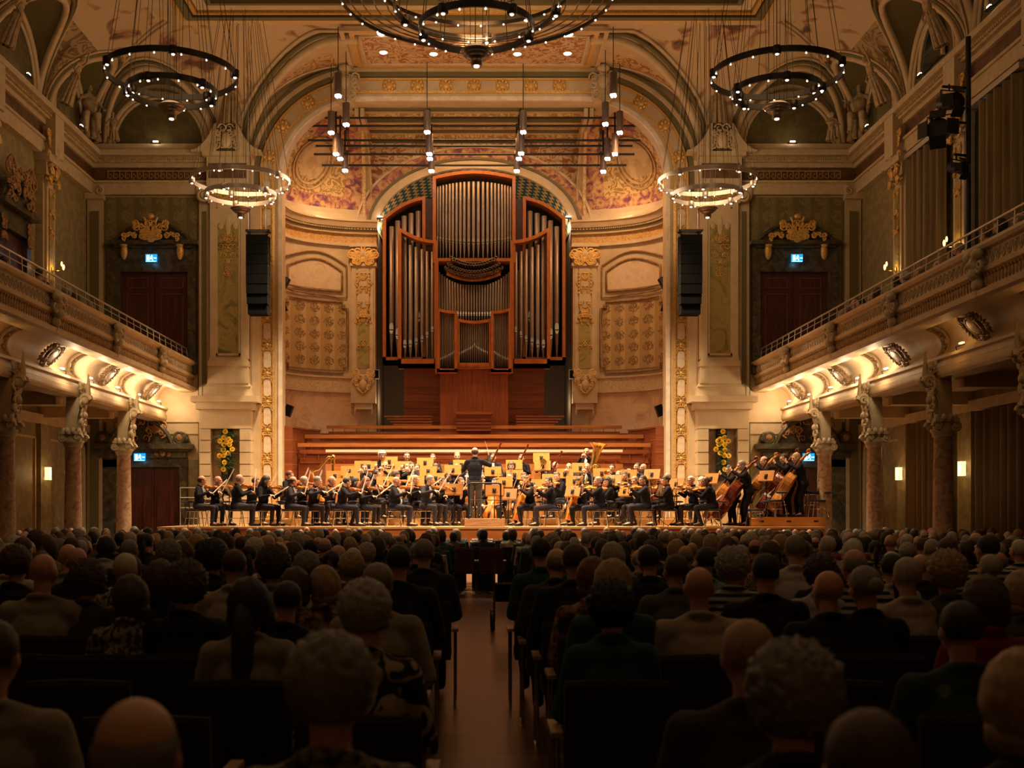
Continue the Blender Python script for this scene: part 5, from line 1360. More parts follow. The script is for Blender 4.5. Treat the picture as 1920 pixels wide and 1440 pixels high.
def head_parts(mb, M):
    def E(c, r, rot=None): mb.ell(M@Vector(c), r, 16, 11, 0, (M.to_3x3() if rot is None else M.to_3x3()@rot))
    def C(a, b, r0, r1): cap(mb, M@Vector(a), M@Vector(b), r0, r1, 8)
    E((0,-.012,.032), (.076,.096,.088)); E((0,.02,-.03), (.064,.070,.070)); E((0,.042,-.075), (.040,.040,.034)); E((0,.05,.0), (.058,.04,.06))
    C((0,.088,.012), (0,.108,-.024), .009, .015); E((.02,.088,-.027), (.012,.012,.01)); E((-.02,.088,-.027), (.012,.012,.01))
    for q in (-1, 1):
        E((q*.032,.082,.028), (.026,.014,.010)); E((q*.044,.06,-.02), (.022,.022,.022)); E((q*.077,-.008,-.006), (.011,.021,.033)); E((q*.03,.074,.012), (.02,.016,.012))
    C((-.018,.088,-.052), (.018,.088,-.052), .009, .009); E((0,.082,-.085), (.02,.016,.014))
def face_extra(M):
    m = MB()
    for q in (-1, 1): m.ell(M@Vector((q*.031,.0885,.010)), (.012,.006,.0065), 8, 5, 0, M.to_3x3())
    for q in (-1, 1): m.ell(M@Vector((q*.032,.094,.030)), (.020,.005,.004), 8, 4, 0, M.to_3x3())
    m.ell(M@Vector((0,.0965,-.052)), (.022,.005,.006), 8, 5, 1, M.to_3x3())
    return m
PROTO = {}
def figure(key, pel=.53, lean=0., sh=1., el=None, wr=None, hd=None, pn=None, kn=None, an=None, toe=None, hy=0., hp=0., hr=0., hoff=(0,0,0), curl=.6, fat=1., vox=.0095, face=True, waist=1., twist=0., bulk=1.14, hs=1.):
    """joint positions are given relative to the pelvis height for the arms, absolute for the legs; right side is +x"""
    R = Matrix.Translation((0, 0, pel))@Matrix.Rotation(-lean, 4, 'X')@Matrix.Rotation(twist, 4, 'Z')
    T = lambda p: R@Vector(p)
    SHL, SHR = T((-.175*sh, 0, .475)), T((.175*sh, 0, .475))
    EL = [T(p) for p in el]; WR = [T(p) for p in wr]; HD = [R.to_3x3()@Vector(v) for v in hd]; PN = [R.to_3x3()@Vector(v) for v in pn]
    KN = [Vector(p) for p in kn]; AN = [Vector(p) for p in an]; TO = [Vector(p) for p in toe]
    HP = [Vector((-.09, .0, pel)), Vector((.09, .0, pel))]
    hc = T((hoff[0], .035+hoff[1], .70+hoff[2]))
    MH = Matrix.Translation(hc)@Matrix.Rotation(hy, 4, 'Z')@Matrix.Rotation(hp, 4, 'X')@Matrix.Rotation(hr, 4, 'Y')@Matrix.Scale(hs, 4)
    def arms(mb, k, wend=1.):
        for i, S in enumerate((SHL, SHR)):
            cap(mb, S, EL[i], .056*k, .044*k); cap(mb, EL[i], EL[i]+(WR[i]-EL[i])*wend, .043*k, .030*k)
    def legs(mb, k):
        for i in (0, 1): cap(mb, HP[i], KN[i], .088*k, .058*k); cap(mb, KN[i], AN[i], .056*k, .040*k)
    def torso(mb, k):
        M3 = R.to_3x3(); f = fat
        mb.ell(T((0,0,.03)), (.165*k*waist, .125*k*f, .12*k), 16, 10, 0, M3); mb.ell(T((0,.012*f,.17)), (.150*k*waist, .115*k*f, .14*k), 16, 10, 0, M3)
        mb.ell(T((0,0,.33)), (.172*k*sh, .118*k*min(f,1.15), .17*k), 16, 10, 0, M3)
        cap(mb, SHL+Vector((.03,0,0)), SHR-Vector((.03,0,0)), .062*k, .062*k)
        for S in (SHL, SHR): cap(mb, T((0,-.005,.545)), S.lerp(T((0,0,.5)), .25), .052*k, .05*k)
    b = MB(); head_parts(b, MH); nb = MH@Vector((0,-.02,-.06)); cap(b, nb, T((0,-.005,.525)), .052, .048)
    torso(b, .90); arms(b, .86); legs(b, .88)
    for i, t in enumerate((-1, 1)): hand(b, WR[i], HD[i], PN[i], (1 if i == 0 else -1), curl)
    for i in (0, 1): cap(b, AN[i], AN[i]+(TO[i]-AN[i])*.7, .036, .03)
    me = remesh(b, 'body', vox, SKIN, 4)
    if face: me = join_mesh(me, face_extra(MH), [EYE, LIP])
    b = MB(); torso(b, 1.05*bulk**.6); b.ell(T((0,-.012,.475)), (.14,.088,.085), 14, 8, 0, R.to_3x3()); arms(b, 1.16*bulk, .93)
    b.tube([T((.068*math.cos(2*PI*i/14), -.012+.062*math.sin(2*PI*i/14), .560-.022*math.sin(2*PI*i/14))) for i in range(14)], .020, 8, 0, True)
    jk = rumple(remesh(b, 'jacket', .014, SUIT, 3))
    b = MB(); legs(b, 1.1*bulk); b.ell((0, 0, pel+.0), (.18*waist, .14*fat, .11), 16, 10); tr = rumple(remesh(b, 'trousers', .014, SUIT, 3))
    b = MB()
    for i in (0, 1):
        d = (TO[i]-AN[i]); d.z = 0; d.normalize(); h = AN[i].copy(); h.z -= .045; base = min(AN[i].z-.09, TO[i].z-.03)+.035
        cap(b, Vector((h.x, h.y, base+.01))-d*.03, Vector((h.x, h.y, base))+d*.19, .045, .036); cap(b, AN[i]+Vector((0,0,-.01)), Vector((h.x, h.y, base+.02)), .042, .045)
    sm = remesh(b, 'shoes', .012, SHOE, 2)
    b = MB(); b.ell(T((0,.055*fat,.36)), (.055,.118*min(fat,1.2),.17), 14, 10, 0, R.to_3x3()@Matrix.Rotation(.05, 3, 'X')); b.ell(T((0,.05,.515)), (.045,.05,.035), 12, 7, 0, R.to_3x3())
    if fat > 1.1: b.ell(T((0,.05*fat,.16)), (.075,.115*fat,.14), 14, 10, 0, R.to_3x3())
    st = b.mesh('shirt', SHIRT)
    PROTO[key] = dict(body=me, jacket=jk, trousers=tr, shoes=sm, shirt=st, MH=MH, R=R, WR=WR)
SK_ = dict(kn=[(-.13,.44,.50),(.13,.44,.50)], an=[(-.14,.42,.10),(.14,.42,.10)], toe=[(-.16,.62,.04),(.16,.62,.04)])
def K(**k): d = dict(SK_); d.update(k); return d
# arms relative to pelvis: index 0 left (-x), 1 right (+x)
figure('violin', hs=1.1, **K(el=[(-.25,.20,.34),(.36,.10,.30)], wr=[(-.26,.40,.50),(.24,.33,.42)], hd=[(-.15,.35,.6),(-.35,.9,-.15)], pn=[(.6,-.6,.2),(-.1,-.2,-1)], hy=.45, hr=.12, hp=-.12, lean=.10))
figure('violin2', hs=1.1, **K(el=[(-.25,.22,.30),(.38,.16,.36)], wr=[(-.26,.41,.47),(.20,.40,.50)], hd=[(-.15,.35,.6),(-.5,.8,.0)], pn=[(.6,-.6,.2),(-.1,-.2,-1)], hy=.4, hr=.10, hp=-.20, lean=.22, fat=1.05,
       an=[(-.16,.30,.10),(.18,.48,.10)], toe=[(-.18,.5,.04),(.2,.68,.04)]))
figure('violin_f', hs=1.1, **K(sh=.94, waist=.86, el=[(-.23,.20,.28),(.32,.14,.26)], wr=[(-.26,.40,.44),(.20,.36,.36)], hd=[(-.15,.35,.6),(-.4,.85,.0)], pn=[(.6,-.6,.2),(-.1,-.2,-1)], hy=.4, hr=.12, hp=-.25, lean=.14))
figure('violin_big', hs=1.1, **K(fat=1.35, waist=1.12, sh=1.06, el=[(-.27,.22,.34),(.38,.12,.30)], wr=[(-.26,.42,.50),(.25,.36,.42)], hd=[(-.15,.35,.6),(-.35,.9,-.15)], pn=[(.6,-.6,.2),(-.1,-.2,-1)], hy=.35, hp=-.05, lean=.05))
figure('cello', hs=1.1, **K(el=[(-.30,.14,.34),(.38,.16,.20)], wr=[(-.13,.30,.50),(.26,.42,.12)], hd=[(.3,.1,.5),(-.6,.5,-.4)], pn=[(.5,-.7,0),(-.3,-.3,-1)], hp=-.2, hy=.15, lean=.12,
       kn=[(-.25,.42,.48),(.25,.42,.48)], an=[(-.24,.36,.10),(.24,.36,.10)], toe=[(-.30,.56,.04),(.30,.56,.04)]))
figure('wind', hs=1.1, **K(el=[(-.25,.10,.24),(.25,.10,.22)], wr=[(-.05,.30,.40),(.05,.31,.28)], hd=[(.3,.3,.3),(-.3,.3,.2)], pn=[(.5,-.5,-.2),(-.5,-.5,-.2)], hp=-.08, lean=.05))
figure('flute', hs=1.1, **K(el=[(-.22,.20,.34),(.36,.02,.36)], wr=[(.10,.26,.56),(.33,.20,.60)], hd=[(.5,.2,.5),(-.1,.3,.6)], pn=[(.2,-.9,.2),(-.2,-.9,.2)], hp=-.05, hy=-.35))
figure('brass', hs=1.1, **K(el=[(-.27,.16,.32),(.28,.16,.30)], wr=[(-.07,.27,.54),(.07,.30,.54)], hd=[(.2,.4,.4),(-.2,.4,.4)], pn=[(.6,-.3,0),(-.6,-.3,0)], hp=.02, lean=-.02))
figure('idle', hs=1.1, **K(el=[(-.24,.04,.20),(.24,.04,.20)], wr=[(-.13,.26,.10),(.13,.27,.10)], hd=[(.2,.6,-.2),(-.2,.6,-.2)], pn=[(.1,0,-1),(-.1,0,-1)], hp=-.15))
STK = dict(pel=.93, kn=[(-.10,.02,.50),(.10,.02,.50)], an=[(-.11,-.02,.10),(.11,-.02,.10)], toe=[(-.13,.18,.04),(.13,.18,.04)])
figure('conductor', hs=1.1, **STK, el=[(-.30,.12,.28),(.37,.12,.40)], wr=[(-.20,.36,.38),(.33,.26,.66)], hd=[(.3,.6,.3),(-.1,.1,.9)], pn=[(.2,0,-1),(-.9,.3,0)], hp=-.12, hy=-.1, lean=.06, curl=.9, face=False)
figure('bass', hs=1.1, pel=.86, kn=[(-.12,.10,.48),(.16,.14,.46)], an=[(-.13,.05,.10),(.2,.12,.10)], toe=[(-.15,.24,.04),(.24,.3,.04)], el=[(-.30,.12,.42),(.33,.16,.20)], wr=[(-.17,.30,.62),(.28,.38,.05)],
       hd=[(.3,.2,.5),(-.5,.5,-.5)], pn=[(.5,-.7,0),(-.3,-.3,-1)], hp=-.25, hy=.3, lean=.22)
AK = lambda **k: K(kn=[(-.12,.42,.50),(.12,.42,.50)], an=[(-.12,.38,.10),(.12,.40,.10)], toe=[(-.13,.58,.04),(.13,.6,.04)], **k)
lapL = dict(wr=[(-.08,.24,.10),(.07,.25,.11)], hd=[(.5,.5,-.1),(-.5,.5,-.1)], pn=[(0,0,-1),(0,0,-1)])
figure('aud_m', bulk=1.06, **AK(el=[(-.27,.02,.20),(.27,.02,.20)], **lapL, sh=1.12, fat=1.15, waist=1.1, lean=-.05))
figure('aud_m2', bulk=1.06, **AK(el=[(-.28,.04,.19),(.28,.0,.21)], **lapL, sh=1.08, fat=1.1, lean=.03, hy=.25, hr=.05))
figure('aud_w', bulk=1.0, **AK(el=[(-.24,.02,.20),(.24,.02,.20)], **lapL, sh=.97, waist=1.0, lean=-.03, hy=-.12))
figure('aud_w2', bulk=1.0, **AK(el=[(-.24,.04,.20),(.24,.04,.20)], **lapL, sh=.93, fat=1.05, lean=.04, hr=-.10, hy=.2))
# --- hair
def hair_mesh(kind, seed=1):
    m = MB()
    face = lambda c, z0=.045, y0=.045: (c.y > y0 and c.z < z0)
    if kind == 'short':
        m.ell((0,-.018,.034), (.083,.103,.094), 34, 24, 0, None, lambda c: face(c, .042, .035) or c.z < -.055 or (abs(c.x) > .06 and c.z < -.02 and c.y > -.02), .05, 7)
    elif kind == 'fringe':    # bald crown with a ring of hair
        m.ell((0,-.016,.018), (.081,.100,.080), 34, 24, 0, None, lambda c: c.z > .034+.25*max(0, c.y) or c.z < -.078 or c.y > .03 or (c.z < -.04 and abs(c.x) > .055), .05, 9)
    elif kind == 'fluffy':
        m.ell((0,-.022,.036), (.098,.116,.110), 44, 30, 0, None, lambda c: face(c, .03, .05) or c.z < -.085, .16, 9)
    elif kind == 'curly':
        m.ell((0,-.02,.030), (.108,.120,.118), 60, 40, 0, None, lambda c: face(c, .02, .05) or c.z < -.10, .22, 13)
    elif kind == 'bob':
        m.ell((0,-.02,.005), (.098,.112,.128), 44, 30, 0, None, lambda c: face(c, .05, .035), .07, 5); m.ell((0,-.03,-.07), (.094,.085,.06), 30, 14, 0, None, lambda c: c.y > .05, .08, 6)
    elif kind == 'long':
        m.ell((0,-.02,.010), (.094,.110,.122), 44, 30, 0, None, lambda c: face(c, .05, .035), .05, 5)
        m.tube([(0,-.05,.0),(0,-.075,-.10),(0,-.095,-.22),(0,-.11,-.34),(0,-.115,-.42)], [.085,.092,.088,.07,.03], 14, 0, flat=.55)
        for q in (-1, 1): m.tube([(q*.075,0,.02),(q*.082,.01,-.08),(q*.08,.0,-.18)], [.03,.034,.02], 8)
    elif kind == 'bun':
        m.ell((0,-.018,.03), (.084,.104,.096), 34, 24, 0, None, lambda c: face(c, .042, .035) or c.z < -.055, .03, 7); m.ell((0,-.12,.02), (.045,.04,.045), 20, 12, 0, None, None, .1, 8)
    elif kind == 'pony':
        m.ell((0,-.018,.03), (.084,.104,.096), 34, 24, 0, None, lambda c: face(c, .042, .035) or c.z < -.06, .03, 7); m.tube([(0,-.11,.03),(0,-.15,-.02),(0,-.15,-.12),(0,-.13,-.24)], [.02,.035,.032,.01], 10)
    me = m.mesh('hair', HM['grey'])
    if kind in ('fluffy', 'curly', 'bob', 'long'):
        o = bpy.data.objects.new('t', me); COL.objects.link(o)
        s = o.modifiers.new('s', 'SOLIDIFY'); s.thickness = .012; s.offset = 0
        dg = bpy.context.evaluated_depsgraph_get(); dg.update(); r = bpy.data.meshes.new_from_object(o.evaluated_get(dg)); bpy.data.objects.remove(o); r.name = 'hair'; me = r
    return me
HAIR = {k: hair_mesh(k) for k in ('short','fringe','fluffy','curly','bob','long','bun','pony')}
def person(pose, loc, ang, label, group=None, hair=('short','grey'), skin=None, top=None, bottom=None, scale=1., shirt=False, legs=True, name='person', shoes=True):
    P = PROTO[pose]; rz = math.radians(ang)-PI/2
    o = thing(name, label, 'person', loc, rz, group); o.scale = (scale,)*3
    inst('body', P['body'], o, None, [skin])
    if hair[0] != 'bald':
        inst('hair', HAIR[hair[0]], o, P['MH'], [HM[hair[1]]])
    inst('jacket', P['jacket'], o, None, [top])
    if legs: inst('trousers', P['trousers'], o, None, [bottom])
    if shoes and legs: inst('shoes', P['shoes'], o)
    if shirt: inst('shirt', P['shirt'], o)
    return o
def wm(loc, ang, scale=1.):
    return Matrix.Translation(loc)@Matrix.Rotation(math.radians(ang)-PI/2, 4, 'Z')@Matrix.Scale(scale, 4)

# ================================================================== INSTRUMENTS
OUT = [(0,.0),(.004,.045),(.03,.075),(.09,.096),(.18,.103),(.28,.096),(.37,.076),(.42,.062),(.50,.054),(.58,.056),(.64,.066),(.69,.080),(.77,.085),(.86,.079),(.93,.062),(.98,.036),(1.,.0)]
def fiddle(L, k, varn, th=.032, neck=.13, name=''):
    """+y towards the scroll, +z is the belly; k widens the outline"""
    b = MB(); n = 6
    for zs, side in ((1, 1), (-1, -1)):
        vs = []
        for t, hw in OUT:
            for j in range(-n, n+1):
                u = j/n; vs.append((hw*k*u*L/.356, t*L, zs*(th*L/.356/2+.014*L/.356*(1-u*u)*math.sin(PI*min(1, max(0, t)))**.5)))
        w_ = 2*n+1; b.add(vs, [(i*w_+j, i*w_+j+1, (i+1)*w_+j+1, (i+1)*w_+j) for i in range(len(OUT)-1) for j in range(2*n)], 0, True)
    rim = [(hw*k*L/.356, t*L) for t, hw in OUT]+[(-hw*k*L/.356, t*L) for t, hw in OUT[::-1]]
    q = th*L/.356/2; m = len(rim)
    b.add([(x, y, -q) for x, y in rim]+[(x, y, q) for x, y in rim], [(i, (i+1) % m, m+(i+1) % m, m+i) for i in range(m)], 1, False)
    s = L/.356
    for sx in (-1, 1): b.tube([(sx*.036*s,.14*s,.031*s),(sx*.030*s,.16*s,.032*s),(sx*.034*s,.19*s,.032*s),(sx*.028*s,.21*s,.032*s)], .0035*s, 5, 2)
    body = b.mesh('soundbox', [varn, varn, EBONY])
    b = MB(); b.tube([(0, L*.97, .012*s), (0, L+neck*.85*s, .018*s), (0, L+neck*s, .016*s)], [.014*s,.012*s,.011*s], 8)
    b.tube([(0, L+neck*s, .012*s), (0, L+(neck+.05)*s, .004*s), (0, L+(neck+.085)*s, -.01*s)], [.013*s,.012*s,.01*s], 8)
    scroll(b, (0, L+(neck+.095)*s, -.004*s), .019*s, 1.4, .008*s, 0, 1, 'yz', 12)
    for i in range(4): b.cyl((-.03*s, L+(neck+.02+.015*i)*s, .004*s), (.03*s, L+(neck+.02+.015*i)*s, .004*s), .003*s, n=5)
    nk = b.mesh('neck', varn)
    b = MB(); b.prism([(-.012*s, L+neck*s), (.012*s, L+neck*s), (.021*s, L*.74), (-.021*s, L*.74)], .026*s, .036*s, 'z'); tp = MB(); tp.prism([(-.012*s, .01*s), (.012*s, .01*s), (.02*s, .10*s), (-.02*s, .10*s)], .034*s, .04*s, 'z')
    fb = b.mesh('fingerboard', EBONY)
    b = MB(); b.box((0,.19*s,.04*s), (.042*s,.003*s,.026*s))
    for i in range(4): x = (-.012+.008*i)*s; b.tube([(x,.08*s,.04*s),(x,.19*s,.055*s),(x*.7,L+neck*s,.036*s)], .0012*s, 3)
    br = b.mesh('bridge', BOWW)
    return [('tailpiece', tp.mesh('tailpiece', EBONY)), ('soundbox', body), ('neck', nk), ('fingerboard', fb), ('bridge', br)]
VIO = fiddle(.356, 1, VIOL); VLA = fiddle(.41, 1, VIOL); CEL = fiddle(.76, 1., CELLO, .055); BSR = fiddle(1.14, .98, BASSR, .062, .12); BSO = fiddle(1.12, .98, BASSO, .062, .12)
def put(kind, parts, M, label, cat, group=None):
    o = bpy.data.objects.new(kind, None); COL.objects.link(o); o.empty_display_size = .1; o.matrix_world = M; tag(o, label, cat, group)
    for n_, me in parts: inst(n_, me, o)
    return o
def frame_m(org, ydir, zdir):
    y = Vector(ydir).normalized(); z = Vector(zdir); z = (z-y*z.dot(y)).normalized(); x = y.cross(z)
    return Matrix.Translation(org)@Matrix(((x.x,y.x,z.x,0),(x.y,y.y,z.y,0),(x.z,y.z,z.z,0),(0,0,0,1)))
bm_ = MB(); bm_.tube([(0,0,0),(0,.2,.006),(0,.5,.004),(0,.74,.012)], [.009,.009,.008,.006], 6, 0); BW1 = bm_.mesh('stick', BOWW)
bm_ = MB(); bm_.box((0,.37,-.016), (.006,.70,.003)); BW2 = bm_.mesh('bow_hair', WHITE); bm_ = MB(); bm_.box((0,.01,-.01), (.012,.05,.022)); BW3 = bm_.mesh('frog', EBONY)
BOW = [('stick', BW1), ('bow_hair', BW2), ('frog', BW3)]
spk = MB(); spk.cyl((0,-.28,0), (0,0,0), .006, n=6); SPK = spk.mesh('spike', CHROME)
def tubeinst(name, spec, m1, m2):
    b = MB(); b.tube([Vector(p) for p, r in spec[0]], [r for p, r in spec[0]], 10); parts = [(name, b.mesh(name, m1))]
    if len(spec) > 1: c = MB(); spec[1](c); parts.append((('keywork' if 'key' in name or True else ''), c.mesh('keywork', m2)))
    return parts
def keys(n, y0, y1, r):
    def f(c):
        for i in range(n): c.ell((.006, y0+(y1-y0)*i/(n-1), r), (.007,.008,.005), 6, 4)
    return f
CLAR = tubeinst('tube', ([((0,0,0),.006),((0,.06,0),.013),((0,.5,0),.013),((0,.58,0),.018),((0,.64,0),.034)], keys(10,.1,.5,.014)), EBONY, SILV)
FLUT = tubeinst('tube', ([((0,-.1,0),.012),((0,.56,0),.011)], keys(12,.1,.5,.012)), SILV, SILV)
BASN = tubeinst('tube', ([((0,-.5,0),.03),((0,.3,0),.028),((0,.75,0),.024),((0,.80,0),.034)], keys(9,-.3,.6,.028)), mat('maroon_wood', (.16,.025,.012), .25), SILV)
def coil(c, R, r, n, y0, turns=1.):
    c.tube([(R*math.cos(2*PI*turns*i/n), y0, R*math.sin(2*PI*turns*i/n)) for i in range(n+1)], r, 7)
def mk_trumpet():
    b = MB(); b.tube([(0,.0,0),(0,.34,0),(0,.42,-.0),(0,.46,0)], [.008,.012,.03,.06], 14); b.tube([(0,.1,-.0),(0,.30,0),(0,.335,-.03),(0,.30,-.06),(0,.12,-.06),(0,.09,-.03),(0,.12,0)], .008, 7); b.tube([(0,-.03,0),(0,0,0)], [.013,.006], 8)
    c = MB(); 
    for i in range(3): c.cyl((0,.17+.028*i,-.08), (0,.17+.028*i,.04), .01, n=8)
    return [('bell', b.mesh('bell', GOLDT)), ('valve', c.mesh('valve', SILV))]
def mk_horn():
    b = MB(); coil(b, .14, .011, 20, .02, .9); coil(b, .10, .009, 16, .04); b.tube([(.14,.02,0),(.13,.0,-.10),(.05,-.06,-.18),(-.02,-.16,-.2)], [.012,.02,.05,.15], 16); b.tube([(-.14,.02,.02),(-.1,-.02,.16),(0,-.1,.24)], .006, 6)
    return [('bell', b.mesh('bell', GOLDT))]
def mk_tromb():
    b = MB(); b.tube([(0,-.25,.08),(0,.2,.08),(0,.34,.08),(0,.40,.08)], [.009,.014,.05,.1], 16); b.tube([(0,-.25,.08),(0,-.30,.04),(0,-.25,0),(0,.1,0)], .009, 8)
    c = MB(); c.tube([(.03,0,-.02),(.03,.72,-.02),(.03,.76,-.06),(.03,.72,-.1),(.03,0,-.1)], .008, 7)
    return [('bell', b.mesh('bell', GOLDT)), ('slide', c.mesh('slide', GOLDT))]
def mk_tuba():
    b = MB(); b.tube([(0,0,-.1),(0,0,.35),(0,0,.62),(.01,0,.72),(.02,0,.78)], [.07,.10,.13,.19,.27], 22)
    for R, z, y in ((.14,.0,.05),(.11,.02,.1),(.17,.0,.0)): b.tube([(-.12+R*math.cos(2*PI*i/20), y, z+1.3*R*math.sin(2*PI*i/20)) for i in range(21)], .018, 8)
    c = MB()
    for i in range(4): c.cyl((-.08-.04*i,.14,-.05), (-.08-.04*i,.14,.16), .015, n=8)
    return [('bell', b.mesh('bell', GOLDT)), ('valve', c.mesh('valve', GOLDT))]
TRU, HRN, TRB, TUB = mk_trumpet(), mk_horn(), mk_tromb(), mk_tuba()

# ================================================================== STAGE FURNITURE
b = MB(); b.lathe([(.0,.47),(.20,.47),(.215,.455),(.21,.42),(.0,.42)], n=20); CH1 = b.mesh('seat', NAVY)
b = MB(); b.tube([(-.17,-.20,.66),(-.12,-.235,.66),(0,-.25,.66),(.12,-.235,.66),(.17,-.20,.66)], [.09,.11,.115,.11,.09], 10, flat=.25); CH2 = b.mesh('backrest', NAVY)
LEGM = []
for sx in (-1, 1):
    for sy in (-1, 1): b = MB(); b.cyl((sx*.16, sy*.15, .43), (sx*.22, sy*.21, 0), .011, n=6); LEGM.append(b.mesh('leg', CHROME))
b = MB(); b.tube([(.20*math.cos(2*PI*i/16), .20*math.sin(2*PI*i/16), .22) for i in range(16)], .009, 6, 0, True); b.tube([(.18*math.cos(2*PI*i/16), .18*math.sin(2*PI*i/16), .41) for i in range(16)], .012, 6, 0, True); CH3 = b.mesh('foot_ring', CHROME)
b = MB(); b.tube([(0,-.18,.43),(0,-.24,.50),(0,-.26,.66)], .012, 6); CH4 = b.mesh('back_post', BLACK)
SCH = [('seat', CH1), ('backrest', CH2), ('foot_ring', CH3), ('back_post', CH4)]+[('leg', l) for l in LEGM]
def stage_chair(loc, ang, label, tall=1.): 
    o = put('stage_chair', SCH, wm(loc, ang), label, 'chair', 'musicians\' chairs'); o.scale = (1, 1, tall); return o
b = MB(); b.box((0,0,0), (.48,.016,.29)); b.box((0,.045,-.145), (.48,.09,.012)); SD1 = b.mesh('desk', STANDW)
b = MB(); b.ell((0,-.03,-.02), (.022,.025,.055), 8, 6); b.box((0,-.018,-.02), (.09,.02,.12)); SD2 = b.mesh('bracket', BLACK)
b = MB(); b.box((0,.012,.0), (.40,.006,.27)); SD5 = b.mesh('sheet_music', WHITE)
b = MB(); b.tube([(-.24,0,.145),(.24,0,.145)], .008, 5); b.tube([(-.24,0,-.145),(-.24,0,.145)], .006, 5); b.tube([(.24,0,-.145),(.24,0,.145)], .006, 5); SD6 = b.mesh('edge_trim', BLACK)
def pole_mesh(h):
    b = MB(); b.cyl((0,0,.05), (0,0,h), .012, n=8); b.cyl((0,0,.1), (0,0,h*.55), .017, n=8)
    for a in (0, 2.1, 4.2): b.tube([(0,0,.22),(.12*math.cos(a),.12*math.sin(a),.1),(.26*math.cos(a),.26*math.sin(a),.01)], .009, 5)
    return b.mesh('tripod', BLACK)
POLE = pole_mesh(1.0)
def music_stand(x, y, z, zdesk, ang, label, sheet=True, trim=False, sc=1.):
    o = put('music_stand', [], wm((x, y, z), ang), label, 'music stand', 'wooden music stands')
    p = inst('tripod', POLE, o); p.scale = (1, 1, (zdesk-z))
    d = inst('desk', SD1, o); d.location = (0, 0, zdesk-z); d.rotation_euler = (-.32, 0, 0); d.scale = (sc,)*3
    inst('bracket', SD2, d)
    if sheet: inst('sheet_music', SD5, d)
    if trim: inst('edge_trim', SD6, d)
    return o
# ================================================================== THE ORCHESTRA
def sx(px, d): return (px-CX)/F*d
def hoffs(ang, k=.10): a = math.radians(ang); return k*math.cos(a), k*math.sin(a)
HD_ = {'white':'white','grey':'grey','dark':'dark','brown':'brown','blond':'blond','auburn':'reddish','silver':'silver'}
def hdesc(h): return 'bald' if h[0] == 'bald' else ('balding' if h[0] == 'fringe' else {'long':'long ','bob':'bobbed ','curly':'curly ','fluffy':'fluffy ','bun':'tied-back ','pony':'ponytailed ','short':''}[h[0]]+HD_[h[1]]+('-haired'))
SK = {'l': None, 'r': SKIN2, 'b': SKIN3}
STR = [ # px, depth, facing, pose, hair, skin, shirt, instrument, top
 (378,30.5,-4,'violin',('fringe','dark'),'r',1,'violin',0),(410,31.3,-40,'violin_big',('bald','grey'),'r',1,'violin',0),(448,30.55,18,'violin',('fringe','grey'),'r',0,'violin',0),
 (479,31.7,-20,'violin2',('short','brown'),'l',0,'violin',0),(497,30.75,-28,'violin_f',('long','dark'),'l',0,'violin',0),(549,30.5,-4,'violin',('fringe','dark'),'r',1,'violin',1),
 (570,31.3,-15,'violin',('short','silver'),'l',0,'violin',0),(595,31.0,-30,'violin2',('short','grey'),'l',1,'violin',1),(622,31.9,-35,'violin',('fringe','grey'),'r',1,'violin',0),
 (650,30.5,3,'violin2',('short','dark'),'l',0,'violin',0),(664,31.6,-20,'violin_f',('long','dark'),'l',0,'violin',0),(685,31.0,-22,'violin_f',('long','auburn'),'l',0,'violin',0),
 (745,30.35,-3,'violin_big',('bald','grey'),'r',1,'violin',0),(778,31.5,-30,'violin',('short','blond'),'l',0,'violin',0),(806,31.0,-38,'violin2',('short','grey'),'l',1,'violin',1),
 (828,31.9,-50,'violin_f',('short','brown'),'l',0,'violin',0),(541,32.2,-20,'violin_f',('short','auburn'),'l',0,'violin',0),(706,32.2,-35,'violin',('short','dark'),'l',0,'violin',0),
 (864,31.9,-70,'violin2',('short','brown'),'l',1,'viola',0),(740,32.3,-30,'violin_f',('bob','brown'),'l',0,'violin',0),
 (928,31.9,-112,'cello',('short','dark'),'l',1,'cello',0),(990,31.0,-165,'cello',('short','dark'),'l',0,'cello',0),(984,32.1,-130,'violin_f',('short','brown'),'l',0,'viola',0),
 (1029,30.5,182,'violin',('short','dark'),'l',0,'viola',0),(1088,31.2,-168,'cello',('bob','brown'),'l',0,'cello',0),(1119,30.4,177,'violin_big',('short','grey'),'r',0,'viola',0),
 (1141,31.8,-175,'violin_f',('bob','dark'),'l',0,'viola',0),(1191,31.6,-150,'violin2',('short','grey'),'r',1,'viola',0),(1206,30.5,178,'violin',('short','dark'),'r',0,'viola',1),
 (1250,30.95,178,'violin_f',('bun','dark'),'l',0,'viola',1),(1296,31.0,-168,'violin',('short','white'),'r',1,'viola',0),(1325,30.5,165,'violin2',('fringe','dark'),'b',0,'viola',0),
 (1318,32.2,-150,'violin_f',('long','white'),'l',0,'viola',0),(1046,32.2,-140,'violin_f',('short','brown'),'l',0,'viola',0),(1172,32.2,-150,'violin2',('short','brown'),'l',0,'viola',0)]
STR.sort(key=lambda r: r[0])
VREF = PROTO['violin']
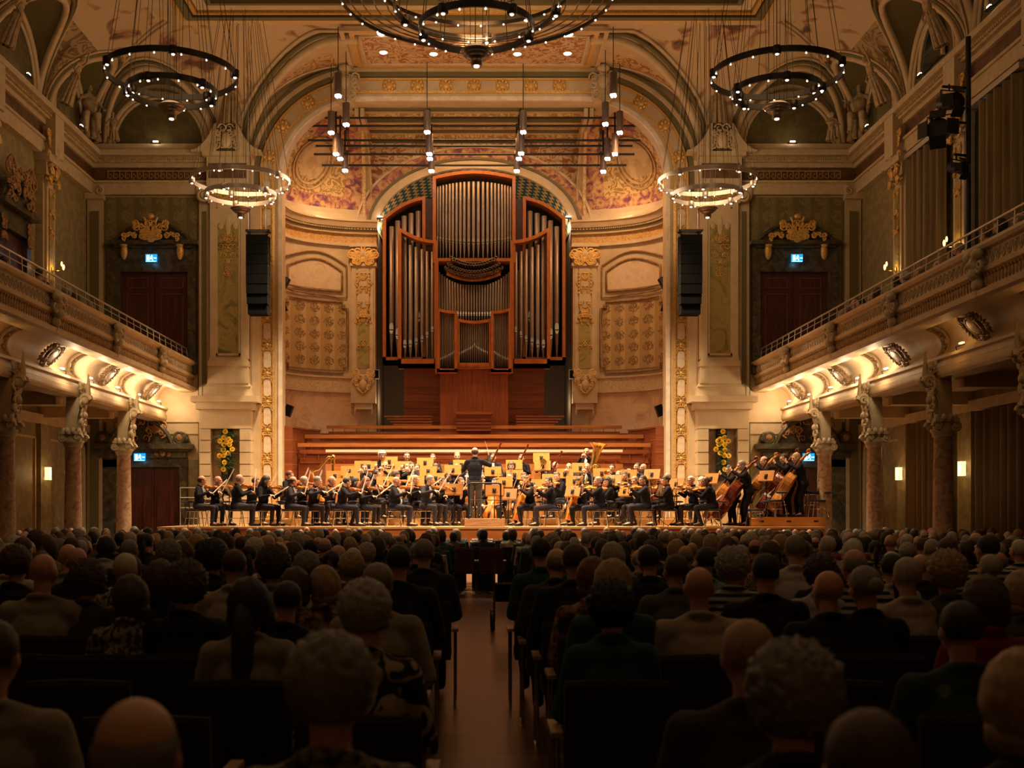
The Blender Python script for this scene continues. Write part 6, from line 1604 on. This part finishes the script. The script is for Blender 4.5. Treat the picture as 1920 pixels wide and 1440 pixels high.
for i, (px, d, ang, pose, hair, sk, shirt, ins, tp) in enumerate(STR):
    hx, hy_ = hoffs(ang, .09+.08*(pose == 'violin2')); x = sx(px, d)-hx; y = d-hy_; z = floor_z(x, y)
    wom = pose.endswith('_f') or hair[0] in ('long','bob','bun')
    sc = random.uniform(.97, 1.03)
    sidew = 'left' if px < 889 else 'right'
    person(pose, (x, y, z), ang, f'{hdesc(hair)} {ins} player in {"a grey suit" if tp else "black"}, {ordn(i)} string player from the left', 'string players',
           hair, SK[sk], SUITN if tp else SUIT, TROU if i % 3 != 1 else SUITN, sc, bool(shirt))
    stage_chair((x, y-.0, z), ang, f'stage chair under the {ordn(i)} string player from the left')
    M = wm((x, y, z), ang, sc)@PROTO[pose]['R']
    if ins in ('violin', 'viola'):
        fm = frame_m(Vector((-.035,.10,.545)), (-.50,.86,.03), (-.35,-.10,.93))
        put(ins, VIO if ins == 'violin' else VLA, M@fm, f'{ins} held under the chin of the {ordn(i)} string player from the left', ins, 'violins and violas')
        wr = Vector((.24,.33,.42)) if pose != 'violin_f' else Vector((.20,.36,.36)); wr = {'violin2': Vector((.20,.40,.50)), 'violin_big': Vector((.25,.36,.42))}.get(pose, wr)
        bf = frame_m(wr+Vector((-.06,.09,-.01)), Vector((-.36,.02,.62))-Vector((0,0,0)) if i % 4 else Vector((-.55,.15,.35)), (0,-1,.2))
        put('bow', BOW, M@bf, f'bow in the hand of the {ordn(i)} string player from the left', 'bow', 'bows of the string players')
    else:
        fm = frame_m(Vector((.03,.50,-.42+.12)), (-.10,-.42,.90), (.10,.95,.42))
        put('cello', CEL+[('spike', SPK)], M@fm, f'orange cello between the knees of the {ordn(i)} string player from the left', 'cello', 'cellos')
        bf = frame_m(Vector((.25,.48,.08)), (-.95,.22,.12), (0,-.3,1)); put('bow', BOW, M@bf, f'bow in the hand of the {ordn(i)} string player from the left', 'bow', 'bows of the string players')
# double basses
for i, (px, d, ang, hair, bp, col, hgt) in enumerate(((1376,31.3,178,('short','dark'),1358,BSO,1.0),(1400,30.75,172,('short','grey'),1384,BSR,1.06),(1441,31.5,178,('fringe','dark'),1428,BSO,1.0),(1479,31.35,176,('short','dark'),1465,BSR,1.04),(1502,30.95,174,('short','blond'),1484,BSO,1.04))):
    x = sx(px, d)+.06; z = ZS+(.245 if px > 1420 else 0)
    person('bass', (x, d, z), ang, f'{hdesc(hair)} bass player in black, {ordn(i)} double bass from the left', 'double bass players', hair, None, SUIT, SUIT, hgt, i in (0,3))
    M = wm((x, d, z), ang, hgt)
    fm = frame_m(Vector((-.02,.84,.18)), (-.10,-.62,1.0) if i != 1 else (-.06,-.66,1.), (.25,.95,.35))
    put('double_bass', col+[('spike', SPK)], M@fm, f'{"dark red" if col is BSR else "golden brown"} double bass, {ordn(i)} from the left', 'double bass', 'double basses')
    bf = frame_m(Vector((.30,.52,.90)), (-.7,.55,-.42), (0,-.3,1)); put('bow', BOW, M@bf, f'bow of the {ordn(i)} double bass from the left', 'bow', 'bows of the double basses')
    if i in (0, 2, 4): stage_chair((x+.28, d+.12, z), ang, f'tall stool behind the {ordn(i)} double bass player from the left', 1.5)
stage_chair((sx(1452,30.7), 30.6, ZS+.245), 120, 'empty chair on the platform in front of the double basses'); stage_chair((sx(1534,30.9), 30.9, ZS+.245), 180, 'empty chair at the right end of the bass platform')
stage_chair((-7.62, 31.2, ZS), 0, 'empty chair at the left end of the stage')
stage_chair((sx(1415,30.6), 30.5, ZS), 150, 'empty black chair in front of the second double bass')
stage_chair((sx(657,33.9), 34.0, ZS+.76), -90, 'empty navy chair at the back left of the orchestra')
# winds, brass and percussion
WND = [(722,33.0,'flute',('bald','grey'),'r'),(772,33.0,'flute',('short','dark'),'l'),(781,33.4,'flute',('short','brown'),'l'),(816,33.1,'wind',('long','brown'),'l'),(840,32.75,'idle',('short','dark'),'b'),
 (876,33.0,'wind',('short','brown'),'l'),(905,33.0,'wind',('fringe','grey'),'l'),(936,32.9,'wind',('short','brown'),'l'),(1042,33.0,'wind',('fringe','grey'),'r'),(1067,33.1,'brass',('bald','grey'),'r'),(1101,32.95,'brass',('bald','grey'),'r'),
 (1148,33.1,'brass',('short','dark'),'l'),(1160,32.9,'brass',('short','blond'),'l'),(716,33.8,'idle',('fluffy','white'),'r'),(762,33.9,'wind',('short','dark'),'l'),(811,33.9,'wind',('short','brown'),'l'),(857,33.9,'wind',('short','blond'),'l'),
 (925,33.9,'wind',('short','dark'),'l'),(978,33.9,'wind',('short','brown'),'l'),(1025,33.95,'brass',('bald','grey'),'r'),(1100,34.25,'brass',('bald','grey'),'r'),(1196,33.5,'brass',('short','dark'),'l'),(1207,33.2,'brass',('bald','white'),'r'),
 (1252,33.0,'brass',('fringe','grey'),'r'),(683,33.2,'flute',('short','brown'),'l'),(959,33.0,'wind',('bob','brown'),'l')]
INS = ['flute','flute','flute','clarinet','','oboe','oboe','clarinet','bassoon','horn','horn','trumpet','trombone','','clarinet','clarinet','oboe','bassoon','bassoon','trombone','tuba','trumpet','trumpet','trumpet','flute','clarinet']
for i, ((px, d, pose, hair, sk), ins) in sorted(enumerate(zip(WND, INS)), key=lambda r: r[1][0][0]):
    pass
order = sorted(range(len(WND)), key=lambda k: WND[k][0])
for n_, k in enumerate(order):
    px, d, pose, hair, sk = WND[k]; ins = INS[k]; x = sx(px, d); ang = -90-(px-889)*.10; z = floor_z(x, d)+(.12 if ins == 'tuba' else 0)
    if px > 1190: ang = -150
    sc = random.uniform(.97, 1.03)
    person(pose, (x, d, z), ang, f'{hdesc(hair)} {ins+" player" if ins else "musician"} in black, {ordn(n_)} wind or brass seat from the left', 'wind and brass players', hair, SK[sk], SUIT if n_ % 2 else SUITN, SUIT, sc, pose != 'idle' or True)
    stage_chair((x, d, z), ang, f'stage chair under the {ordn(n_)} wind or brass player from the left')
    M = wm((x, d, z), ang, sc)@PROTO[pose]['R']; mouth = Vector((0,.135,.645))
    lb = f'{{}} of the {ordn(n_)} wind or brass player from the left'
    if ins in ('clarinet', 'oboe'): put(ins, CLAR, M@frame_m(mouth, (0,.62,-.78), (0,.7,.7)), lb.format('black '+ins), ins, 'woodwinds')
    elif ins == 'flute': put(ins, FLUT, M@frame_m(mouth+Vector((-.02,0,0)), (.97,.12,-.12), (0,0,1)), lb.format('silver flute'), ins, 'woodwinds')
    elif ins == 'bassoon': put(ins, BASN, M@frame_m(Vector((.12,.20,.42)), (-.45,.10,.88), (0,1,0)), lb.format('dark red bassoon'), ins, 'woodwinds')
    elif ins == 'trumpet': put(ins, TRU, M@frame_m(mouth, (0,.97,-.2), (0,.2,1)), lb.format('brass trumpet'), ins, 'brass instruments')
    elif ins == 'trombone': put(ins, TRB, M@frame_m(mouth+Vector((0,.02,0)), (0,.9,-.4), (0,.2,1)), lb.format('brass trombone'), ins, 'brass instruments')
    elif ins == 'horn': put(ins, HRN, M@frame_m(Vector((.05,.22,.40)), (0,1,0), (0,0,1)), lb.format('brass horn'), ins, 'brass instruments')
    elif ins == 'tuba': put(ins, TUB, M@(Matrix.Translation((-.20,.26,.18))@Matrix.Rotation(-.28, 4, 'Y')@Matrix.Rotation(.1, 4, 'X')), lb.format('large upright brass tuba'), 'tuba', 'brass instruments')
# conductor
person('conductor', (.02, 30.72, ZS+.21), 88, 'conductor in black jacket standing on the podium with his back to the hall', None, ('fringe','brown'), SKIN2, SUITN, pmat('conductor_trousers', [(.05,.042,.038),(.07,.058,.05)], 'noise', 9, .8), 1.085)
M = wm((.02, 30.72, ZS+.21), 88, 1.085)@PROTO['conductor']['R']
b = MB(); b.tube([(0,0,0),(0,0,.3)], [.005,.0025], 6); b.ell((0,0,0), (.012,.012,.02), 8, 6)
o = b.build('baton', WHITE); o.matrix_world = M@frame_m(Vector((.325,.27,.74)), (0,1,0), (-.3,.05,1)); tag(o, 'thin white baton raised in the conductor\'s right hand', 'baton')
# harp
HP = thing('harp', 'gilded concert harp at the back left of the orchestra', 'harp', (sx(606,32.9), 32.9, 1.38))
b = MB(); b.cyl((.28,0,.1), (.28,0,1.62), .045, .04, 12); b.lathe([(.05,1.55),(.075,1.6),(.05,1.66),(.08,1.72),(.09,1.8),(.05,1.84),(0,1.85)], (.28,0,0), 14); b.lathe([(.09,0),(.1,.06),(.07,.12),(.05,.16)], (.28,0,0), 14); b.build('column', GOLDT, HP)
b = MB(); b.tube([(.28,0,1.72),(.16,0,1.78),(.02,0,1.62),(-.14,0,1.42),(-.26,0,1.40),(-.33,0,1.30)], [.04,.045,.045,.04,.045,.03], 8); b.build('neck', GOLDT, HP)
b = MB(); b.tube([(-.33,0,1.32),(-.12,0,.7),(.12,0,.16)], [.05,.10,.16], 12); b.build('soundbox', CELLO, HP)
b = MB(); 
for i in range(24): u = i/23; b.cyl((.22-.52*u, 0, 1.68-.30*u), (.08-.40*u, 0, .3+.95*u), .0018, n=3)
b.build('string', WHITE, HP)
b = MB(); b.box((.1,0,.05), (.5,.28,.1)); b.build('base', GOLDT, HP)
# drums at the back left
for i, (px, d, r) in enumerate(((668,33.9,.33),(695,34.0,.30))):
    T_ = thing('kettledrum', f'copper kettledrum at the back left of the orchestra, {"left" if i==0 else "right"} one', 'drum', (sx(px, d), d, ZS+.76))
    b = MB(); b.lathe([(.03,.2),(r*.7,.3),(r*.95,.5),(r,.72)], n=20); b.build('kettle', mat('copper', (.62,.26,.10), .25, 1), T_); b = MB(); b.lathe([(0,.735),(r,.735),(r*1.03,.72),(r*1.03,.69)], n=20); b.build('drumhead', WHITE, T_)
    b = MB(); 
    for k in range(3): a = 2.1*k; b.cyl((r*.8*math.cos(a), r*.8*math.sin(a), 0), (r*.9*math.cos(a), r*.9*math.sin(a), .6), .015, n=6)
    b.build('stand', BLACK, T_)
# music stands: px, py of the desk centre, turn (degrees the player's side faces), trim
STD = [(430,922,200,1),(526,920,205,1),(612,920,200,1),(709,918,190,1),(628,889,95,0),(655,880,92,0),(680,870,90,0),(659,893,100,0),(692,871,90,0),(730,862,90,0),(722,903,100,1),(729,886,92,0),(756,874,90,1),
 (780,898,95,0),(797,864,90,0),(803,880,88,0),(817,893,92,0),(849,881,90,1),(865,868,90,0),(851,917,90,1),(927,919,90,1),(924,884,88,1),(945,901,85,0),(964,868,90,0),(965,887,88,0),(953,923,70,0),
 (1015,855,90,0),(1017,873,90,1),(1032,898,82,1),(1059,885,88,0),(1088,877,90,1),(1128,884,88,0),(1077,902,80,1),(1150,900,60,1),(1074,921,50,1),(1172,920,30,1),(1178,890,75,1),(1222,889,60,1),(1236,918,-25,1),(1268,907,45,1),(1333,897,40,1),(1437,892,40,1),
 (641,903,96,0),(756,920,200,1),(1000,905,85,0),(892,905,90,0)]
STD.sort()
for i, (px, py, ang, tr) in enumerate(STD):
    d = 31.0 if py >= 912 else 32.1 if py >= 900 else 32.5 if py >= 892 else 32.8 if py >= 880 else 33.55 if py >= 868 else 33.7
    if px > 1230: d = {1236:30.4,1268:31.3,1333:31.7,1437:31.0}.get(px, d)
    x = sx(px, d); z = floor_z(x, d)+(.245 if px == 1437 else 0); zd = H-(py+(3 if not tr else 0)-CY)/F*d
    music_stand(x, d-.02*(i % 3), z, zd, ang, f'wooden music stand with {"black-edged" if tr else "plain"} desk, {ordn(i)} stand from the left', True, bool(tr), 1.0)
# ================================================================== AUDIENCE
def cloth(name, c, rough=.9): return pmat('cloth_'+name, [tuple(q*.75 for q in c), c], 'noise', 9, rough, thr=(.35,.65), bump=.5)
CL = {'black':cloth('black',(.012,.012,.013)),'navy':cloth('navy',(.018,.022,.045)),'grey':cloth('grey',(.10,.095,.09)),'beige':cloth('beige',(.34,.30,.22)),'cream':cloth('cream',(.48,.42,.30)),
      'white':cloth('white',(.58,.55,.48)),'teal':cloth('teal',(.015,.075,.075)),'green':cloth('green',(.02,.08,.035)),'red':cloth('red',(.22,.015,.015)),'brown':cloth('brown',(.055,.042,.034)),
      'pale blue':cloth('pale_blue',(.26,.34,.38)),'blue':cloth('blue',(.03,.06,.14)),'olive':cloth('olive',(.09,.09,.04)),
      'zebra-patterned':pmat('cloth_zebra',[(.012,.011,.010),(.42,.36,.26)],'arab',5,.9,thr=(.47,.50)),'floral':pmat('cloth_floral',[(.03,.025,.03),(.26,.10,.07),(.36,.27,.17)],'noise',22,.9,thr=(.42,.62)),
      'patterned':pmat('cloth_pattern',[(.04,.035,.03),(.30,.26,.19)],'noise',34,.9,thr=(.47,.53)),'striped':pmat('cloth_stripe',[(.02,.02,.03),(.46,.42,.34)],'stripe',130,.9,thr=(.48,.52)),
      'checked':pmat('cloth_check',[(.03,.025,.02),(.34,.27,.18)],'voro',60,.9,thr=(.35,.45)),'polka-dot':pmat('cloth_dots',[(.13,.17,.09),(.02,.045,.035)],'voro',9,.9,thr=(.26,.30))}
# chairs
b = MB()
def arcback(z, t=0): return [(-.235+.47*i/8, -.24-.05*z+.03*(abs(i-4)/4)**2+t, 0) for i in range(9)]
vs = []
for z0 in (.46, .60, .75, .88, .905):
    for t in (-.025, .025):
        for i in range(9):
            u = i/8; top = .015*math.sin(PI*u) if z0 > .85 else 0; vs.append((-.24+.48*u, -.20-.08*(z0-.4)+.035*(2*u-1)**2+t*(.4 if z0 > .9 else 1), z0+top))
fs = []
for r in range(4):
    for i in range(8):
        a = r*18+i; fs.append((a, a+1, a+19, a+18)); a += 9; fs.append((a, a+1, a+19, a+18))
    for e in (0, 8): a = r*18+e; fs.append((a, a+9, a+27, a+18))
for i in range(8): fs.append((i, i+1, i+10, i+9)); a = 72+i; fs.append((a, a+1, a+10, a+9))
b.add(vs, fs, 0, False); HC1 = b.mesh('backrest', UPH)
b = MB(); b.box((0,.02,.44), (.47,.46,.07)); HC2 = b.mesh('seat', UPH)
b = MB(); b.box((0,0,.655), (.055,.34,.025)); HC3 = b.mesh('armrest', ARMW)
b = MB(); b.cyl((0,-.14,0), (0,-.14,.64), .012, n=6); b.cyl((0,.15,0), (0,.13,.64), .012, n=6); b.cyl((0,-.14,.3), (0,.15,.3), .009, n=6); b.tube([(0,-.2,.02),(0,.2,.02)], .012, 6); HC4 = b.mesh('leg', CHROME)
HCH = bpy.data.objects
def hall_chair(x, y, label, fabric=None, arms=(1, 1)):
    o = thing('hall_chair', label, 'chair', (x, y, 0), 0, 'audience chairs')
    inst('backrest', HC1, o, None, [fabric]); inst('seat', HC2, o, None, [fabric])
    for e, k in ((-1, arms[0]), (1, arms[1])):
        if k: inst('armrest', HC3, o).location = (e*.272, -.02, 0)
        inst('leg', HC4, o).location = (e*.272, -.02, 0)
    return o
class R_(list):
    def __getitem__(s, k): return 1.85+.9*k
ROW = R_()
def rown(k): return 'nearest row' if k == 0 else f'{ordn(k)} row from the camera'
NEAR = [ # px, head top y, row, pose, hair, skin, top colour
 (258,1312,.36,'aud_m',('fringe','grey'),'l','black'),(1632,1342,.3,'aud_w',('short','brown'),'l','black'),
 (622,1212,1,'aud_w',('fluffy','grey'),'l','patterned'),(1492,1232,1,'aud_m2',('curly','grey'),'l','navy'),(1925,1232,1,'aud_w',('bob','blond'),'l','brown'),
 (-12,1168,2,'aud_m',('short','brown'),'l','beige'),(1400,1168,2,'aud_m',('short','blond'),'l','brown'),
 (682,1102,3,'aud_w2',('fluffy','silver'),'l','zebra-patterned'),(1800,1132,3,'aud_m',('short','dark'),'l','polka-dot'),(1918,1075,5,'aud_w',('bob','blond'),'l','olive'),
 (468,1090,4,'aud_w',('long','dark'),'l','beige'),(1855,1086,4,'aud_w2',('bob','brown'),'l','red'),
 (535,1093,5,'aud_m2',('short','dark'),'l','black'),(350,1063,5,'aud_w',('curly','brown'),'l','black'),(240,1084,5,'aud_w2',('bob','brown'),'l','patterned'),(1147,1100,4,'aud_w2',('curly','dark'),'l','teal'),
 (1310,1065,5,'aud_m',('bald','grey'),'r','cream'),(1557,1072,5,'aud_m2',('bald','grey'),'r','black'),(1150,1055,5,'aud_w',('bob','blond'),'l','teal'),
 (82,1040,6,'aud_m',('bald','dark'),'r','beige'),(160,1058,6,'aud_w2',('curly','brown'),'l','brown'),(705,1059,5,'aud_m2',('short','grey'),'l','beige'),(1628,1064,5,'aud_w2',('bun','grey'),'l','black'),
 (1434,1041,6,'aud_m',('short','dark'),'l','black'),(1700,1048,6,'aud_m',('short','silver'),'l','cream'),(1776,1042,6,'aud_w',('curly','blond'),'l','olive'),(555,1069,6,'aud_w',('bob','brown'),'l','floral'),(607,1066,6,'aud_w2',('bob','blond'),'l','floral'),
 (1112,1050,6,'aud_w',('bob','auburn'),'l','floral'),(302,1055,6,'aud_w',('bob','brown'),'l','navy'),
 (24,1030,7,'aud_w2',('fluffy','brown'),'l','black'),(440,1033,7,'aud_m',('short','brown'),'l','cream'),(514,1032,7,'aud_w',('curly','brown'),'l','pale blue'),(395,1020,8,'aud_w2',('curly','dark'),'l','black'),(748,1024,7,'aud_m',('short','dark'),'l','black'),
 (230,1040,7,'aud_m2',('short','white'),'r','patterned'),(140,1028,8,'aud_m2',('bald','grey'),'r','black'),(1268,1042,7,'aud_m2',('short','brown'),'r','grey'),(1373,1035,7,'aud_w',('curly','silver'),'l','striped'),
 (1077,1022,7,'aud_m',('short','brown'),'l','black'),(1043,1029,8,'aud_m2',('fringe','grey'),'l','brown'),(1605,1031,7,'aud_m2',('fringe','grey'),'r','striped'),(1538,1048,7,'aud_w',('curly','brown'),'l','white'),(1218,1025,8,'aud_w2',('short','dark'),'l','black'),
 (1490,1000,9,'aud_m',('short','grey'),'l','white'),(795,1013,9,'aud_m',('short','grey'),'l','navy'),(660,1042,8,'aud_w',('fluffy','blond'),'l','brown'),(573,1040,8,'aud_w2',('fluffy','grey'),'l','white'),(1855,1000,9,'aud_m2',('short','dark'),'l','striped'),
 (1860,1042,8,'aud_m2',('short','silver'),'r','grey'),(1325,1028,8,'aud_m2',('short','dark'),'l','pale blue'),(1150,1020,9,'aud_w2',('bob','silver'),'l','blue'),(1015,1011,9,'aud_w',('short','dark'),'l','green'),(1780,1010,10,'aud_w2',('pony','brown'),'l','beige')]
NEAR.sort(key=lambda r: (r[2], r[0]))
HAIRS = [('short','grey'),('short','white'),('fringe','grey'),('fluffy','silver'),('short','dark'),('bob','brown'),('bald','grey'),('curly','brown'),('fluffy','white'),('bob','blond'),('short','brown'),('short','silver'),('long','brown'),('bob','dark'),('curly','grey'),('pony','dark'),('fringe','brown')]
TOPS = ['black','navy','grey','black','brown','cream','black','navy','white','floral','patterned','teal','black','beige','red','checked','striped','pale blue']
occ = {}; plist = []
for (px, yt, k, pose, hair, sk, tp) in NEAR:
    d = ROW[k]; x = sx(px, d); zt = H-(yt-CY)*d/F; plist.append([int(k), x, d, pose, hair, sk, tp, min(1.08, max(.94, zt/1.345)), .0]); occ.setdefault(int(k), []).append(x)
rnd = random.Random(77)
SEATS = []
for k in range(0, 28):
    d = ROW[k]; closed = d > 23.2
    xs = []
    if closed: xs = [.2+.57*j for j in range(-19, 19)]
    else:
        j = 0
        while 1.06+.57*j < 11.2: xs.append(1.06+.57*j); j += 1
        j = 0
        while -.67-.57*j > -11.2: xs.append(-.67-.57*j); j += 1
    for x in xs:
        px = CX+x*F/d
        if px < -90 or px > 2010: continue
        if any(abs(abs(x)-9.47) < .45 and abs(d-q) < .6 for q in BAYS): continue
        SEATS.append((k, x, d))
empt = {(k, round(x, 2)) for k, x, d in SEATS if False}
far = []
SI = {}
for k, x, d in sorted(SEATS, key=lambda r: (r[0], abs(r[1]-.2))):
    sd_ = 'left' if x < .2 else 'right'; SI[(k, sd_)] = SI.get((k, sd_), -1)+1; sj = SI[(k, sd_)]
    if any(abs(x-q) < .43 for q in occ.get(k, [])): continue
    px = CX+x*F/d
    if k < 8:
        hall_chair(x, d, f'empty dark hall chair, {ordn(k)} row from camera, seat {ordn(sj)} {sd_} of the aisle', UPHP if (k == 4 and 1.0 < x < 1.2) else None); continue
    if rnd.random() < .07: continue
    far.append((k, x+rnd.uniform(-.06, .06), d+rnd.uniform(-.08, .08)))
far.sort(key=lambda r: r[2])
NIND = 165
for k, x, d in far[:NIND]:
    h = rnd.choice(HAIRS); wom = h[0] in ('bob','fluffy','curly','long','pony')
    pose = rnd.choice(('aud_w','aud_w2') if wom else ('aud_m','aud_m2','aud_m'))
    plist.append([k, x, d, pose, h, rnd.choice('llr'), rnd.choice(TOPS), rnd.uniform(.95, 1.05)*(1-.07*max(0, min(1, (d-10)/14))), rnd.uniform(-8, 8)])
rows = {}
for p in plist: rows.setdefault(p[0], []).append(p)
for k in sorted(rows):
    L_ = sorted(rows[k], key=lambda r: r[1])
    lf = [p for p in L_ if p[1] < .2][::-1]; rt = [p for p in L_ if p[1] >= .2]
    for nm, S_ in (('left', lf), ('right', rt)):
        for j, p in enumerate(S_):
            _, x, d, pose, h, sk, tp, sc, da = p
            hd = hdesc(h)
            person(pose, (x, d, 0), 90+da, f'{hd} listener in {tp} top, {ordn(k)} row from camera, {ordn(j)} {nm} of aisle', 'listeners in the hall', h, SK[sk], CL[tp], SUIT, sc, shoes=False)
            if k < 10 or j == 0: hall_chair(x if k > 9 else x, d, f'hall chair under the {ordn(j)} listener {nm} of the aisle, {ordn(k)} row from the camera')
# the rest of the far rows: too many to count, one mass
b = MB(); pal = [HM[c] for c in ('grey','grey','dark','brown','brown','blond','dark','silver')]; tops = [CL[c] for c in ('black','navy','grey','cream','white','brown','teal','red')]
NS = len(pal)+len(tops)
for k, x, d in far[NIND:]:
    s = rnd.uniform(.90, .97)-.02*(d > 24); z = 1.21*s; hc = rnd.randrange(len(pal)); tc = len(pal)+rnd.randrange(len(tops)); y = d
    bald = rnd.random() < .2
    b.ell((x, y+.02, z), (.076,.095,.118), 12, 8, NS); b.cyl((x, y, z-.22), (x, y, z-.05), .055, .052, 8, NS, False)
    if not bald: q = rnd.choice((1., 1.12, 1.2)); b.ell((x, y-.012, z+.018), (.084*q,.100*q,.108*q), 14, 10, hc, None, None, .12 if q > 1.1 else .04, 8)
    else: b.ell((x, y-.01, z-.02), (.082,.098,.06), 12, 6, hc)
    b.ell((x, y, .80), (.19,.13,.25), 12, 8, tc); b.cyl((x-.15, y, .93), (x+.15, y, .93), .07, None, 10, tc); b.ell((x-.17, y, .93), (.07,.07,.07), 8, 6, tc); b.ell((x+.17, y, .93), (.07,.07,.07), 8, 6, tc)
    for e in (-1, 1): b.cyl((x+e*.19, y, .98), (x+e*.24, y+.08, .66), .055, .045, 8, tc); b.cyl((x+e*.1, y, .52), (x+e*.12, y+.42, .5), .085, .06, 8, len(pal)); b.cyl((x+e*.12, y+.42, .5), (x+e*.12, y+.4, .03), .055, .045, 8, len(pal))
    b.box((x, y-.22, .68), (.46,.05,.44), len(pal)); b.box((x, y+.02, .42), (.46,.44,.08), len(pal)); b.box((x, y-.1, .2), (.4,.03,.4), len(pal))
tag(b.build('seated_crowd', pal+tops+[SKIN], None, False), 'crowd of seated listeners filling the far rows up to the stage', 'crowd', None, 'stuff')
# chairs and walking frame at the far end of the aisle
for j, x in enumerate((-.24, .33)): hall_chair(x, 22.6, f'empty chair closing the far end of the aisle, {"left" if j==0 else "right"} one', mat('maroon_fabric', (.08,.022,.015), .9))
RO = thing('rollator', 'dark wheeled walking frame parked at the right side of the aisle', 'walking frame', (.40, 16.0, 0)); RO.scale = (1.1, 1.1, 1.12)
for xx in (-.13, .20):
    for yy in (-.18, .28):
        b = MB(); b.tube([(xx+.0, yy, .12)]+[], .01) if False else b.lathe([(.0,-.012),(.07,-.015),(.105,-.026),(.118,0),(.105,.026),(.07,.015),(.0,.012)], (xx, yy, .115), 18, 0, Matrix.Rotation(PI/2, 3, 'Y')); w_ = b.build('wheel', BLACK, RO)
        c = MB(); c.cyl((xx-.02, yy, .115), (xx+.02, yy, .115), .02, n=8); c.build('hub', CHROME, w_)
b = MB()
for xx in (-.11, .18): b.tube([(xx,-.18,.13),(xx,-.16,.55),(xx,-.22,.88)], .014, 6); b.tube([(xx,.28,.13),(xx,.0,.6),(xx,-.16,.75)], .012, 6)
b.build('frame', CHROME, RO); b = MB(); b.box((.035,.02,.56), (.28,.28,.03)); b.box((.035,.15,.44), (.26,.16,.2)); b.build('seat', BLKFAB, RO)
b = MB()
for xx in (-.11, .18): b.cyl((xx,-.30,.90), (xx,-.16,.87), .02, n=8)
b.build('handle', EBONY, RO)
for i, (x, y, w_, h_, lb) in enumerate(((.70,5.9,.12,.34,'tall dark bag standing at the right aisle chairs, farther one'),(.74,4.75,.16,.26,'dark handbag on the floor at the right aisle chairs, nearer one'))):
    BG = thing('handbag', lb, 'bag', (x, y, 0)); b = MB(); b.prism([(-w_/2,0),(w_/2,0),(w_*.42,h_*.8),(w_*.3,h_),(-w_*.3,h_),(-w_*.42,h_*.8)], -.14, .14); b.build('pouch', BLKFAB, BG)
    b = MB(); b.tube([(0,-.09,h_),(0,-.07,h_+.12),(0,.07,h_+.12),(0,.09,h_)], .008, 6); b.build('handle', BLACK, BG)
# listeners on the galleries
for s in (-1, 1):
    side = 'left' if s < 0 else 'right'; j = 0; d = 29.0 if s < 0 else 30.6
    dd = [28.6,27.4,26.9,25.3,24.9,23.4,22.4,21.5] if s < 0 else [29.7,29.0,28.3,28.0,27.3,26.7,25.6,25.0,24.4,23.6,22.8,22.2,21.3,20.5,19.9,19.2,18.4,17.8]
    for d in dd:
        h = rnd.choice(HAIRS); tp = rnd.choice(TOPS); x = s*(9.48+rnd.uniform(-.08, .12))
        person('aud_m2' if s > 0 else 'aud_m', (x, d, 5.5), 90+s*22+rnd.uniform(-6, 6), f'{hdesc(h)} listener in {tp} top on the {side} gallery, {ordn(j)} from the stage', 'listeners on the galleries', h, SK[rnd.choice('lr')], CL[tp], SUIT, rnd.uniform(.96, 1.02), shoes=False)
        o = hall_chair(x, d, f'gallery chair under the {ordn(j)} listener on the {side} gallery'); o.location.z = 5.5; j += 1
# ================================================================== STATUES
figure('caryatid', **STK, el=[(-.30,.06,.72),(.28,.0,.24)], wr=[(-.22,.05,1.0),(.20,.16,.10)], hd=[(.1,.1,.9),(-.3,.3,-.6)], pn=[(0,0,1),(0,0,-1)], hp=-.15, vox=.012, face=False)
figure('seated_statue', **K(el=[(-.3,.05,.25),(.3,.1,.28)], wr=[(-.28,.28,.2),(.25,.33,.35)], hd=[(0,.6,-.2),(0,.6,.2)], pn=[(0,0,-1),(0,0,-1)], hp=-.2, hy=.4, lean=.1, vox=.012, face=False))
STN = pmat('statue_stone', [(.36,.27,.15),(.46,.35,.21)], 'noise', 9, .7)
def statue(kind, loc, ang, sc, label, roll=0):
    o = thing('statue', label, 'statue', loc, math.radians(ang)-PI/2); o.scale = (sc,)*3
    P = PROTO[kind]
    if roll: o.rotation_euler = (roll, 0, math.radians(ang)-PI/2)
    inst('body', P['body'], o, None, [STN]); inst('hair', HAIR['bun'], o, P['MH'], [STN]); inst('robe', P['trousers'], o, None, [STN])
    b = MB(); pz = .93 if kind == 'caryatid' else .5
    for i in range(10):
        a = 2*PI*i/10; b.tube([(.13*math.cos(a), .11*math.sin(a), pz+.15), (.19*math.cos(a), .16*math.sin(a), pz*.5), (.24*math.cos(a), .22*math.sin(a), .0)], [.04,.06,.07], 6)
    b.build('drapery', STN, o)
for s in (-1, 1):
    side = 'left' if s < 0 else 'right'
    x, z = W(440, 262); x = x if s < 0 else -x
    statue('caryatid', (x, WD-.5, z+.25), -90-s*10, 1.12, f'standing stone figure above the {side} pediment beside the stage arch')
    x, z = W(182, 290); x = x if s < 0 else -x
    statue('seated_statue', (x, WD-.75, 12.62), -90+s*-30, 1.25, f'seated stone figure on the {side} corner of the cornice')
    for q, k in ((.8, 0), (-.9, 1)):
        statue('seated_statue', (x+q*.9, WD-.7, 12.62), -90, .62, f'small stone cherub {"inside" if (q*s<0) else "outside"} the seated figure at the {side} corner')
    for i, d in enumerate(BAYS[:2]): statue('caryatid', (s*(XW-.62), d, 12.62), 90+s*90, .80, f'standing stone figure on the {side} wall cornice, {"nearer the stage" if i==0 else "farther from the stage"}', -.38)
